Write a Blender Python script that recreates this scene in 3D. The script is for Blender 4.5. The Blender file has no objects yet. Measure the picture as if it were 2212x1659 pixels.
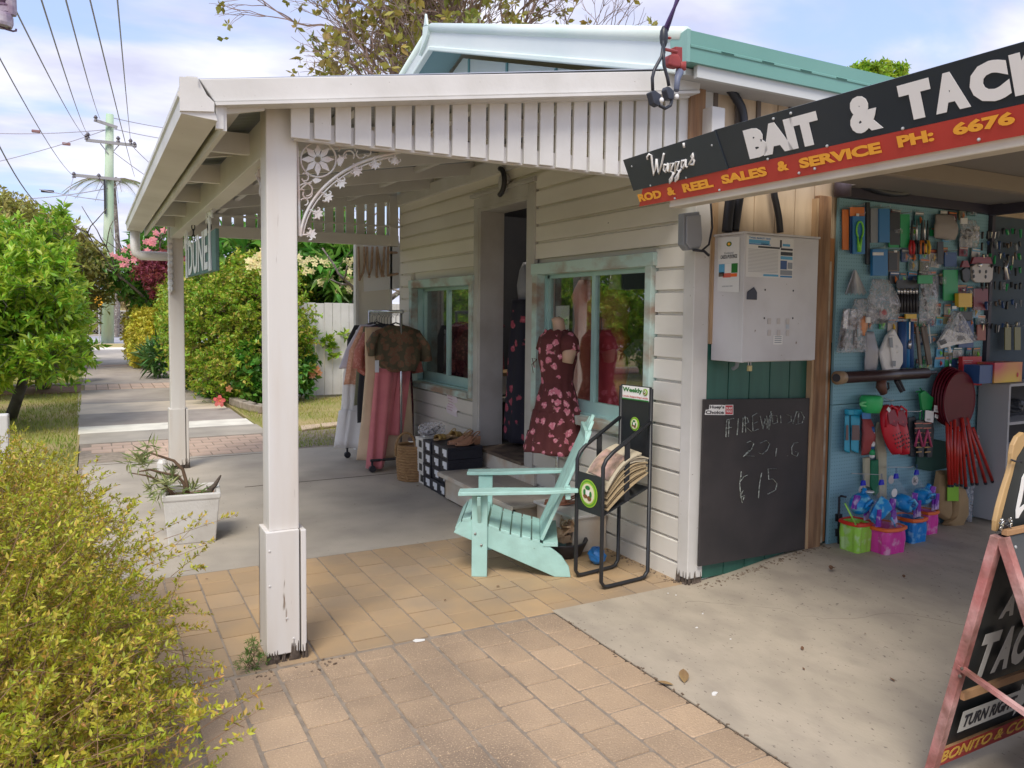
import bpy, bmesh, math, random
import numpy as np
from mathutils import Vector, Matrix
random.seed(7); RNG=np.random.default_rng(11)
S=bpy.context.scene; COL=S.collection
# ---------------------------------------------------------------- camera
F=1690.0; CX,CY=1106.0,776.0; EYE=np.array([0,0,1.6])
YAW=math.radians(28.3); PITCH=math.atan(100/F); ROLL=math.radians(0.6)
f0=np.array([math.sin(YAW)*math.cos(PITCH),math.cos(YAW)*math.cos(PITCH),-math.sin(PITCH)])
_r=np.array([math.cos(YAW),-math.sin(YAW),0.0]); _u=np.cross(_r,f0)
RR=_r*math.cos(ROLL)+_u*math.sin(ROLL); UU=-_r*math.sin(ROLL)+_u*math.cos(ROLL)
cd=bpy.data.cameras.new('camera'); cam=bpy.data.objects.new('camera',cd); COL.objects.link(cam)
M3=Matrix(((RR[0],UU[0],-f0[0]),(RR[1],UU[1],-f0[1]),(RR[2],UU[2],-f0[2])))
cam.matrix_world=Matrix.Translation((0,0,1.6))@M3.to_4x4()
cd.sensor_width=36; cd.lens=F/2212*36; cd.shift_y=-53.5/2212; cd.clip_start=0.05; cd.clip_end=2500
S.camera=cam
# ---------------------------------------------------------------- world, sun, exposure
SUN_EL=math.radians(52); SUN_AZ=math.radians(218)   # compass bearing the light comes from (0=+Y, 90=+X)
w=bpy.data.worlds.new("World"); S.world=w; w.use_nodes=True; nt=w.node_tree; nt.nodes.clear()
def _n(t,**k):
    n=nt.nodes.new(t)
    for a,b in k.items(): setattr(n,a,b)
    return n
out=_n('ShaderNodeOutputWorld'); bg=_n('ShaderNodeBackground'); bg.inputs[1].default_value=0.13
sky=_n('ShaderNodeTexSky',sky_type='NISHITA'); sky.sun_disc=False; sky.sun_elevation=SUN_EL; sky.sun_rotation=SUN_AZ
sky.air_density=1.0; sky.dust_density=2.0; sky.ozone_density=2.0
tc=_n('ShaderNodeTexCoord'); sep=_n('ShaderNodeSeparateXYZ')
# clouds laid on a flat layer high above: direction divided by its height
dv=_n('ShaderNodeMath',operation='MAXIMUM'); dv.inputs[1].default_value=0.0
ad=_n('ShaderNodeMath',operation='ADD'); ad.inputs[1].default_value=0.16
vd=_n('ShaderNodeVectorMath',operation='DIVIDE'); cb=_n('ShaderNodeCombineXYZ')
L=nt.links.new
L(tc.outputs['Generated'],sep.inputs[0]); L(sep.outputs[2],dv.inputs[0]); L(dv.outputs[0],ad.inputs[0])
for i in range(3): L(ad.outputs[0],cb.inputs[i])
L(tc.outputs['Generated'],vd.inputs[0]); L(cb.outputs[0],vd.inputs[1])
mp=_n('ShaderNodeMapping'); mp.inputs['Location'].default_value=(0.9,2.35,0); mp.inputs['Scale'].default_value=(1.0,1.45,1)
L(vd.outputs[0],mp.inputs[0])
nz=_n('ShaderNodeTexNoise'); nz.inputs['Scale'].default_value=1.25; nz.inputs['Detail'].default_value=6; nz.inputs['Roughness'].default_value=0.5; nz.inputs['Distortion'].default_value=0.3
L(mp.outputs[0],nz.inputs[0])
cr=_n('ShaderNodeValToRGB'); cr.color_ramp.elements[0].position=0.36; cr.color_ramp.elements[1].position=0.56; cr.color_ramp.interpolation='EASE'
L(nz.outputs[0],cr.inputs[0])
nz2=_n('ShaderNodeTexNoise'); nz2.inputs['Scale'].default_value=2.6; nz2.inputs['Detail'].default_value=5
L(mp.outputs[0],nz2.inputs[0])
cc=_n('ShaderNodeValToRGB'); cc.color_ramp.elements[0].color=(1.95,2.0,2.62,1); cc.color_ramp.elements[1].color=(2.95,3.0,3.45,1)
cc.color_ramp.elements[0].position=0.35; cc.color_ramp.elements[1].position=0.68
L(nz2.outputs[0],cc.inputs[0])
mx=_n('ShaderNodeMix',data_type='RGBA'); L(cr.outputs[0],mx.inputs[0])
hz=_n('ShaderNodeMix',data_type='RGBA'); hz.inputs[0].default_value=0.75; hz.inputs[7].default_value=(1.38,1.72,2.8,1)
L(sky.outputs[0],hz.inputs[6]); L(hz.outputs[2],mx.inputs[6]); L(cc.outputs[0],mx.inputs[7]); L(mx.outputs[2],bg.inputs[0]); L(bg.outputs[0],out.inputs[0])
sl=bpy.data.lights.new('sun','SUN'); sl.energy=1.15; sl.angle=math.radians(25); sl.color=(1,0.93,0.82)
so=bpy.data.objects.new('sun',sl); COL.objects.link(so)
sd=Vector((math.sin(SUN_AZ)*math.cos(SUN_EL),math.cos(SUN_AZ)*math.cos(SUN_EL),math.sin(SUN_EL)))
so.rotation_euler=sd.to_track_quat('Z','Y').to_euler()
S.view_settings.view_transform='Standard'; S.view_settings.look='None'; S.view_settings.exposure=1.5; S.view_settings.gamma=1
S.render.engine='CYCLES'
# ---------------------------------------------------------------- pixels (photo at 2212 wide) to points in the place
def ray(u,v): return f0+RR*(u-CX)/F-UU*(v-CY)/F
def G(u,v,z=0.0): d=ray(u,v); return EYE+d*((z-1.6)/d[2])
def AX(u,v,x): d=ray(u,v); return EYE+d*(x/d[0])
def AY(u,v,y): d=ray(u,v); return EYE+d*(y/d[1])
def AP(u,v,p,n): d=ray(u,v); p=np.array(p); n=np.array(n); return EYE+d*(((p-EYE)@n)/(d@n))
# ---------------------------------------------------------------- materials
MATS={}
def mat(name,col,col2=None,sc=8.0,rough=0.6,bump=0.0,bsc=60.0,metal=0.0,dirt=None,dsc=3.0,damt=0.5,rnd=0.0,stretch=(1,1,1),spots=None,ssc=40,sth=0.62,coat=0,trans=0,detail=5,sheen=0,isl=0,sss=0,spec=None,det_lo=0.35,det_hi=0.65,hue=0,bd=0.01,emit=None,wc=False):
    if name in MATS: return MATS[name]
    m=bpy.data.materials.new(name); m.use_nodes=True; t=m.node_tree; b=t.nodes['Principled BSDF']; MATS[name]=m
    N=lambda ty: t.nodes.new(ty); K=t.links.new
    tcn=N('ShaderNodeTexCoord'); mpn=N('ShaderNodeMapping'); mpn.inputs['Scale'].default_value=stretch; K(N('ShaderNodeNewGeometry').outputs['Position'] if wc else tcn.outputs['Object'],mpn.inputs[0])
    cur=N('ShaderNodeRGB'); cur.outputs[0].default_value=(*col,1); cur=cur.outputs[0]
    def noise(scale,lo,hi,det=detail):
        n=N('ShaderNodeTexNoise'); n.inputs['Scale'].default_value=scale; n.inputs['Detail'].default_value=det; K(mpn.outputs[0],n.inputs[0])
        r=N('ShaderNodeMapRange'); r.inputs[1].default_value=lo; r.inputs[2].default_value=hi; K(n.outputs[0],r.inputs[0]); return r.outputs[0],n
    def mixc(a,c,fac,bt='MIX'):
        x=N('ShaderNodeMix'); x.data_type='RGBA'; x.blend_type=bt; K(a,x.inputs[6])
        if isinstance(c,tuple): x.inputs[7].default_value=(*c,1)
        else: K(c,x.inputs[7])
        if isinstance(fac,float): x.inputs[0].default_value=fac
        else: K(fac,x.inputs[0])
        return x.outputs[2]
    def mul(a,k):
        q=N('ShaderNodeMath'); q.operation='MULTIPLY'; K(a,q.inputs[0]); q.inputs[1].default_value=k; return q.outputs[0]
    if col2 is not None: cur=mixc(cur,col2,noise(sc,det_lo,det_hi)[0])
    if dirt is not None: cur=mixc(cur,dirt,mul(noise(dsc,0.42,0.75,8)[0],damt))
    if spots is not None: cur=mixc(cur,spots,noise(ssc,sth,sth+0.04,3)[0])
    if rnd or hue:
        oi=N('ShaderNodeObjectInfo'); hs=N('ShaderNodeHueSaturation'); K(cur,hs.inputs['Color'])
        r=N('ShaderNodeMapRange'); r.inputs[3].default_value=1-rnd; r.inputs[4].default_value=1+rnd; K(oi.outputs['Random'],r.inputs[0]); K(r.outputs[0],hs.inputs['Value']); cur=hs.outputs[0]
    if isl:
        g=N('ShaderNodeNewGeometry'); hs=N('ShaderNodeHueSaturation'); K(cur,hs.inputs['Color'])
        r=N('ShaderNodeMapRange'); r.inputs[3].default_value=1-isl; r.inputs[4].default_value=1+isl; K(g.outputs['Random Per Island'],r.inputs[0]); K(r.outputs[0],hs.inputs['Value'])
        r2=N('ShaderNodeMapRange'); r2.inputs[3].default_value=0.5+0.03; r2.inputs[4].default_value=0.5-0.03; mm=N('ShaderNodeMath'); mm.operation='FRACT'; q=mul(g.outputs['Random Per Island'],7.3); K(q,mm.inputs[0]); K(mm.outputs[0],r2.inputs[0]); K(r2.outputs[0],hs.inputs['Hue']); cur=hs.outputs[0]
    K(cur,b.inputs['Base Color']); b.inputs['Roughness'].default_value=rough; b.inputs['Metallic'].default_value=metal
    if spec is not None: b.inputs['Specular IOR Level'].default_value=spec
    if coat: b.inputs['Coat Weight'].default_value=coat; b.inputs['Coat Roughness'].default_value=0.15
    if sheen: b.inputs['Sheen Weight'].default_value=sheen
    if emit: b.inputs['Emission Color'].default_value=(*emit[:3],1); b.inputs['Emission Strength'].default_value=emit[3]
    if bump:
        n=N('ShaderNodeTexNoise'); n.inputs['Scale'].default_value=bsc; n.inputs['Detail'].default_value=4; K(mpn.outputs[0],n.inputs[0])
        bp=N('ShaderNodeBump'); bp.inputs['Strength'].default_value=bump; bp.inputs['Distance'].default_value=bd; K(n.outputs[0],bp.inputs['Height']); K(bp.outputs[0],b.inputs['Normal'])
    if trans:   # thin leaf or cloth: some light passes
        tr=N('ShaderNodeBsdfTranslucent'); K(cur,tr.inputs[0]); ms=N('ShaderNodeMixShader'); ms.inputs[0].default_value=trans
        o=t.nodes['Material Output']; K(b.outputs[0],ms.inputs[1]); K(tr.outputs[0],ms.inputs[2]); K(ms.outputs[0],o.inputs[0])
    return m
def glassy(name,tint=(1,1,1),ior=1.5,rough=0.02,base=0.0):
    if name in MATS: return MATS[name]
    m=bpy.data.materials.new(name); m.use_nodes=True; t=m.node_tree; MATS[name]=m; t.nodes.remove(t.nodes['Principled BSDF'])
    tr=t.nodes.new('ShaderNodeBsdfTransparent'); tr.inputs[0].default_value=(*tint,1); gl=t.nodes.new('ShaderNodeBsdfGlossy'); gl.inputs['Roughness'].default_value=rough
    fr=t.nodes.new('ShaderNodeFresnel'); fr.inputs[0].default_value=ior; a=t.nodes.new('ShaderNodeMath'); a.operation='ADD'; a.inputs[1].default_value=base; a.use_clamp=True
    ms=t.nodes.new('ShaderNodeMixShader'); K=t.links.new; ge=t.nodes.new('ShaderNodeNewGeometry'); mr=t.nodes.new('ShaderNodeMapRange'); mr.inputs[3].default_value=ior; mr.inputs[4].default_value=1/ior; K(ge.outputs['Backfacing'],mr.inputs[0]); K(mr.outputs[0],fr.inputs[0]); K(fr.outputs[0],a.inputs[0]); K(a.outputs[0],ms.inputs[0]); K(tr.outputs[0],ms.inputs[1]); K(gl.outputs[0],ms.inputs[2]); K(ms.outputs[0],t.nodes['Material Output'].inputs[0])
    return m
def film(name,c=(.8,.8,.82),op=.22,gl=.10,rough=.25):
    m=bpy.data.materials.new(name); m.use_nodes=True; t=m.node_tree; MATS[name]=m; b=t.nodes['Principled BSDF']; b.inputs['Base Color'].default_value=(*c,1); b.inputs['Roughness'].default_value=rough
    tr=t.nodes.new('ShaderNodeBsdfTransparent'); ms=t.nodes.new('ShaderNodeMixShader'); K=t.links.new; n=t.nodes.new('ShaderNodeTexNoise'); n.inputs['Scale'].default_value=35; tc_=t.nodes.new('ShaderNodeTexCoord'); K(tc_.outputs['Object'],n.inputs[0]); r=t.nodes.new('ShaderNodeMapRange'); r.inputs[1].default_value=.4; r.inputs[2].default_value=.7; r.inputs[3].default_value=op*.6; r.inputs[4].default_value=min(1,op*2.2); K(n.outputs[0],r.inputs[0]); K(r.outputs[0],ms.inputs[0]); K(tr.outputs[0],ms.inputs[1]); K(b.outputs[0],ms.inputs[2]); K(ms.outputs[0],t.nodes['Material Output'].inputs[0]); return m
# ---------------------------------------------------------------- mesh builder
W0={}   # world origin of every built object
class MB:
    def __init__(s): s.v=[]; s.f=[]; s.m=[]
    def add(s,vs,fs,mi=0):
        o=len(s.v); s.v.extend([tuple(map(float,p)) for p in vs]); s.f.extend([tuple(i+o for i in f) for f in fs]); s.m.extend([mi]*len(fs)); return s
    def bx(s,x0,x1,y0,y1,z0,z1,mi=0):
        return s.hexa([(x0,y0,z0),(x1,y0,z0),(x1,y1,z0),(x0,y1,z0),(x0,y0,z1),(x1,y0,z1),(x1,y1,z1),(x0,y1,z1)],mi)
    def hexa(s,p,mi=0): return s.add(p,[(0,3,2,1),(4,5,6,7),(0,1,5,4),(1,2,6,5),(2,3,7,6),(3,0,4,7)],mi)
    def obox(s,c,sz,R=None,mi=0):
        c=Vector(c); R=R or Matrix.Identity(3); P=[]
        for dz in (-1,1):
            for dx,dy in ((-1,-1),(1,-1),(1,1),(-1,1)): P.append(c+R@Vector((dx*sz[0]/2,dy*sz[1]/2,dz*sz[2]/2)))
        return s.hexa(P,mi)
    def bar(s,a,b,wd,th,up=(0,0,1),mi=0):   # rectangular bar from a to b
        a=Vector(a); b=Vector(b); d=(b-a).normalized(); u=Vector(up); x=d.cross(u)
        if x.length<1e-5: x=d.cross(Vector((1,0,0)))
        x.normalize(); y=x.cross(d).normalized(); P=[]
        for q in (a,b):
            for i,j in ((-1,-1),(1,-1),(1,1),(-1,1)): P.append(q+x*(i*wd/2)+y*(j*th/2))
        return s.hexa(P,mi)
    def tube(s,pts,r,n=8,cap=True,mi=0,flat=1.0):
        pts=[Vector(p) for p in pts]; k=len(pts); rs=r if isinstance(r,(list,tuple)) else [r]*k; rings=[]
        t=(pts[1]-pts[0]).normalized(); up=Vector((0,0,1)) if abs(t.z)<0.9 else Vector((1,0,0)); x=t.cross(up).normalized()
        for i,p in enumerate(pts):
            t=(pts[min(i+1,k-1)]-pts[max(i-1,0)]).normalized(); x=(x-t*x.dot(t)); x=x.normalized() if x.length>1e-6 else t.orthogonal().normalized(); y=t.cross(x)
            rings.append([p+(x*math.cos(a)+y*math.sin(a)*flat)*rs[i] for a in [2*math.pi*j/n for j in range(n)]])
        vs=[q for rg in rings for q in rg]; fs=[]
        for i in range(k-1):
            for j in range(n): fs.append((i*n+j,i*n+(j+1)%n,(i+1)*n+(j+1)%n,(i+1)*n+j))
        if cap: fs.append(tuple(range(n-1,-1,-1))); fs.append(tuple((k-1)*n+j for j in range(n)))
        return s.add(vs,fs,mi)
    def loft(s,rings,cap=True,mi=0,close=True):
        n=len(rings[0]); vs=[q for rg in rings for q in rg]; fs=[]
        for i in range(len(rings)-1):
            for j in range(n if close else n-1): fs.append((i*n+j,i*n+(j+1)%n,(i+1)*n+(j+1)%n,(i+1)*n+j))
        if cap and close: fs.append(tuple(range(n-1,-1,-1))); fs.append(tuple((len(rings)-1)*n+j for j in range(n)))
        return s.add(vs,fs,mi)
    def lathe(s,prof,n=16,c=(0,0,0),mi=0,sx=1,sy=1):
        return s.loft([[(c[0]+r*sx*math.cos(2*math.pi*j/n),c[1]+r*sy*math.sin(2*math.pi*j/n),c[2]+z) for j in range(n)] for r,z in prof],mi=mi)
    def slab(s,poly,off,mi=0):   # polygon (3-D points) pushed along off
        n=len(poly); off=Vector(off); a=[Vector(p) for p in poly]; b=[p+off for p in a]
        return s.add(a+b,[tuple(range(n-1,-1,-1)),tuple(range(n,2*n))]+[(i,(i+1)%n,n+(i+1)%n,n+i) for i in range(n)],mi)
    def ell(s,c,r,n=10,k=6,mi=0,R=None):
        c=Vector(c); R=R or Matrix.Identity(3); vs=[]; fs=[]
        for i in range(k+1):
            a=math.pi*i/k
            for j in range(n): b=2*math.pi*j/n; vs.append(c+R@Vector((r[0]*math.sin(a)*math.cos(b),r[1]*math.sin(a)*math.sin(b),r[2]*math.cos(a))))
        for i in range(k):
            for j in range(n): fs.append((i*n+j,(i+1)*n+j,(i+1)*n+(j+1)%n,i*n+(j+1)%n))
        return s.add(vs,fs,mi)
    def build(s,name,m,parent=None,smooth=False,bev=0,org=(0,0,0),fixn=True,sub=0,solid=0):
        if parent is not None: org=W0[parent.name]
        me=bpy.data.meshes.new(name); o3=Vector(org)
        me.from_pydata([Vector(p)-o3 for p in s.v],[],s.f)
        for q in (m if isinstance(m,(list,tuple)) else [m]): me.materials.append(q)
        if isinstance(m,(list,tuple)) and len(m)>1: me.polygons.foreach_set('material_index',s.m)
        if fixn or bev:
            b=bmesh.new(); b.from_mesh(me)
            if fixn: bmesh.ops.recalc_face_normals(b,faces=b.faces)
            b.to_mesh(me); b.free()
        if smooth: me.polygons.foreach_set('use_smooth',[True]*len(me.polygons))
        me.update(); return link(name,me,parent,org,bev,sub,solid)
def link(name,me,parent,org,bev=0,sub=0,solid=0):
    o=bpy.data.objects.new(name,me); COL.objects.link(o)
    if parent is None: o.location=org
    else: o.parent=parent
    W0[o.name]=Vector(org)
    if solid: q=o.modifiers.new('s','SOLIDIFY'); q.thickness=solid
    if sub: q=o.modifiers.new('u','SUBSURF'); q.levels=sub; q.render_levels=sub
    if bev: q=o.modifiers.new('b','BEVEL'); q.width=bev; q.segments=2; q.limit_method='ANGLE'
    return o
def tag(o,label,cat,group=None):
    o['label']=label; o['category']=cat
    if group: o['group']=group
    return o
def thing(name,label,cat,loc,group=None):
    o=bpy.data.objects.new(name,None); COL.objects.link(o); o.location=tuple(map(float,loc)); o.empty_display_size=0.1; W0[o.name]=Vector(tuple(map(float,loc))); return tag(o,label,cat,group)
def stru(o): o['kind']='structure'; return o
def stuff(o): o['kind']='stuff'; return o
def copytree(o,loc,rz=0,label=None,parent=None,sc=None):
    c=o.copy(); COL.objects.link(c)
    if parent is None:
        c.location=loc; c.rotation_euler=(0,0,rz)
        if sc: c.scale=sc
        if label: c['label']=label
    else: c.parent=parent
    W0[c.name]=Vector(loc)
    for ch in o.children: copytree(ch,loc,0,None,c)
    return c
def fastmesh(name,V,Fq,m,parent=None,org=(0,0,0),nper=4,mi=None):
    if parent is not None: org=W0[parent.name]
    V=np.asarray(V,dtype=np.float32)-np.array(org,dtype=np.float32); nf=len(Fq); me=bpy.data.meshes.new(name)
    me.vertices.add(len(V)); me.vertices.foreach_set('co',V.ravel()); Fq=np.asarray(Fq,dtype=np.int32)
    me.loops.add(nf*nper); me.loops.foreach_set('vertex_index',Fq.ravel()); me.polygons.add(nf)
    me.polygons.foreach_set('loop_start',np.arange(0,nf*nper,nper,dtype=np.int32)); me.polygons.foreach_set('loop_total',np.full(nf,nper,dtype=np.int32))
    for q in (m if isinstance(m,(list,tuple)) else [m]): me.materials.append(q)
    if mi is not None: me.polygons.foreach_set('material_index',np.asarray(mi,dtype=np.int32))
    me.update(calc_edges=True); me.validate(); return link(name,me,parent,org)
def text(s,o,ux,uz,name,m,parent=None,bold=0.02,shear=0,th=0.002,mono=False):
    """flat lettering stretched over the parallelogram o, o+ux, o+uz, raised by th"""
    c=bpy.data.curves.new(name,'FONT'); c.body=s; c.size=1; c.offset=bold; c.shear=shear; c.resolution_u=3
    t=bpy.data.objects.new(name,c); COL.objects.link(t); dg=bpy.context.evaluated_depsgraph_get(); me=bpy.data.meshes.new_from_object(t.evaluated_get(dg))
    bpy.data.objects.remove(t); o=Vector(o); ux=Vector(ux); uz=Vector(uz); n=ux.cross(uz).normalized()
    xs=[v.co.x for v in me.vertices]; ys=[v.co.y for v in me.vertices]; x0,x1,y0,y1=min(xs),max(xs),min(ys),max(ys)
    b=bmesh.new(); b.from_mesh(me); r=bmesh.ops.extrude_face_region(b,geom=b.faces[:]); bmesh.ops.recalc_face_normals(b,faces=b.faces)
    top={e for e in r['geom'] if isinstance(e,bmesh.types.BMVert)}
    org=W0[parent.name] if parent is not None else Vector((0,0,0))
    for v in b.verts: v.co=o+ux*((v.co.x-x0)/(x1-x0))+uz*((v.co.y-y0)/(y1-y0))+n*(th if v in top else 0)-org
    bmesh.ops.recalc_face_normals(b,faces=b.faces); b.to_mesh(me); b.free(); me.materials.clear(); me.materials.append(m); me.polygons.foreach_set('use_smooth',[False]*len(me.polygons))
    me.name=name; return link(name,me,parent,org)
def lerp(a,b,t): return a+(b-a)*t
# ---------------------------------------------------------------- foliage
def sprigs(blobs,n,slen,lper,ll,lw,up=0.25,curl=0.3,shell=0.55,tw=0.0015,seed=1,gap=0.0,lspread=0.9,down=0.0,zmin=0.02,keep=None,whorl=False):
    """twigs growing outward from ellipsoid blobs, each with leaves. returns leafV,leafF,twigV,twigF"""
    g=np.random.default_rng(seed); blobs=np.array(blobs,float); vol=blobs[:,3]*blobs[:,4]*blobs[:,5]; vol=vol**0.7; pick=g.choice(len(blobs),n,p=vol/vol.sum()); B=blobs[pick]
    d=g.normal(size=(n,3)); d/=np.linalg.norm(d,axis=1)[:,None]; rad=(shell+(1-shell)*g.random(n)**0.6)
    # lumpy outline
    lump=1+0.16*np.sin(d[:,0]*7+B[:,0]*3)*np.cos(d[:,1]*6+B[:,1]*5)+0.12*np.sin(d[:,2]*11+d[:,0]*9+B[:,2]*4)
    base=B[:,:3]+d*B[:,3:6]*(rad*lump)[:,None]
    dirs=d/B[:,3:6]*B[:,3:6].mean(1)[:,None]; dirs/=np.linalg.norm(dirs,axis=1)[:,None]; dirs=dirs+g.normal(size=(n,3))*curl; dirs[:,2]+=up-down; dirs/=np.linalg.norm(dirs,axis=1)[:,None]
    ok=base[:,2]>zmin
    if gap: # holes through the crown
        q=base*1.0; h=np.sin(q[:,0]*3.1+1.3)*np.sin(q[:,1]*2.7+.4)*np.sin(q[:,2]*3.7+2.1); ok&=(h<1-gap)|(g.random(n)<0.3)
    if keep is not None: ok&=keep(base)
    base=base[ok]; dirs=dirs[ok]; n=len(base); L_=slen*(0.6+0.8*g.random(n))
    sag=np.zeros((n,3)); sag[:,2]=-0.25*L_*g.random(n)
    # twig: 3-sided prism base->tip
    a=base-dirs*L_[:,None]*0.6; b=base+dirs*L_[:,None]+sag; e1=np.cross(dirs,[0.3,0.2,0.9]); e1/=np.linalg.norm(e1,axis=1)[:,None]+1e-9; e2=np.cross(dirs,e1)
    tv=[]; 
    for q,rr in ((a,tw),(b,tw*0.4)):
        for ang in (0,2.09,4.19): tv.append(q+(e1*math.cos(ang)+e2*math.sin(ang))*rr)
    TV=np.stack(tv,1).reshape(-1,3); o=np.arange(n)[:,None]*6
    TF=np.concatenate([o+np.array([[0,1,4,3]]),o+np.array([[1,2,5,4]]),o+np.array([[2,0,3,5]])],0)
    # leaves
    m=n*lper; si=np.repeat(np.arange(n),lper); t=g.random(m) if not whorl else 0.75+0.25*g.random(m)
    P=base[si]+dirs[si]*(L_[si]*t)[:,None]+sag[si]*(t**2)[:,None]
    th=g.random(m)*2*math.pi; out_=e1[si]*np.cos(th)[:,None]+e2[si]*np.sin(th)[:,None]
    ld=dirs[si]*(1-lspread*0.6)+out_*lspread; ld[:,2]+=0.15; ld+=g.normal(size=(m,3))*0.2; ld/=np.linalg.norm(ld,axis=1)[:,None]
    wn=np.cross(ld,g.normal(size=(m,3))*0.6+np.array([0,0,1.0])); wn/=np.linalg.norm(wn,axis=1)[:,None]+1e-9; nn=np.cross(wn,ld)
    sz=0.6+0.7*g.random(m); l=(ll*sz)[:,None]; w_=(lw*sz)[:,None]
    v0=P; v1=P+ld*l*0.45+wn*w_*0.5+nn*w_*0.18; v2=P+ld*l-nn*l*0.12; v3=P+ld*l*0.45-wn*w_*0.5+nn*w_*0.18; vm=P+ld*l*0.5
    LV=np.stack([v0,v1,v2,v3],1).reshape(-1,3); oo=np.arange(m)[:,None]*4
    LF=np.concatenate([oo+np.array([[0,1,2]]),oo+np.array([[0,2,3]])],1).reshape(-1,3)
    return LV,LF,TV,TF
def limbs(mb,p,d,L_,r,depth,g,split=3,ang=0.5,ratio=0.72,up=0.15,ends=None,n=6,mi=0,wob=0.12):
    pts=[Vector(p)]; rs=[r]; d=Vector(d).normalized(); k=4
    for i in range(k):
        d=(d+Vector((g.normal()*wob,g.normal()*wob,g.normal()*wob+up*0.15))).normalized(); pts.append(pts[-1]+d*(L_/k)); rs.append(lerp(r,r*ratio*0.85,(i+1)/k))
    mb.tube(pts,rs,n=max(3,n),cap=depth==0,mi=mi)
    if depth==0:
        if ends is not None: ends.append((pts[-1],d))
        return
    for i in range(split):
        a=2*math.pi*(i+g.random()*0.7)/split; o=d.orthogonal().normalized(); o2=d.cross(o)
        nd=(d*math.cos(ang)+(o*math.cos(a)+o2*math.sin(a))*math.sin(ang)*(0.7+0.6*g.random())+Vector((0,0,up))).normalized()
        limbs(mb,pts[-1] if g.random()<0.7 else pts[-2],nd,L_*ratio*(0.8+0.4*g.random()),r*ratio*0.8,depth-1,g,split,ang,ratio,up,ends,n-1,mi,wob)
# ================================================================= SETTING: ground, paving, path, road
m_white=mat('white_paint',(0.70,0.69,0.67),(0.64,0.63,0.60),sc=3,rough=0.45,bump=0.12,bsc=25,dirt=(0.36,0.33,0.28),dsc=2.2,damt=0.35,spots=(0.22,0.18,0.14),ssc=55,sth=0.73)
m_porch=mat('porch_white_paint',(0.74,0.73,0.73),(0.68,0.67,0.66),sc=2,rough=0.5,bump=0.1,bsc=25,dirt=(0.34,0.31,0.27),dsc=1.6,damt=0.3,rnd=0.04)
m_board=mat('weatherboard_paint',(0.79,0.765,0.71),(0.73,0.705,0.65),sc=1.7,rough=0.5,bump=0.1,bsc=18,dirt=(0.40,0.36,0.30),dsc=1.5,damt=0.4,rnd=0.05,spots=(0.15,0.12,0.1),ssc=35,sth=0.76,stretch=(1,0.35,1))
m_conc=mat('grey_concrete',(0.41,0.365,0.30),(0.49,0.44,0.365),sc=1.3,rough=0.85,bump=0.25,bsc=90,dirt=(0.17,0.155,0.14),dsc=1.7,damt=0.5,detail=8,spots=(0.17,0.15,0.13),ssc=28,sth=0.70)
m_drive=mat('driveway_concrete',(0.48,0.415,0.325),(0.42,0.365,0.285),sc=2.3,rough=0.85,bump=0.35,bsc=70,dirt=(0.24,0.205,0.17),dsc=6.5,damt=0.5,detail=9,spots=(0.22,0.19,0.155),ssc=60,sth=0.66,stretch=(1,.6,1),bd=0.004)
m_brA=mat('imprinted_paver',(0.50,0.36,0.235),(0.42,0.305,0.205),sc=3,rough=0.9,bump=0.9,bsc=110,dirt=(0.20,0.15,0.11),dsc=1.3,damt=1.0,rnd=0.10,detail=6,spots=(0.58,0.43,0.28),ssc=150,sth=0.60,bd=0.006,wc=True)
m_brB=mat('smooth_paver',(0.48,0.325,0.175),(0.41,0.29,0.17),sc=3,rough=0.8,bump=0.35,bsc=120,dirt=(0.30,0.235,0.17),dsc=1.6,damt=1.0,rnd=0.10,detail=6,bd=0.004,wc=True)
m_brC=mat('pink_paver',(0.58,0.42,0.32),(0.52,0.38,0.29),sc=3,rough=0.85,bump=0.2,bsc=80,rnd=0.07,dirt=(0.36,0.29,0.23),damt=0.4)
m_joint=mat('joint_mortar',(0.33,0.275,0.215),(0.23,0.19,0.15),sc=14,rough=0.95,bump=0.5,bsc=120)
m_crack=mat('dark_crack',(0.07,0.055,0.04),rough=0.95)
m_dark=mat('path_dark',(0.36,0.31,0.265),(0.42,0.365,0.31),sc=2,rough=0.9,bump=0.15,bsc=60,dirt=(0.2,0.17,0.15),damt=0.4)
m_cream=mat('path_cream',(0.74,0.62,0.47),(0.66,0.55,0.42),sc=2,rough=0.9,dirt=(0.4,0.33,0.26),damt=0.4)
m_wstripe=mat('path_white',(0.88,0.84,0.72),(0.80,0.76,0.65),sc=3,rough=0.85,dirt=(0.45,0.4,0.33),damt=0.35)
m_lawn=mat('lawn_soil',(0.24,0.26,0.05),(0.42,0.32,0.15),sc=0.9,rough=0.95,bump=0.5,bsc=50,dirt=(0.42,0.30,0.17),dsc=0.7,damt=0.6)
m_dry=mat('dry_grass',(0.56,0.42,0.19),(0.46,0.36,0.16),sc=0.5,rough=0.95,bump=0.4,bsc=20,dirt=(0.2,0.2,0.07),dsc=0.2,damt=0.6)
m_asph=mat('asphalt',(0.30,0.30,0.33),(0.34,0.34,0.36),sc=1,rough=0.9)
m_mulch=mat('mulch',(0.22,0.12,0.08),(0.34,0.21,0.15),sc=12,rough=0.95,bump=0.9,bsc=30)
def sheet(name,x0,x1,y0,y1,z,m,bottom=-0.12):
    return stru(MB().bx(x0,x1,y0,y1,bottom,z).build(name,m))
g=MB(); g.add([(-900,-900,-.14),(900,-900,-.14),(900,900,-.14),(-900,900,-.14)],[(0,1,2,3)]); stru(g.build('ground',m_dry))
sheet('lawn',-14,-0.15,3.0,38,-0.012,m_lawn)
sheet('garden_lawn',2.03,9.5,9.13,24,-0.012,m_lawn)
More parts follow.
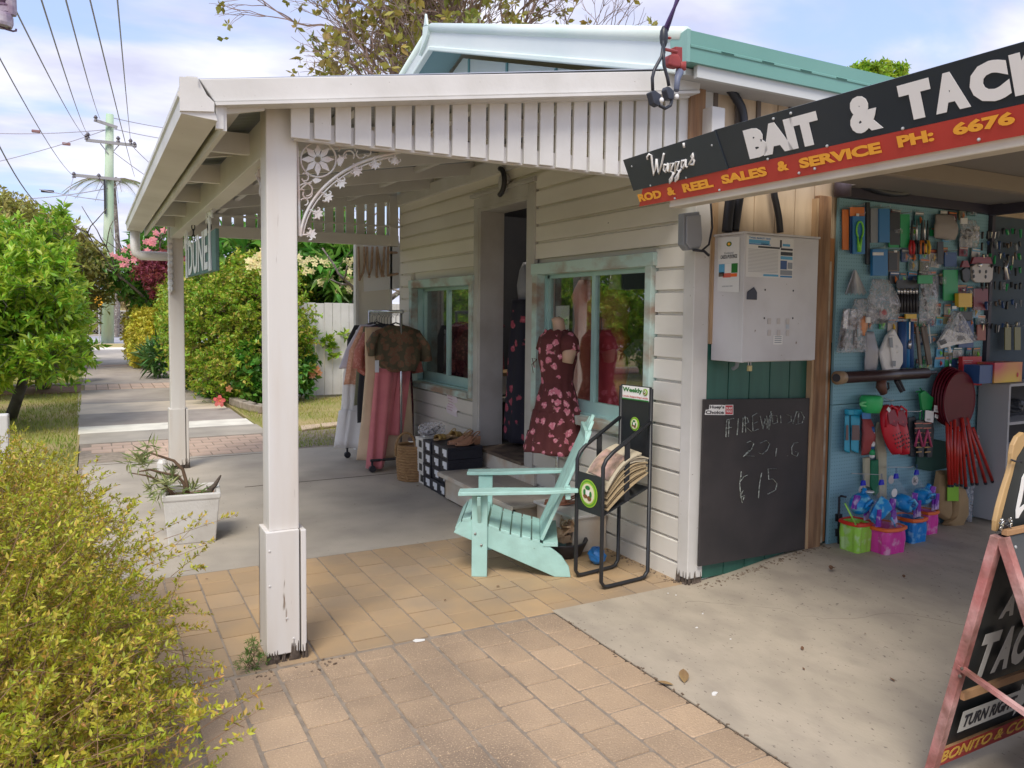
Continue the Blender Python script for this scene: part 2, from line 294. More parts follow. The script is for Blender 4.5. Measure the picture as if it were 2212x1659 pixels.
base=sheet('pavement',-0.14,3.14,-3,10.48,-0.0045,m_joint)
stru(MB().bx(-6,-0.15,-3,3.0,-.12,-0.01).build('garden_bed',m_mulch))
# bricks: one mesh per zone, shared
def brickmesh(name,w_,l_,m,seed,ch=0.006):
    b=MB(); rr=random.Random(seed)
    j=lambda: rr.uniform(-.0025,.0025)
    x,y=w_/2,l_/2
    lo=[(-x,-y,-.03),(x,-y,-.03),(x,y,-.03),(-x,y,-.03)]; mid=[(-x+j(),-y+j(),-ch),(x+j(),-y+j(),-ch),(x+j(),y+j(),-ch),(-x+j(),y+j(),-ch)]; c2=ch*.9
    c=0.007
    def octo(xx,yy,z): return [(-xx+c,-yy,z),(xx-c,-yy,z),(xx,-yy+c,z),(xx,yy-c,z),(xx-c,yy,z),(-xx+c,yy,z),(-xx,yy-c,z),(-xx,-yy+c,z)]
    b.loft([octo(x,y,-.03),octo(x+j(),y+j(),-ch),octo(x-c2,y-c2,0)],cap=False); o=len(b.v)-8; b.f.append(tuple(range(o,o+8))); b.m.append(0)
    ob=b.build(name,m); me=ob.data; bpy.data.objects.remove(ob); return me
BN=[0]
def lay(me,x,y,parent,rz=0,z=0):
    o=bpy.data.objects.new('brick',me); COL.objects.link(o); o.parent=parent; o.location=(x,y,z-W0[parent.name].z+random.uniform(-.0012,.0012)); o.rotation_euler=(random.uniform(-.004,.004),random.uniform(-.004,.004),rz+random.uniform(-.006,.006)); BN[0]+=1
W_,L_=0.183,0.215
A=[brickmesh('brick_rough',W_-0.013,L_-0.006,m_brA,i,0.004) for i in range(4)]
B=[brickmesh('brick_smooth',W_-0.008,L_-0.004,m_brB,i,0.002) for i in range(4)]
rest=MB()
for i in range(-1,13):
    x=0.33+W_*(i-1)+W_/2
    if x+W_/2>2.19: continue
    off=(i%2)*L_*0.5+ (0.03 if i%3==0 else 0)
    y=3.495-L_/2; k=0
    yy=3.492-(off if off>0.05 else 0)
    if off>0.05:
        me=brickmesh('brick_cut',W_-0.013,off-0.008,m_brA,i+50); lay(me,x,3.492-off/2,base)
    while yy-L_>-2.6:
        cy=yy-L_/2
        if x>0.15 and cy>1.15: lay(random.choice(A),x,cy,base)
        else: rest.bx(x-W_/2+.007,x+W_/2-.007,cy-L_/2+.005,cy+L_/2-.005,-.03,0)
        yy-=L_
stuff(rest.build('distant_bricks',m_brA,base))
for i in range(-2,16):
    x=0.33+W_*(i-1)+W_/2+0.02
    if x+W_/2>3.14: break
    off=(i%2)*L_*0.5; y0=3.512; y1=5.0
    segs=[]; yy=y0
    if off>0.05: segs.append((yy,yy+off)); yy+=off
    while yy<y1-0.02: segs.append((yy,min(yy+L_,y1))); yy+=L_
    for a,b_ in segs:
        if x<0.1 : continue
        if b_-a>L_-0.01: lay(random.choice(B),x,(a+b_)/2,base)
        elif b_-a>0.04: lay(brickmesh('brick_cut',W_-0.009,b_-a-0.006,m_brB,i,0.003),x,(a+b_)/2,base)
sheet('verandah_slab',-0.1,3.14,5.004,9.1,0.0,m_conc)
# pink brick band, then the striped footpath
Cm=brickmesh('brick_pink',0.205,0.205,m_brC,3,0.003)
for j in range(6):
    for i in range(12):
        x=-0.02+0.215*i+(0.1 if j%2 else 0)
        if x<1.98 and (x>0.3 or j>2): lay(Cm,x,9.215+0.215*j,base)
path=thing('path_root','x','x',(0,0,0)); bpy.data.objects.remove(path)
bands=[('footpath_band',10.48,11.36,m_conc),('footpath_white_band',11.36,12.02,m_wstripe),('footpath_dark_band',12.02,13.44,m_dark),('footpath_cream_band',13.44,14.86,m_cream),('footpath_dark_band',14.86,17.38,m_dark),('footpath_brick_band',17.38,18.65,m_joint),('footpath_dark_band',18.65,24.4,m_dark),('footpath_brick_band',24.4,25.2,m_brC),('footpath_grey_band',25.2,34.6,m_conc),('footpath_pale_band',34.6,36.4,m_wstripe)]
for i,(nm,a,b_,m) in enumerate(bands):
    o=sheet(nm,-0.15+(-.02*i),2.03-0.03*i,a,b_,-0.001-0.0005*(i%2)-(0.02 if (m is m_joint) else 0),m)
    if m is m_joint:
        Dm=brickmesh('brick_long',0.20,1.18,m_brC,9,0.003)
        for k in range(10): lay(Dm,-0.14+0.107+0.212*k,(a+b_)/2,o,0,0)
# expansion joint and hairline gaps
for k,(x0,x1,y0,y1) in enumerate([(1.2,3.13,7.3,7.312),(0,2.0,8.98,8.99)]): stru(MB().bx(x0,x1,y0,y1,0.0005,0.002).build('slab_joint',m_crack))
# driveway slab with a rise towards the shed
def hz_(x,y):
    s=lambda t: max(0,min(1,t))**2*(3-2*max(0,min(1,t)))
    return 0.10*s((x-3.05)/1.15)*s((y-0.8)/2.2)
nx,ny=60,60; xs=np.linspace(2.162,10,nx); ys=np.linspace(-6,3.53,ny); vs=[(x,y,hz_(x,y)+0.001) for y in ys for x in xs]; fs=[(j*nx+i,j*nx+i+1,(j+1)*nx+i+1,(j+1)*nx+i) for j in range(ny-1) for i in range(nx-1)]
d_=MB(); d_.add(vs,fs)
e=[(xs[0],y,0.001) for y in ys]; d_.add(e+[(p[0],p[1],-.12) for p in e],[(j,j+1,ny+j+1,ny+j) for j in range(ny-1)])
e=[(x,ys[-1],hz_(x,3.53)+0.001) for x in xs]; d_.add(e+[(p[0],p[1],-.12) for p in e],[(j,j+1,nx+j+1,nx+j) for j in range(nx-1)])
stru(d_.build('driveway',m_drive,smooth=True))
stru(MB().bx(2.142,2.166,-3,3.5,-.12,-0.004).build('slab_joint',m_crack)); stru(MB().bx(-.1,3.1,3.494,3.510,-.1,-0.005).build('slab_joint',m_crack))
# road across the end and far grass
stru(MB().hexa([(-60,38,-.1),(60,44,-.1),(60,55,-.1),(-60,50,-.1),(-60,38,-.03),(60,44,-.03),(60,55,-.03),(-60,50,-.03)]).build('road',m_asph))
m_line=mat('road_line_paint',(0.8,0.8,0.8),rough=0.6)
stru(MB().hexa([(-60,44.4,-.05),(60,50,-.05),(60,50.25,-.05),(-60,44.65,-.05),(-60,44.4,-.024),(60,50,-.024),(60,50.25,-.024),(-60,44.65,-.024)]).build('road_marking',m_line))
stru(MB().hexa([(-60,36.4,-.1),(60,36.4,-.1),(60,44,-.1),(-60,38,-.1),(-60,36.4,-.02),(60,36.4,-.02),(60,44,-.026),(-60,38,-.026)]).build('verge',m_dry))
stru(MB().hexa([(-60,50,-.1),(60,55,-.1),(60,55.3,-.1),(-60,50.3,-.1),(-60,50,.08),(60,55,.08),(60,55.3,.08),(-60,50.3,.08)]).build('kerb',m_conc))
# left side: mulch strips and low edging across the lawn
for y0,y1 in ((17.0,18.4),(24.0,25.4)):
    stru(MB().bx(-8,-0.2,y0,y1,-.02,0.012).build('mulch_strip',m_mulch)); stru(MB().bx(-8,-0.2,y1,y1+.25,-.05,0.05).build('garden_edging',m_conc))
# road alongside on the left
stru(MB().bx(-40,-14,-60,38,-.13,-.05).build('side_road',m_asph))
# grass blades
g=np.random.default_rng(5); N_=60000
P=np.empty((N_,3)); P[:,0]=-0.18-g.random(N_)**1.3*7; P[:,1]=8+g.random(N_)*28; P[:,2]=-.012
Q=np.empty((16000,3)); Q[:,0]=2.06+g.random(16000)*3.2; Q[:,1]=9.2+g.random(16000)**1.2*5.2; Q[:,2]=-.012
def inband(p): return ((p[:,1]>16.9)&(p[:,1]<18.7))|((p[:,1]>23.9)&(p[:,1]<25.7))
P=P[~inband(P)]; dens=np.sin(P[:,0]*1.7+1)*np.sin(P[:,1]*.9)+g.random(len(P))*1.6; P=P[dens>0.35]
dq=np.sin(Q[:,0]*2.7+1)*np.sin(Q[:,1]*2.1)+g.random(len(Q))*1.6; Q=Q[dq>0.5]
def blades(P,h,wd,name,m,seed=2):
    g=np.random.default_rng(seed); n=len(P); a=g.random(n)*6.283; s=np.stack([np.cos(a),np.sin(a),0*a],1)*wd; hh=h*(0.4+g.random(n))[:,None]; ln=g.normal(size=(n,3))*0.35*hh; ln[:,2]=hh[:,0]
    V=np.stack([P-s,P+s,P+ln],1).reshape(-1,3); Fq=np.arange(n*3).reshape(-1,3); return stuff(fastmesh(name,V,Fq,m,nper=3))
m_grass=mat('grass_blade',(0.27,0.36,0.05),(0.42,0.38,0.10),sc=0.8,rough=0.7,isl=0.25,trans=0.3)
tag(blades(P,0.06,0.006,'grass',m_grass),'short patchy green grass of the verge left of the footpath','grass')
tag(blades(Q,0.05,0.004,'grass',m_grass,3),'patchy green grass of the garden in front of the white paling fence','grass')
# ================================================================= SHOP: weatherboard front, verandah, gable
X0=3.11; YC=3.51
shop=thing('shop_building','white weatherboard shop with an open doorway, two pale green windows and a gabled roof','shop',(X0,YC,0))
m_teal=mat('teal_trim_paint',(0.54,0.70,0.65),(0.46,0.63,0.59),sc=4,rough=0.55,bump=0.25,bsc=30,dirt=(0.34,0.25,0.19),dsc=7,damt=1.3,stretch=(1,.5,1))
m_tealc=mat('clean_teal_paint',(0.42,0.62,0.59),(0.34,0.54,0.51),sc=4,rough=0.5)
m_gable=mat('gable_pale_blue',(0.68,0.74,0.75),(0.62,0.69,0.71),sc=2,rough=0.55)
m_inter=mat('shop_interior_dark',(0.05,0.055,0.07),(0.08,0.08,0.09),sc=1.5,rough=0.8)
m_wood=mat('bare_timber',(0.33,0.18,0.09),(0.17,0.09,0.05),sc=5,rough=0.8,bump=0.3,bsc=30,stretch=(6,6,0.6),dirt=(0.45,0.30,0.18),dsc=3,damt=0.6)
m_black=mat('black_rubber',(0.03,0.03,0.038),rough=0.45)
yw=lambda u,v,x=X0: float(AX(u,v,x)[1])
# openings as y ranges on the wall plane
WB0,WB1=3.873,5.36      # big window outside frame
DR0,DR1=5.50,6.34       # door opening
WS0,WS1=6.47,8.06       # small window
Wz0,Wz1=0.87,1.985
WSz0,WSz1=0.83,1.94
DZ0,DZ1=0.385,2.50
PITCHB=0.1362; rows=int(3.1/PITCHB)+1
def segs(z0,z1):
    cuts=[]
    zc=(z0+z1)/2
    if Wz0-0.02<zc<Wz1+.03: cuts.append((WB0-.005,WB1+.005))
    if WSz0-.02<zc<WSz1+.03: cuts.append((WS0-.01,WS1+.01))
    if zc<DZ1+.03: cuts.append((DR0-0.13,DR1+0.12))
    cuts.sort(); out=[]; a=YC+0.085
    for c0,c1 in cuts:
        if c0-a>0.02: out.append((a,c0))
        a=max(a,c1)
    if 8.41-a>0.02: out.append((a,8.41))
    return out
for k in range(rows):
    z0=-0.02+k*PITCHB; z1=z0+PITCHB
    for (a,b_) in segs(z0,z1):
        jx=random.uniform(-.0015,.0015)
        pr=[(X0-0.024+jx,z0+.001),(X0-0.024+jx,z1-.022),(X0-0.001+jx,z1-.014),(X0-0.001+jx,z1+.0005),(X0+.02,z1+.0005),(X0+.02,z0+.001)]
        MB().slab([(x,a,z) for x,z in pr],(0,b_-a,0)).build('weatherboard',m_board,shop)
# corner boards, rotten at the foot
rot=MB(); rot.bx(X0-0.03,X0+.085,YC-0.005,YC+0.088,0.035,3.02); rot.build('corner_board',m_white,shop,bev=0.004)
m_rot=mat('rotten_timber',(0.06,0.045,0.035),(0.14,0.11,0.09),sc=25,rough=0.95,bump=1,bsc=50)
rf=MB()
for i in range(26):
    a=random.uniform(0,1); h=random.uniform(.02,.09); fx=random.choice([0,1]); 
    c=(X0-0.034,YC+a*.09) if fx else (X0-.03+a*.11,YC-0.009)
    rf.tube([(c[0],c[1],-0.01),(c[0]+random.uniform(-.004,.004),c[1],h)],[0.008,0.001],n=4)
rf.bx(X0-.022,X0+.078,YC+.003,YC+.08,-.02,0.095); rf.build('rotten_foot',m_rot,shop)
MB().bx(X0-.012,X0+.03,8.40,8.47,0,2.9).build('corner_board',m_white,shop)
# solid wall behind the boards (with real openings), roof ceiling, floor, inner walls
wl=MB(); T=X0+.022; T2=X0+.16
def wseg(a,b_,z0,z1): wl.bx(T,T2,a,b_,z0,z1)
wseg(YC+.02,WB0,0,3.0); wseg(WB0,WB1,0,Wz0); wseg(WB0,WB1,Wz1,3.0); wseg(WB1,DR0-.031,0,3.0); wseg(DR0-.031,DR1+.031,0,DZ0-.022); wseg(DR0-.031,DR1+.031,DZ1+.031,3.0)
wseg(DR1+.031,WS0,0,3.0); wseg(WS0,WS1,0,WSz0); wseg(WS0,WS1,WSz1,3.0); wseg(WS1,8.43,0,3.0)
wl.build('wall',m_board,shop)
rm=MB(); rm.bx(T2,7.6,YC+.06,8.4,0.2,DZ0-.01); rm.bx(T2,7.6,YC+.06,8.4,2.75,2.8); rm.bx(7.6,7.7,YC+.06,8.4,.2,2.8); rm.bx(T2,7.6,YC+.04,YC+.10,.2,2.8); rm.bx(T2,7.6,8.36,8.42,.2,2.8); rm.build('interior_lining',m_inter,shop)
# doorway
dj=MB(); dj.bx(X0-.03,T2+.05,DR1,DR1+.03,DZ0-.02,DZ1+.03); dj.bx(X0-.03,T2+.05,DR0-.03,DR0,DZ0-.02,DZ1+.03); dj.bx(X0-.03,T2+.05,DR0,DR1,DZ1,DZ1+.03)
dj.bx(X0-.035,X0-.0,DR1+.03,DR1+.13,DZ0-.05,DZ1+.12); dj.bx(X0-.035,X0-.0,DR0-.14,DR0-.03,DZ0-.15,DZ1+.12); dj.bx(X0-.036,X0,DR0-.03,DR1+.03,DZ1+.03,DZ1+.13); dj.bx(X0-.06,X0,DR0-.15,DR1+.17,DZ1+.13,DZ1+.16)
m_arch=mat('door_architrave',(0.52,0.51,0.49),(0.47,0.46,0.44),sc=3,rough=0.55,bump=0.1,bsc=30,dirt=(0.3,0.26,0.22),damt=0.4)
dj.build('door_frame',m_arch,shop,bev=0.003)
MB().bx(X0-.06,T2+.6,DR0-.0,DR1,DZ0-.02,DZ0+.006).build('threshold',mat('threshold_worn',(0.10,0.07,0.055),(0.2,0.15,0.11),sc=9,rough=.8),shop)
MB().bx(X0-.045,X0-.02,DR0-.2,DR1+.15,0.19,DZ0-.022).build('riser_board',mat('chipped_cream_paint',(0.70,0.66,0.58),(0.66,0.61,0.53),sc=3,rough=.6,dirt=(.5,.28,.12),dsc=6,damt=.9,bump=.2),shop)
# light above the door
def windowset(name,y0,y1,z0,z1,mull,deep,label):
    w_=MB(); ft=0.085; fo=X0-0.055
    w_.bx(fo,X0+.02,y0-.02,y1+.02,z1-ft,z1)                     # head
    w_.bx(fo,X0+.02,y0,y0+ft*.75,z0-.02,z1-ft); w_.bx(fo,X0+.02,y1-ft*.9,y1,z0-.02,z1-ft)
    w_.bx(fo-.02,X0+.02,y0+ft*.75,y1-ft*.9,z0-.03,z0+.03)
    fr=w_.build('window_frame',m_teal,shop,bev=0.004)
    if label: fr['label']=label
    yi0,yi1,zi0,zi1=y0+ft*.75,y1-ft*.9,z0+.03,z1-ft
    rv=MB(); gx=X0+deep
    rv.bx(X0+.02,gx+.02,yi0-.012,yi0+.006,zi0,zi1); rv.bx(X0+.02,gx+.02,yi1-.006,yi1+.012,zi0,zi1); rv.bx(X0+.02,gx+.02,yi0,yi1,zi1-.004,zi1+.01); rv.bx(X0+.02,gx+.02,yi0,yi1,zi0-.01,zi0+.012)
    rv.bx(gx-.018,gx+.018,yi0,yi1,zi0+.012,zi0+.10); rv.bx(gx-.018,gx+.018,yi0,yi1,zi1-.03,zi1-.005); rv.bx(gx-.018,gx+.018,yi0+.006,yi0+.03,zi0,zi1); rv.bx(gx-.018,gx+.018,yi1-.035,yi1-.006,zi0,zi1)
    rv.bx(gx-.02,gx+.02,mull-.022,mull+.022,zi0+.1,zi1-.03); sash=rv.build('sash',m_tealc,fr)
    for a,b_ in ((yi0+.03,mull-.022),(mull+.022,yi1-.035)):
        MB().bx(gx-.002,gx+.002,a,b_,zi0+.1,zi1-.03).build('pane',glassy('window_glass',(0.97,0.985,0.975),1.75,0.0,0.07),fr)
    return fr
windowset('w',WB0,WB1,Wz0-.03,Wz1,yw(1286,700,X0+.06),0.06,'peeling pale green frame of the large window')
windowset('w',WS0,WS1,WSz0,WSz1,yw(970,700,X0+.10),0.10,'pale green frame of the window behind the clothes rack')
# wall lamp
lamp=thing('wall_lamp','round black and frosted bulkhead lamp high on the wall above the doorway','lamp',(X0-.05,5.62,2.66))
lc=AX(1088,393,X0-.06)
R_=Matrix.Rotation(math.radians(90),3,'Y')
q=MB(); pts=[]
for i in range(13):
    a=math.radians(-80+ i*160/12); pts.append((lc[0]-.03,lc[1]-math.cos(a)*.10+.03,lc[2]+math.sin(a)*.11))
q.tube(pts,0.022,n=8); q.build('lamp_hood',m_black,lamp,smooth=True)
MB().ell((lc[0]+.02,lc[1]+.02,lc[2]),(0.05,.075,.085)).build('lamp_glass',mat('frosted_glass',(.5,.5,.5),rough=.3),lamp,smooth=True)
# ---------------- gable roof (ridge runs back from the road)
XG=2.78; ya,za=6.80,4.17; yr,zr=3.30,3.055; yl=10.4; zl=zr+.02
rn=MB()
def roofslab(y1,z1,off,th,mi=0): rn.hexa([(XG+off,ya,za-th),(12,ya,za-th),(12,y1,z1-th),(XG+off,y1,z1-th),(XG+off,ya,za),(12,ya,za),(12,y1,z1),(XG+off,y1,z1)],mi)
roofslab(3.34,3.035,0.05,.03); roofslab(yl,zl,0.05,.03)
rn.build('roof',mat('roof_metal',(0.62,0.66,0.66),rough=.4),shop)
m_pale=mat('roll_trim_pale',(0.74,0.81,0.79),(0.62,0.74,0.71),sc=1.5,rough=.35)
def barge(y1,z1,rev):
    d=Vector((0,y1-ya,z1-za)).normalized(); nrm=Vector((0,-d.z,d.y)); 
    if nrm.z>0: nrm=-nrm
    a=Vector((XG,ya,za)); b_=Vector((XG,y1,z1))
    MB().tube([a+Vector((0.02,0,.02)),b_+Vector((0.02,0,.02))],0.045,n=12).build('roll_capping',m_pale,shop,smooth=True)
    q=MB(); 
    def strip(o0,o1,x0,x1,mb):
        # o offsets below the roof line
        P=[]
        for x in (x0,x1):
            for (pt,oo) in ((a,o0),(b_,o0),(b_,o1),(a,o1)):
                p=Vector((x,pt.y,pt.z))+Vector((0,0,-oo)); P.append(p)
        mb.hexa(P)
    q=MB(); strip(.01,.150,XG+.0,XG+.025,q); q.build('barge_board',m_gable,shop)
    q=MB(); strip(.146,.186,XG-.022,XG+.03,q); q.build('barge_moulding',m_pale,shop,bev=.008)
    q=MB(); b_=a.lerp(b_,.96); strip(.12,.145,XG+.026,X0+.0,q); q.build('soffit',mat('soffit_teal',(0.20,0.34,0.36),rough=.7),shop)
barge(yr,zr,0); barge(yl,zl,1)
gf=MB(); gf.slab([(X0+.0,ya,za-.2),(X0,yr+.15,zr-.15),(X0,YC,2.9),(X0,yl-.4,2.9),(X0,yl-.2,zl-.1)],(.05,0,0)); gf.build('gable_wall',m_gable,shop)
for u in (1012,1094,1200,1325,1452): # joints at these places on the gable
    y=float(AX(u-0,130,X0-.01)[1]); MB().bx(X0-.012,X0+.0,y-.014,y+.014,2.95,za-.2-abs(y-ya)*.32).build('cover_batten',mat('batten_teal',(0.16,0.34,0.36),rough=.6),shop)
rb=MB(); rb.slab([(XG-.03,ya-.02,za+.03),(XG-.03,ya+.11,za+.06),(XG-.03,ya+.13,za-.07),(XG-.03,ya+.22,za-.17),(XG-.03,ya+.06,za-.08),(XG-.03,ya+.01,za-.04)],(.12,0,0)); rb.slab([(XG-.03,ya+.02,za+.05),(XG-.03,ya+.09,za+.06),(XG-.03,ya+.06,za+.16)],(.02,0,0)); rb.build('ridge_flashing',m_pale,shop)
# ---------------- side wall (faces the driveway)
m_cream=mat('cream_boarding',(0.66,0.52,0.36),(0.60,0.46,0.31),sc=3,rough=.75,dirt=(.34,.25,.18),dsc=3,damt=.5,stretch=(3,3,.6),rnd=.05)
m_green=mat('dark_green_boarding',(0.02,0.10,0.075),(0.03,0.13,0.10),sc=3,rough=.45,stretch=(4,4,.8),rnd=.1)
MB().bx(X0+.09,7.5,YC+.035,YC+.07,0.0,3.0).build('side_wall',mat('wall_backing',(.08,.07,.06),rough=.9),shop)
x=X0+.088; i=0
while x<7.3:
    wd=0.172
    if x<4.24: MB().bx(x+.004,x+wd-.004,YC+.0,YC+.022,1.43,2.93).build('vertical_board',m_cream,shop,bev=.003); MB().bx(x+.003,x+wd-.003,YC+.002,YC+.02,0.02,1.428).build('vertical_board',m_green,shop,bev=.003)
    else: MB().bx(x+.004,x+wd-.004,YC+.0,YC+.022,2.42,2.93).build('vertical_board',m_cream,shop,bev=.003)
    x+=wd; i+=1
for xx in (3.19,3.36,3.53,3.80): MB().bx(xx,xx+.03,YC-.012,YC,2.44,2.93).build('cover_strip',mat('strip_dark_brown',(.16,.13,.11),rough=.8),shop)  # dark brown strips over the cream boards
# green box gutter with soffit
GY=3.25; gu=MB()
gz0,gz1=2.925,3.085
prof=[(GY,gz1),(GY,gz1-.07),(GY-.006,gz1-.075),(GY-.006,gz1-.085),(GY,gz1-.09),(GY,gz0),(GY+.11,gz0-.005),(GY+.13,gz1-.03)]
MB().slab([(2.79,y,z) for y,z in prof],(5.2,0,0)).build('gutter',mat('green_metal',(0.13,0.30,0.255),(0.15,0.33,0.28),sc=2,rough=.35,rnd=0),shop)
MB().slab([(2.765,y,z) for y,z in [(GY-.004,gz1+.003),(GY-.004,gz0-.004),(GY+.115,gz0-.008),(GY+.135,gz1-.02)]],(.022,0,0)).build('gutter_stop_end',mat('green_metal_pale',(0.22,0.40,0.36),rough=.4),shop)
for k in range(14): MB().bx(3.0+k*.3,3.09+k*.3,GY-.008,GY-.002,gz1-.084,gz1-.076).build('gutter_slot',mat('slot_dark',(.03,.1,.08),rough=.6),shop)
MB().bx(2.82,7.6,GY+.07,YC,2.88,2.915).build('eave_soffit',mat('grey_soffit',(.50,.50,.48),rough=.7),shop)
MB().bx(2.86,7.6,GY+.02,GY+.05,2.86,2.93).build('eave_fascia',mat('fascia_grey',(.55,.57,.56),rough=.6),shop)
# timber end pieces under the eave at the corner
MB().bx(3.0,3.11,YC-.03,YC+.0,2.55,2.96).build('packing_timber',m_wood,shop)
# rough posts right of the board
q=MB().bx(4.055,4.165,YC-.045,YC+.0,hz_(4.1,3.5)-.0,2.36); q.build('timber_post',m_wood,shop,bev=.004)
MB().bx(4.036,4.054,YC-.04,YC,hz_(4.1,3.5),2.34).build('timber_edge',mat('pale_timber',(.50,.34,.20),(.42,.28,.16),sc=8,rough=.8,stretch=(5,5,.6)),shop)
MB().bx(4.168,4.19,YC-.038,YC,.12,1.95).build('timber_edge',mat('weathered_cream',(.48,.42,.33),(.3,.22,.15),sc=9,rough=.8),shop)
q=MB(); q.bx(4.193,4.232,YC-.02,YC+.01,.12,2.1); q.build('timber_edge',mat('orange_timber',(.40,.19,.07),(.30,.13,.05),sc=7,rough=.7,stretch=(5,5,.5)),shop)
MB().bx(3.205,3.235,YC-.02,YC-.001,1.43,2.5).build('timber_edge',mat('pale_timber',(.5,.34,.2)),shop)
# ---------------- VERANDAH
ver=thing('verandah','white timber verandah on square posts with a slatted valance and lean-to roof','verandah',(0.76,3.5,0))
YN=3.46; gx0,gx1=0.33,0.465; RZ0,RZ1=2.50,2.945   # roof height at gutter and at wall
rz=lambda x: RZ0+(RZ1-RZ0)*(x-0.40)/(3.0-0.40)
cap=MB()
capP=[(0.405,2.525),(3.02,2.965),(3.0,2.83),(2.9,2.815),(0.475,2.395)]
P0=[AY(430,170,3.40),AY(1517,152,3.40),AY(1512,194,3.40),AY(464,220,3.40)]
th=Vector((0,.06,0))
MB().slab([tuple(p) for p in P0],th).build('end_capping',m_white,ver,bev=.004)
P1=[AY(464,220.5,3.385),AY(1512,195,3.385),AY(1512,201,3.385),AY(467,227,3.385)]
MB().slab([tuple(p) for p in P1],(0,.10,0)).build('capping_lip',m_white,ver)
P1=[AY(600,223,3.45),AY(1490,205,3.45),AY(1490,211,3.45),AY(600,229,3.45)]
MB().slab([tuple(p) for p in P1],(0,.05,0)).build('capping_batten',m_white,ver)
# gutter at the front edge
g1=MB(); prof=[(gx0,2.372),(gx0-.004,2.43),(gx0-.012,2.44),(gx0-.012,2.455),(gx0,2.462),(gx0+.002,2.50),(gx0+.02,2.52),(gx0+.06,2.523),(gx1-.02,2.42),(gx1,2.36)]
g1.slab([(x,3.385,z) for x,z in prof],(0,5.3,0)); g1.build('gutter',m_white,ver)
MB().slab([tuple(AY(388,165,3.375)),tuple(AY(428,169,3.375)),tuple(AY(429,188,3.375)),tuple(AY(463,221,3.375)),tuple(AY(463,241,3.375)),tuple(AY(389,239,3.375))],(0,.025,0)).build('gutter_stop_end',m_white,ver)
MB().bx(.485,.505,3.42,8.66,2.33,2.50).build('fascia_board',m_white,ver)
MB().bx(.462,.492,3.41,3.44,2.335,2.44).build('fascia_end',m_white,ver)
# corrugated roof
cw=[]; nC=5.28/0.076; pts=[]
n_=int(5.26/0.019)
V=[];Fq=[]
for i in range(n_+1):
    y=3.42+i*0.019; dz=.009*math.sin(2*math.pi*y/.076)
    V+= [(0.36,y,rz(.36)+.022+dz),(X0-.02,y,rz(X0-.02)+.022+dz),(0.36,y,rz(.36)+.021+dz),(X0-.02,y,rz(X0-.02)+.021+dz)]
for i in range(n_):
    a=4*i; Fq+=[(a,a+1,a+5,a+4),(a+2,a+6,a+7,a+3),(a,a+4,a+6,a+2)]
fastmesh('roof_sheet',V,Fq,mat('corrugated_grey',(.30,.32,.36),rough=.5,metal=0.2),ver)
# rafters and purlins seen from below
m_raf=m_porch
for k,y in enumerate([3.55,4.55,5.55,6.5,7.45,8.42]):
    if y<3.6 or y>8.4: continue
    MB().hexa([(0.50,y-.02,rz(.5)-.11),(X0-.02,y-.02,rz(3.09)-.11),(X0-.02,y+.02,rz(3.09)-.11),(0.5,y+.02,rz(.5)-.11),(0.50,y-.02,rz(.5)),(X0-.02,y-.02,rz(3.09)),(X0-.02,y+.02,rz(3.09)),(0.5,y+.02,rz(.5))]).build('rafter',m_raf,ver)
for x in (0.56,1.15,1.85,2.5):
    MB().bx(x,x+.045,3.48,8.5,rz(x)-.048,rz(x)-.003).build('purlin',m_raf,ver)
for y in (4.05,5.05,6.0,6.95,7.9): MB().bx(.51,.70,y-.02,y+.02,2.36,2.46).build('noggin',m_raf,ver)
# front beam between posts and wall plate
MB().bx(.70,.80,3.60,8.44,2.30,2.47).build('beam',m_porch,ver,bev=.004)
MB().bx(X0-.07,X0-.02,3.6,8.4,2.78,2.90).build('wall_plate',m_porch,ver)
m_post=mat('post_paint',(.72,.70,.67),(.66,.64,.60),sc=2.5,rough=.5,bump=.35,bsc=14,bd=.006,dirt=(.50,.36,.22),dsc=7,damt=.35,stretch=(1,1,.12),spots=(.25,.19,.14),ssc=30,sth=.70)
MB().slab([tuple(AY(478,218,3.45)),tuple(AY(572,214,3.45)),tuple(AY(572,238,3.45)),tuple(AY(480,247,3.45))],(0,.02,0)).build('capping_return',m_white,ver)
# posts
def post(y,label):
    t=thing('verandah_post',label,'post',(.76,y,0),'square verandah posts'); return t
def mkpost(name,y,lab,x0=.69,x1=.825,bx0=.672,bx1=.852):
    dy=.135; ybase=y-.022
    s=MB().bx(x0,x1,y,y+dy,.60,2.535); sh=s.build('post',m_post,ver,bev=.006); sh['label']=lab
    a=MB(); a.bx(bx0,bx1-.032,ybase,ybase+.022,.035,.605); a.bx(bx0,bx0+.022,ybase+.023,ybase+.17,.03,.605); a.bx(bx1-.024,bx1,ybase+.0,ybase+.17,.03,.60); a.bx(bx0,bx1-.03,ybase+.15,ybase+.172,.06,.6); a.build('base_casing',m_post,sh,bev=.004)
    MB().bx(bx0+.025,bx1-.026,ybase+.025,ybase+.148,-.01,.60).build('post_core',m_rot,sh)
    r=MB()
    for i in range(34):
        e=random.random(); h=random.uniform(.03,.11) if e>.6 else random.uniform(.01,.06)
        r.tube([(bx0+e*(bx1-bx0),ybase+.004,-.01),(bx0+e*(bx1-bx0)+random.uniform(-.004,.004),ybase-.001,h)],[.008,.001],n=4)
    for i in range(14):
        e=random.random(); r.tube([(bx1-.002,ybase+e*.16,-.01),(bx1+.001,ybase+e*.16,random.uniform(.05,.2))],[.008,.001],n=4)
    r.build('rotten_foot',m_rot,sh)
    for (xx,zz) in ((bx0+.015,.52),(bx0+.015,.36),(bx0+.12,.10),(bx0+.09,.2)): MB().ell((xx,ybase-.001,zz),(.006,.003,.006),8,5).build('screw_head',m_white,sh)
    return sh
mkpost('a',3.575,'near square verandah post with a rotten foot')
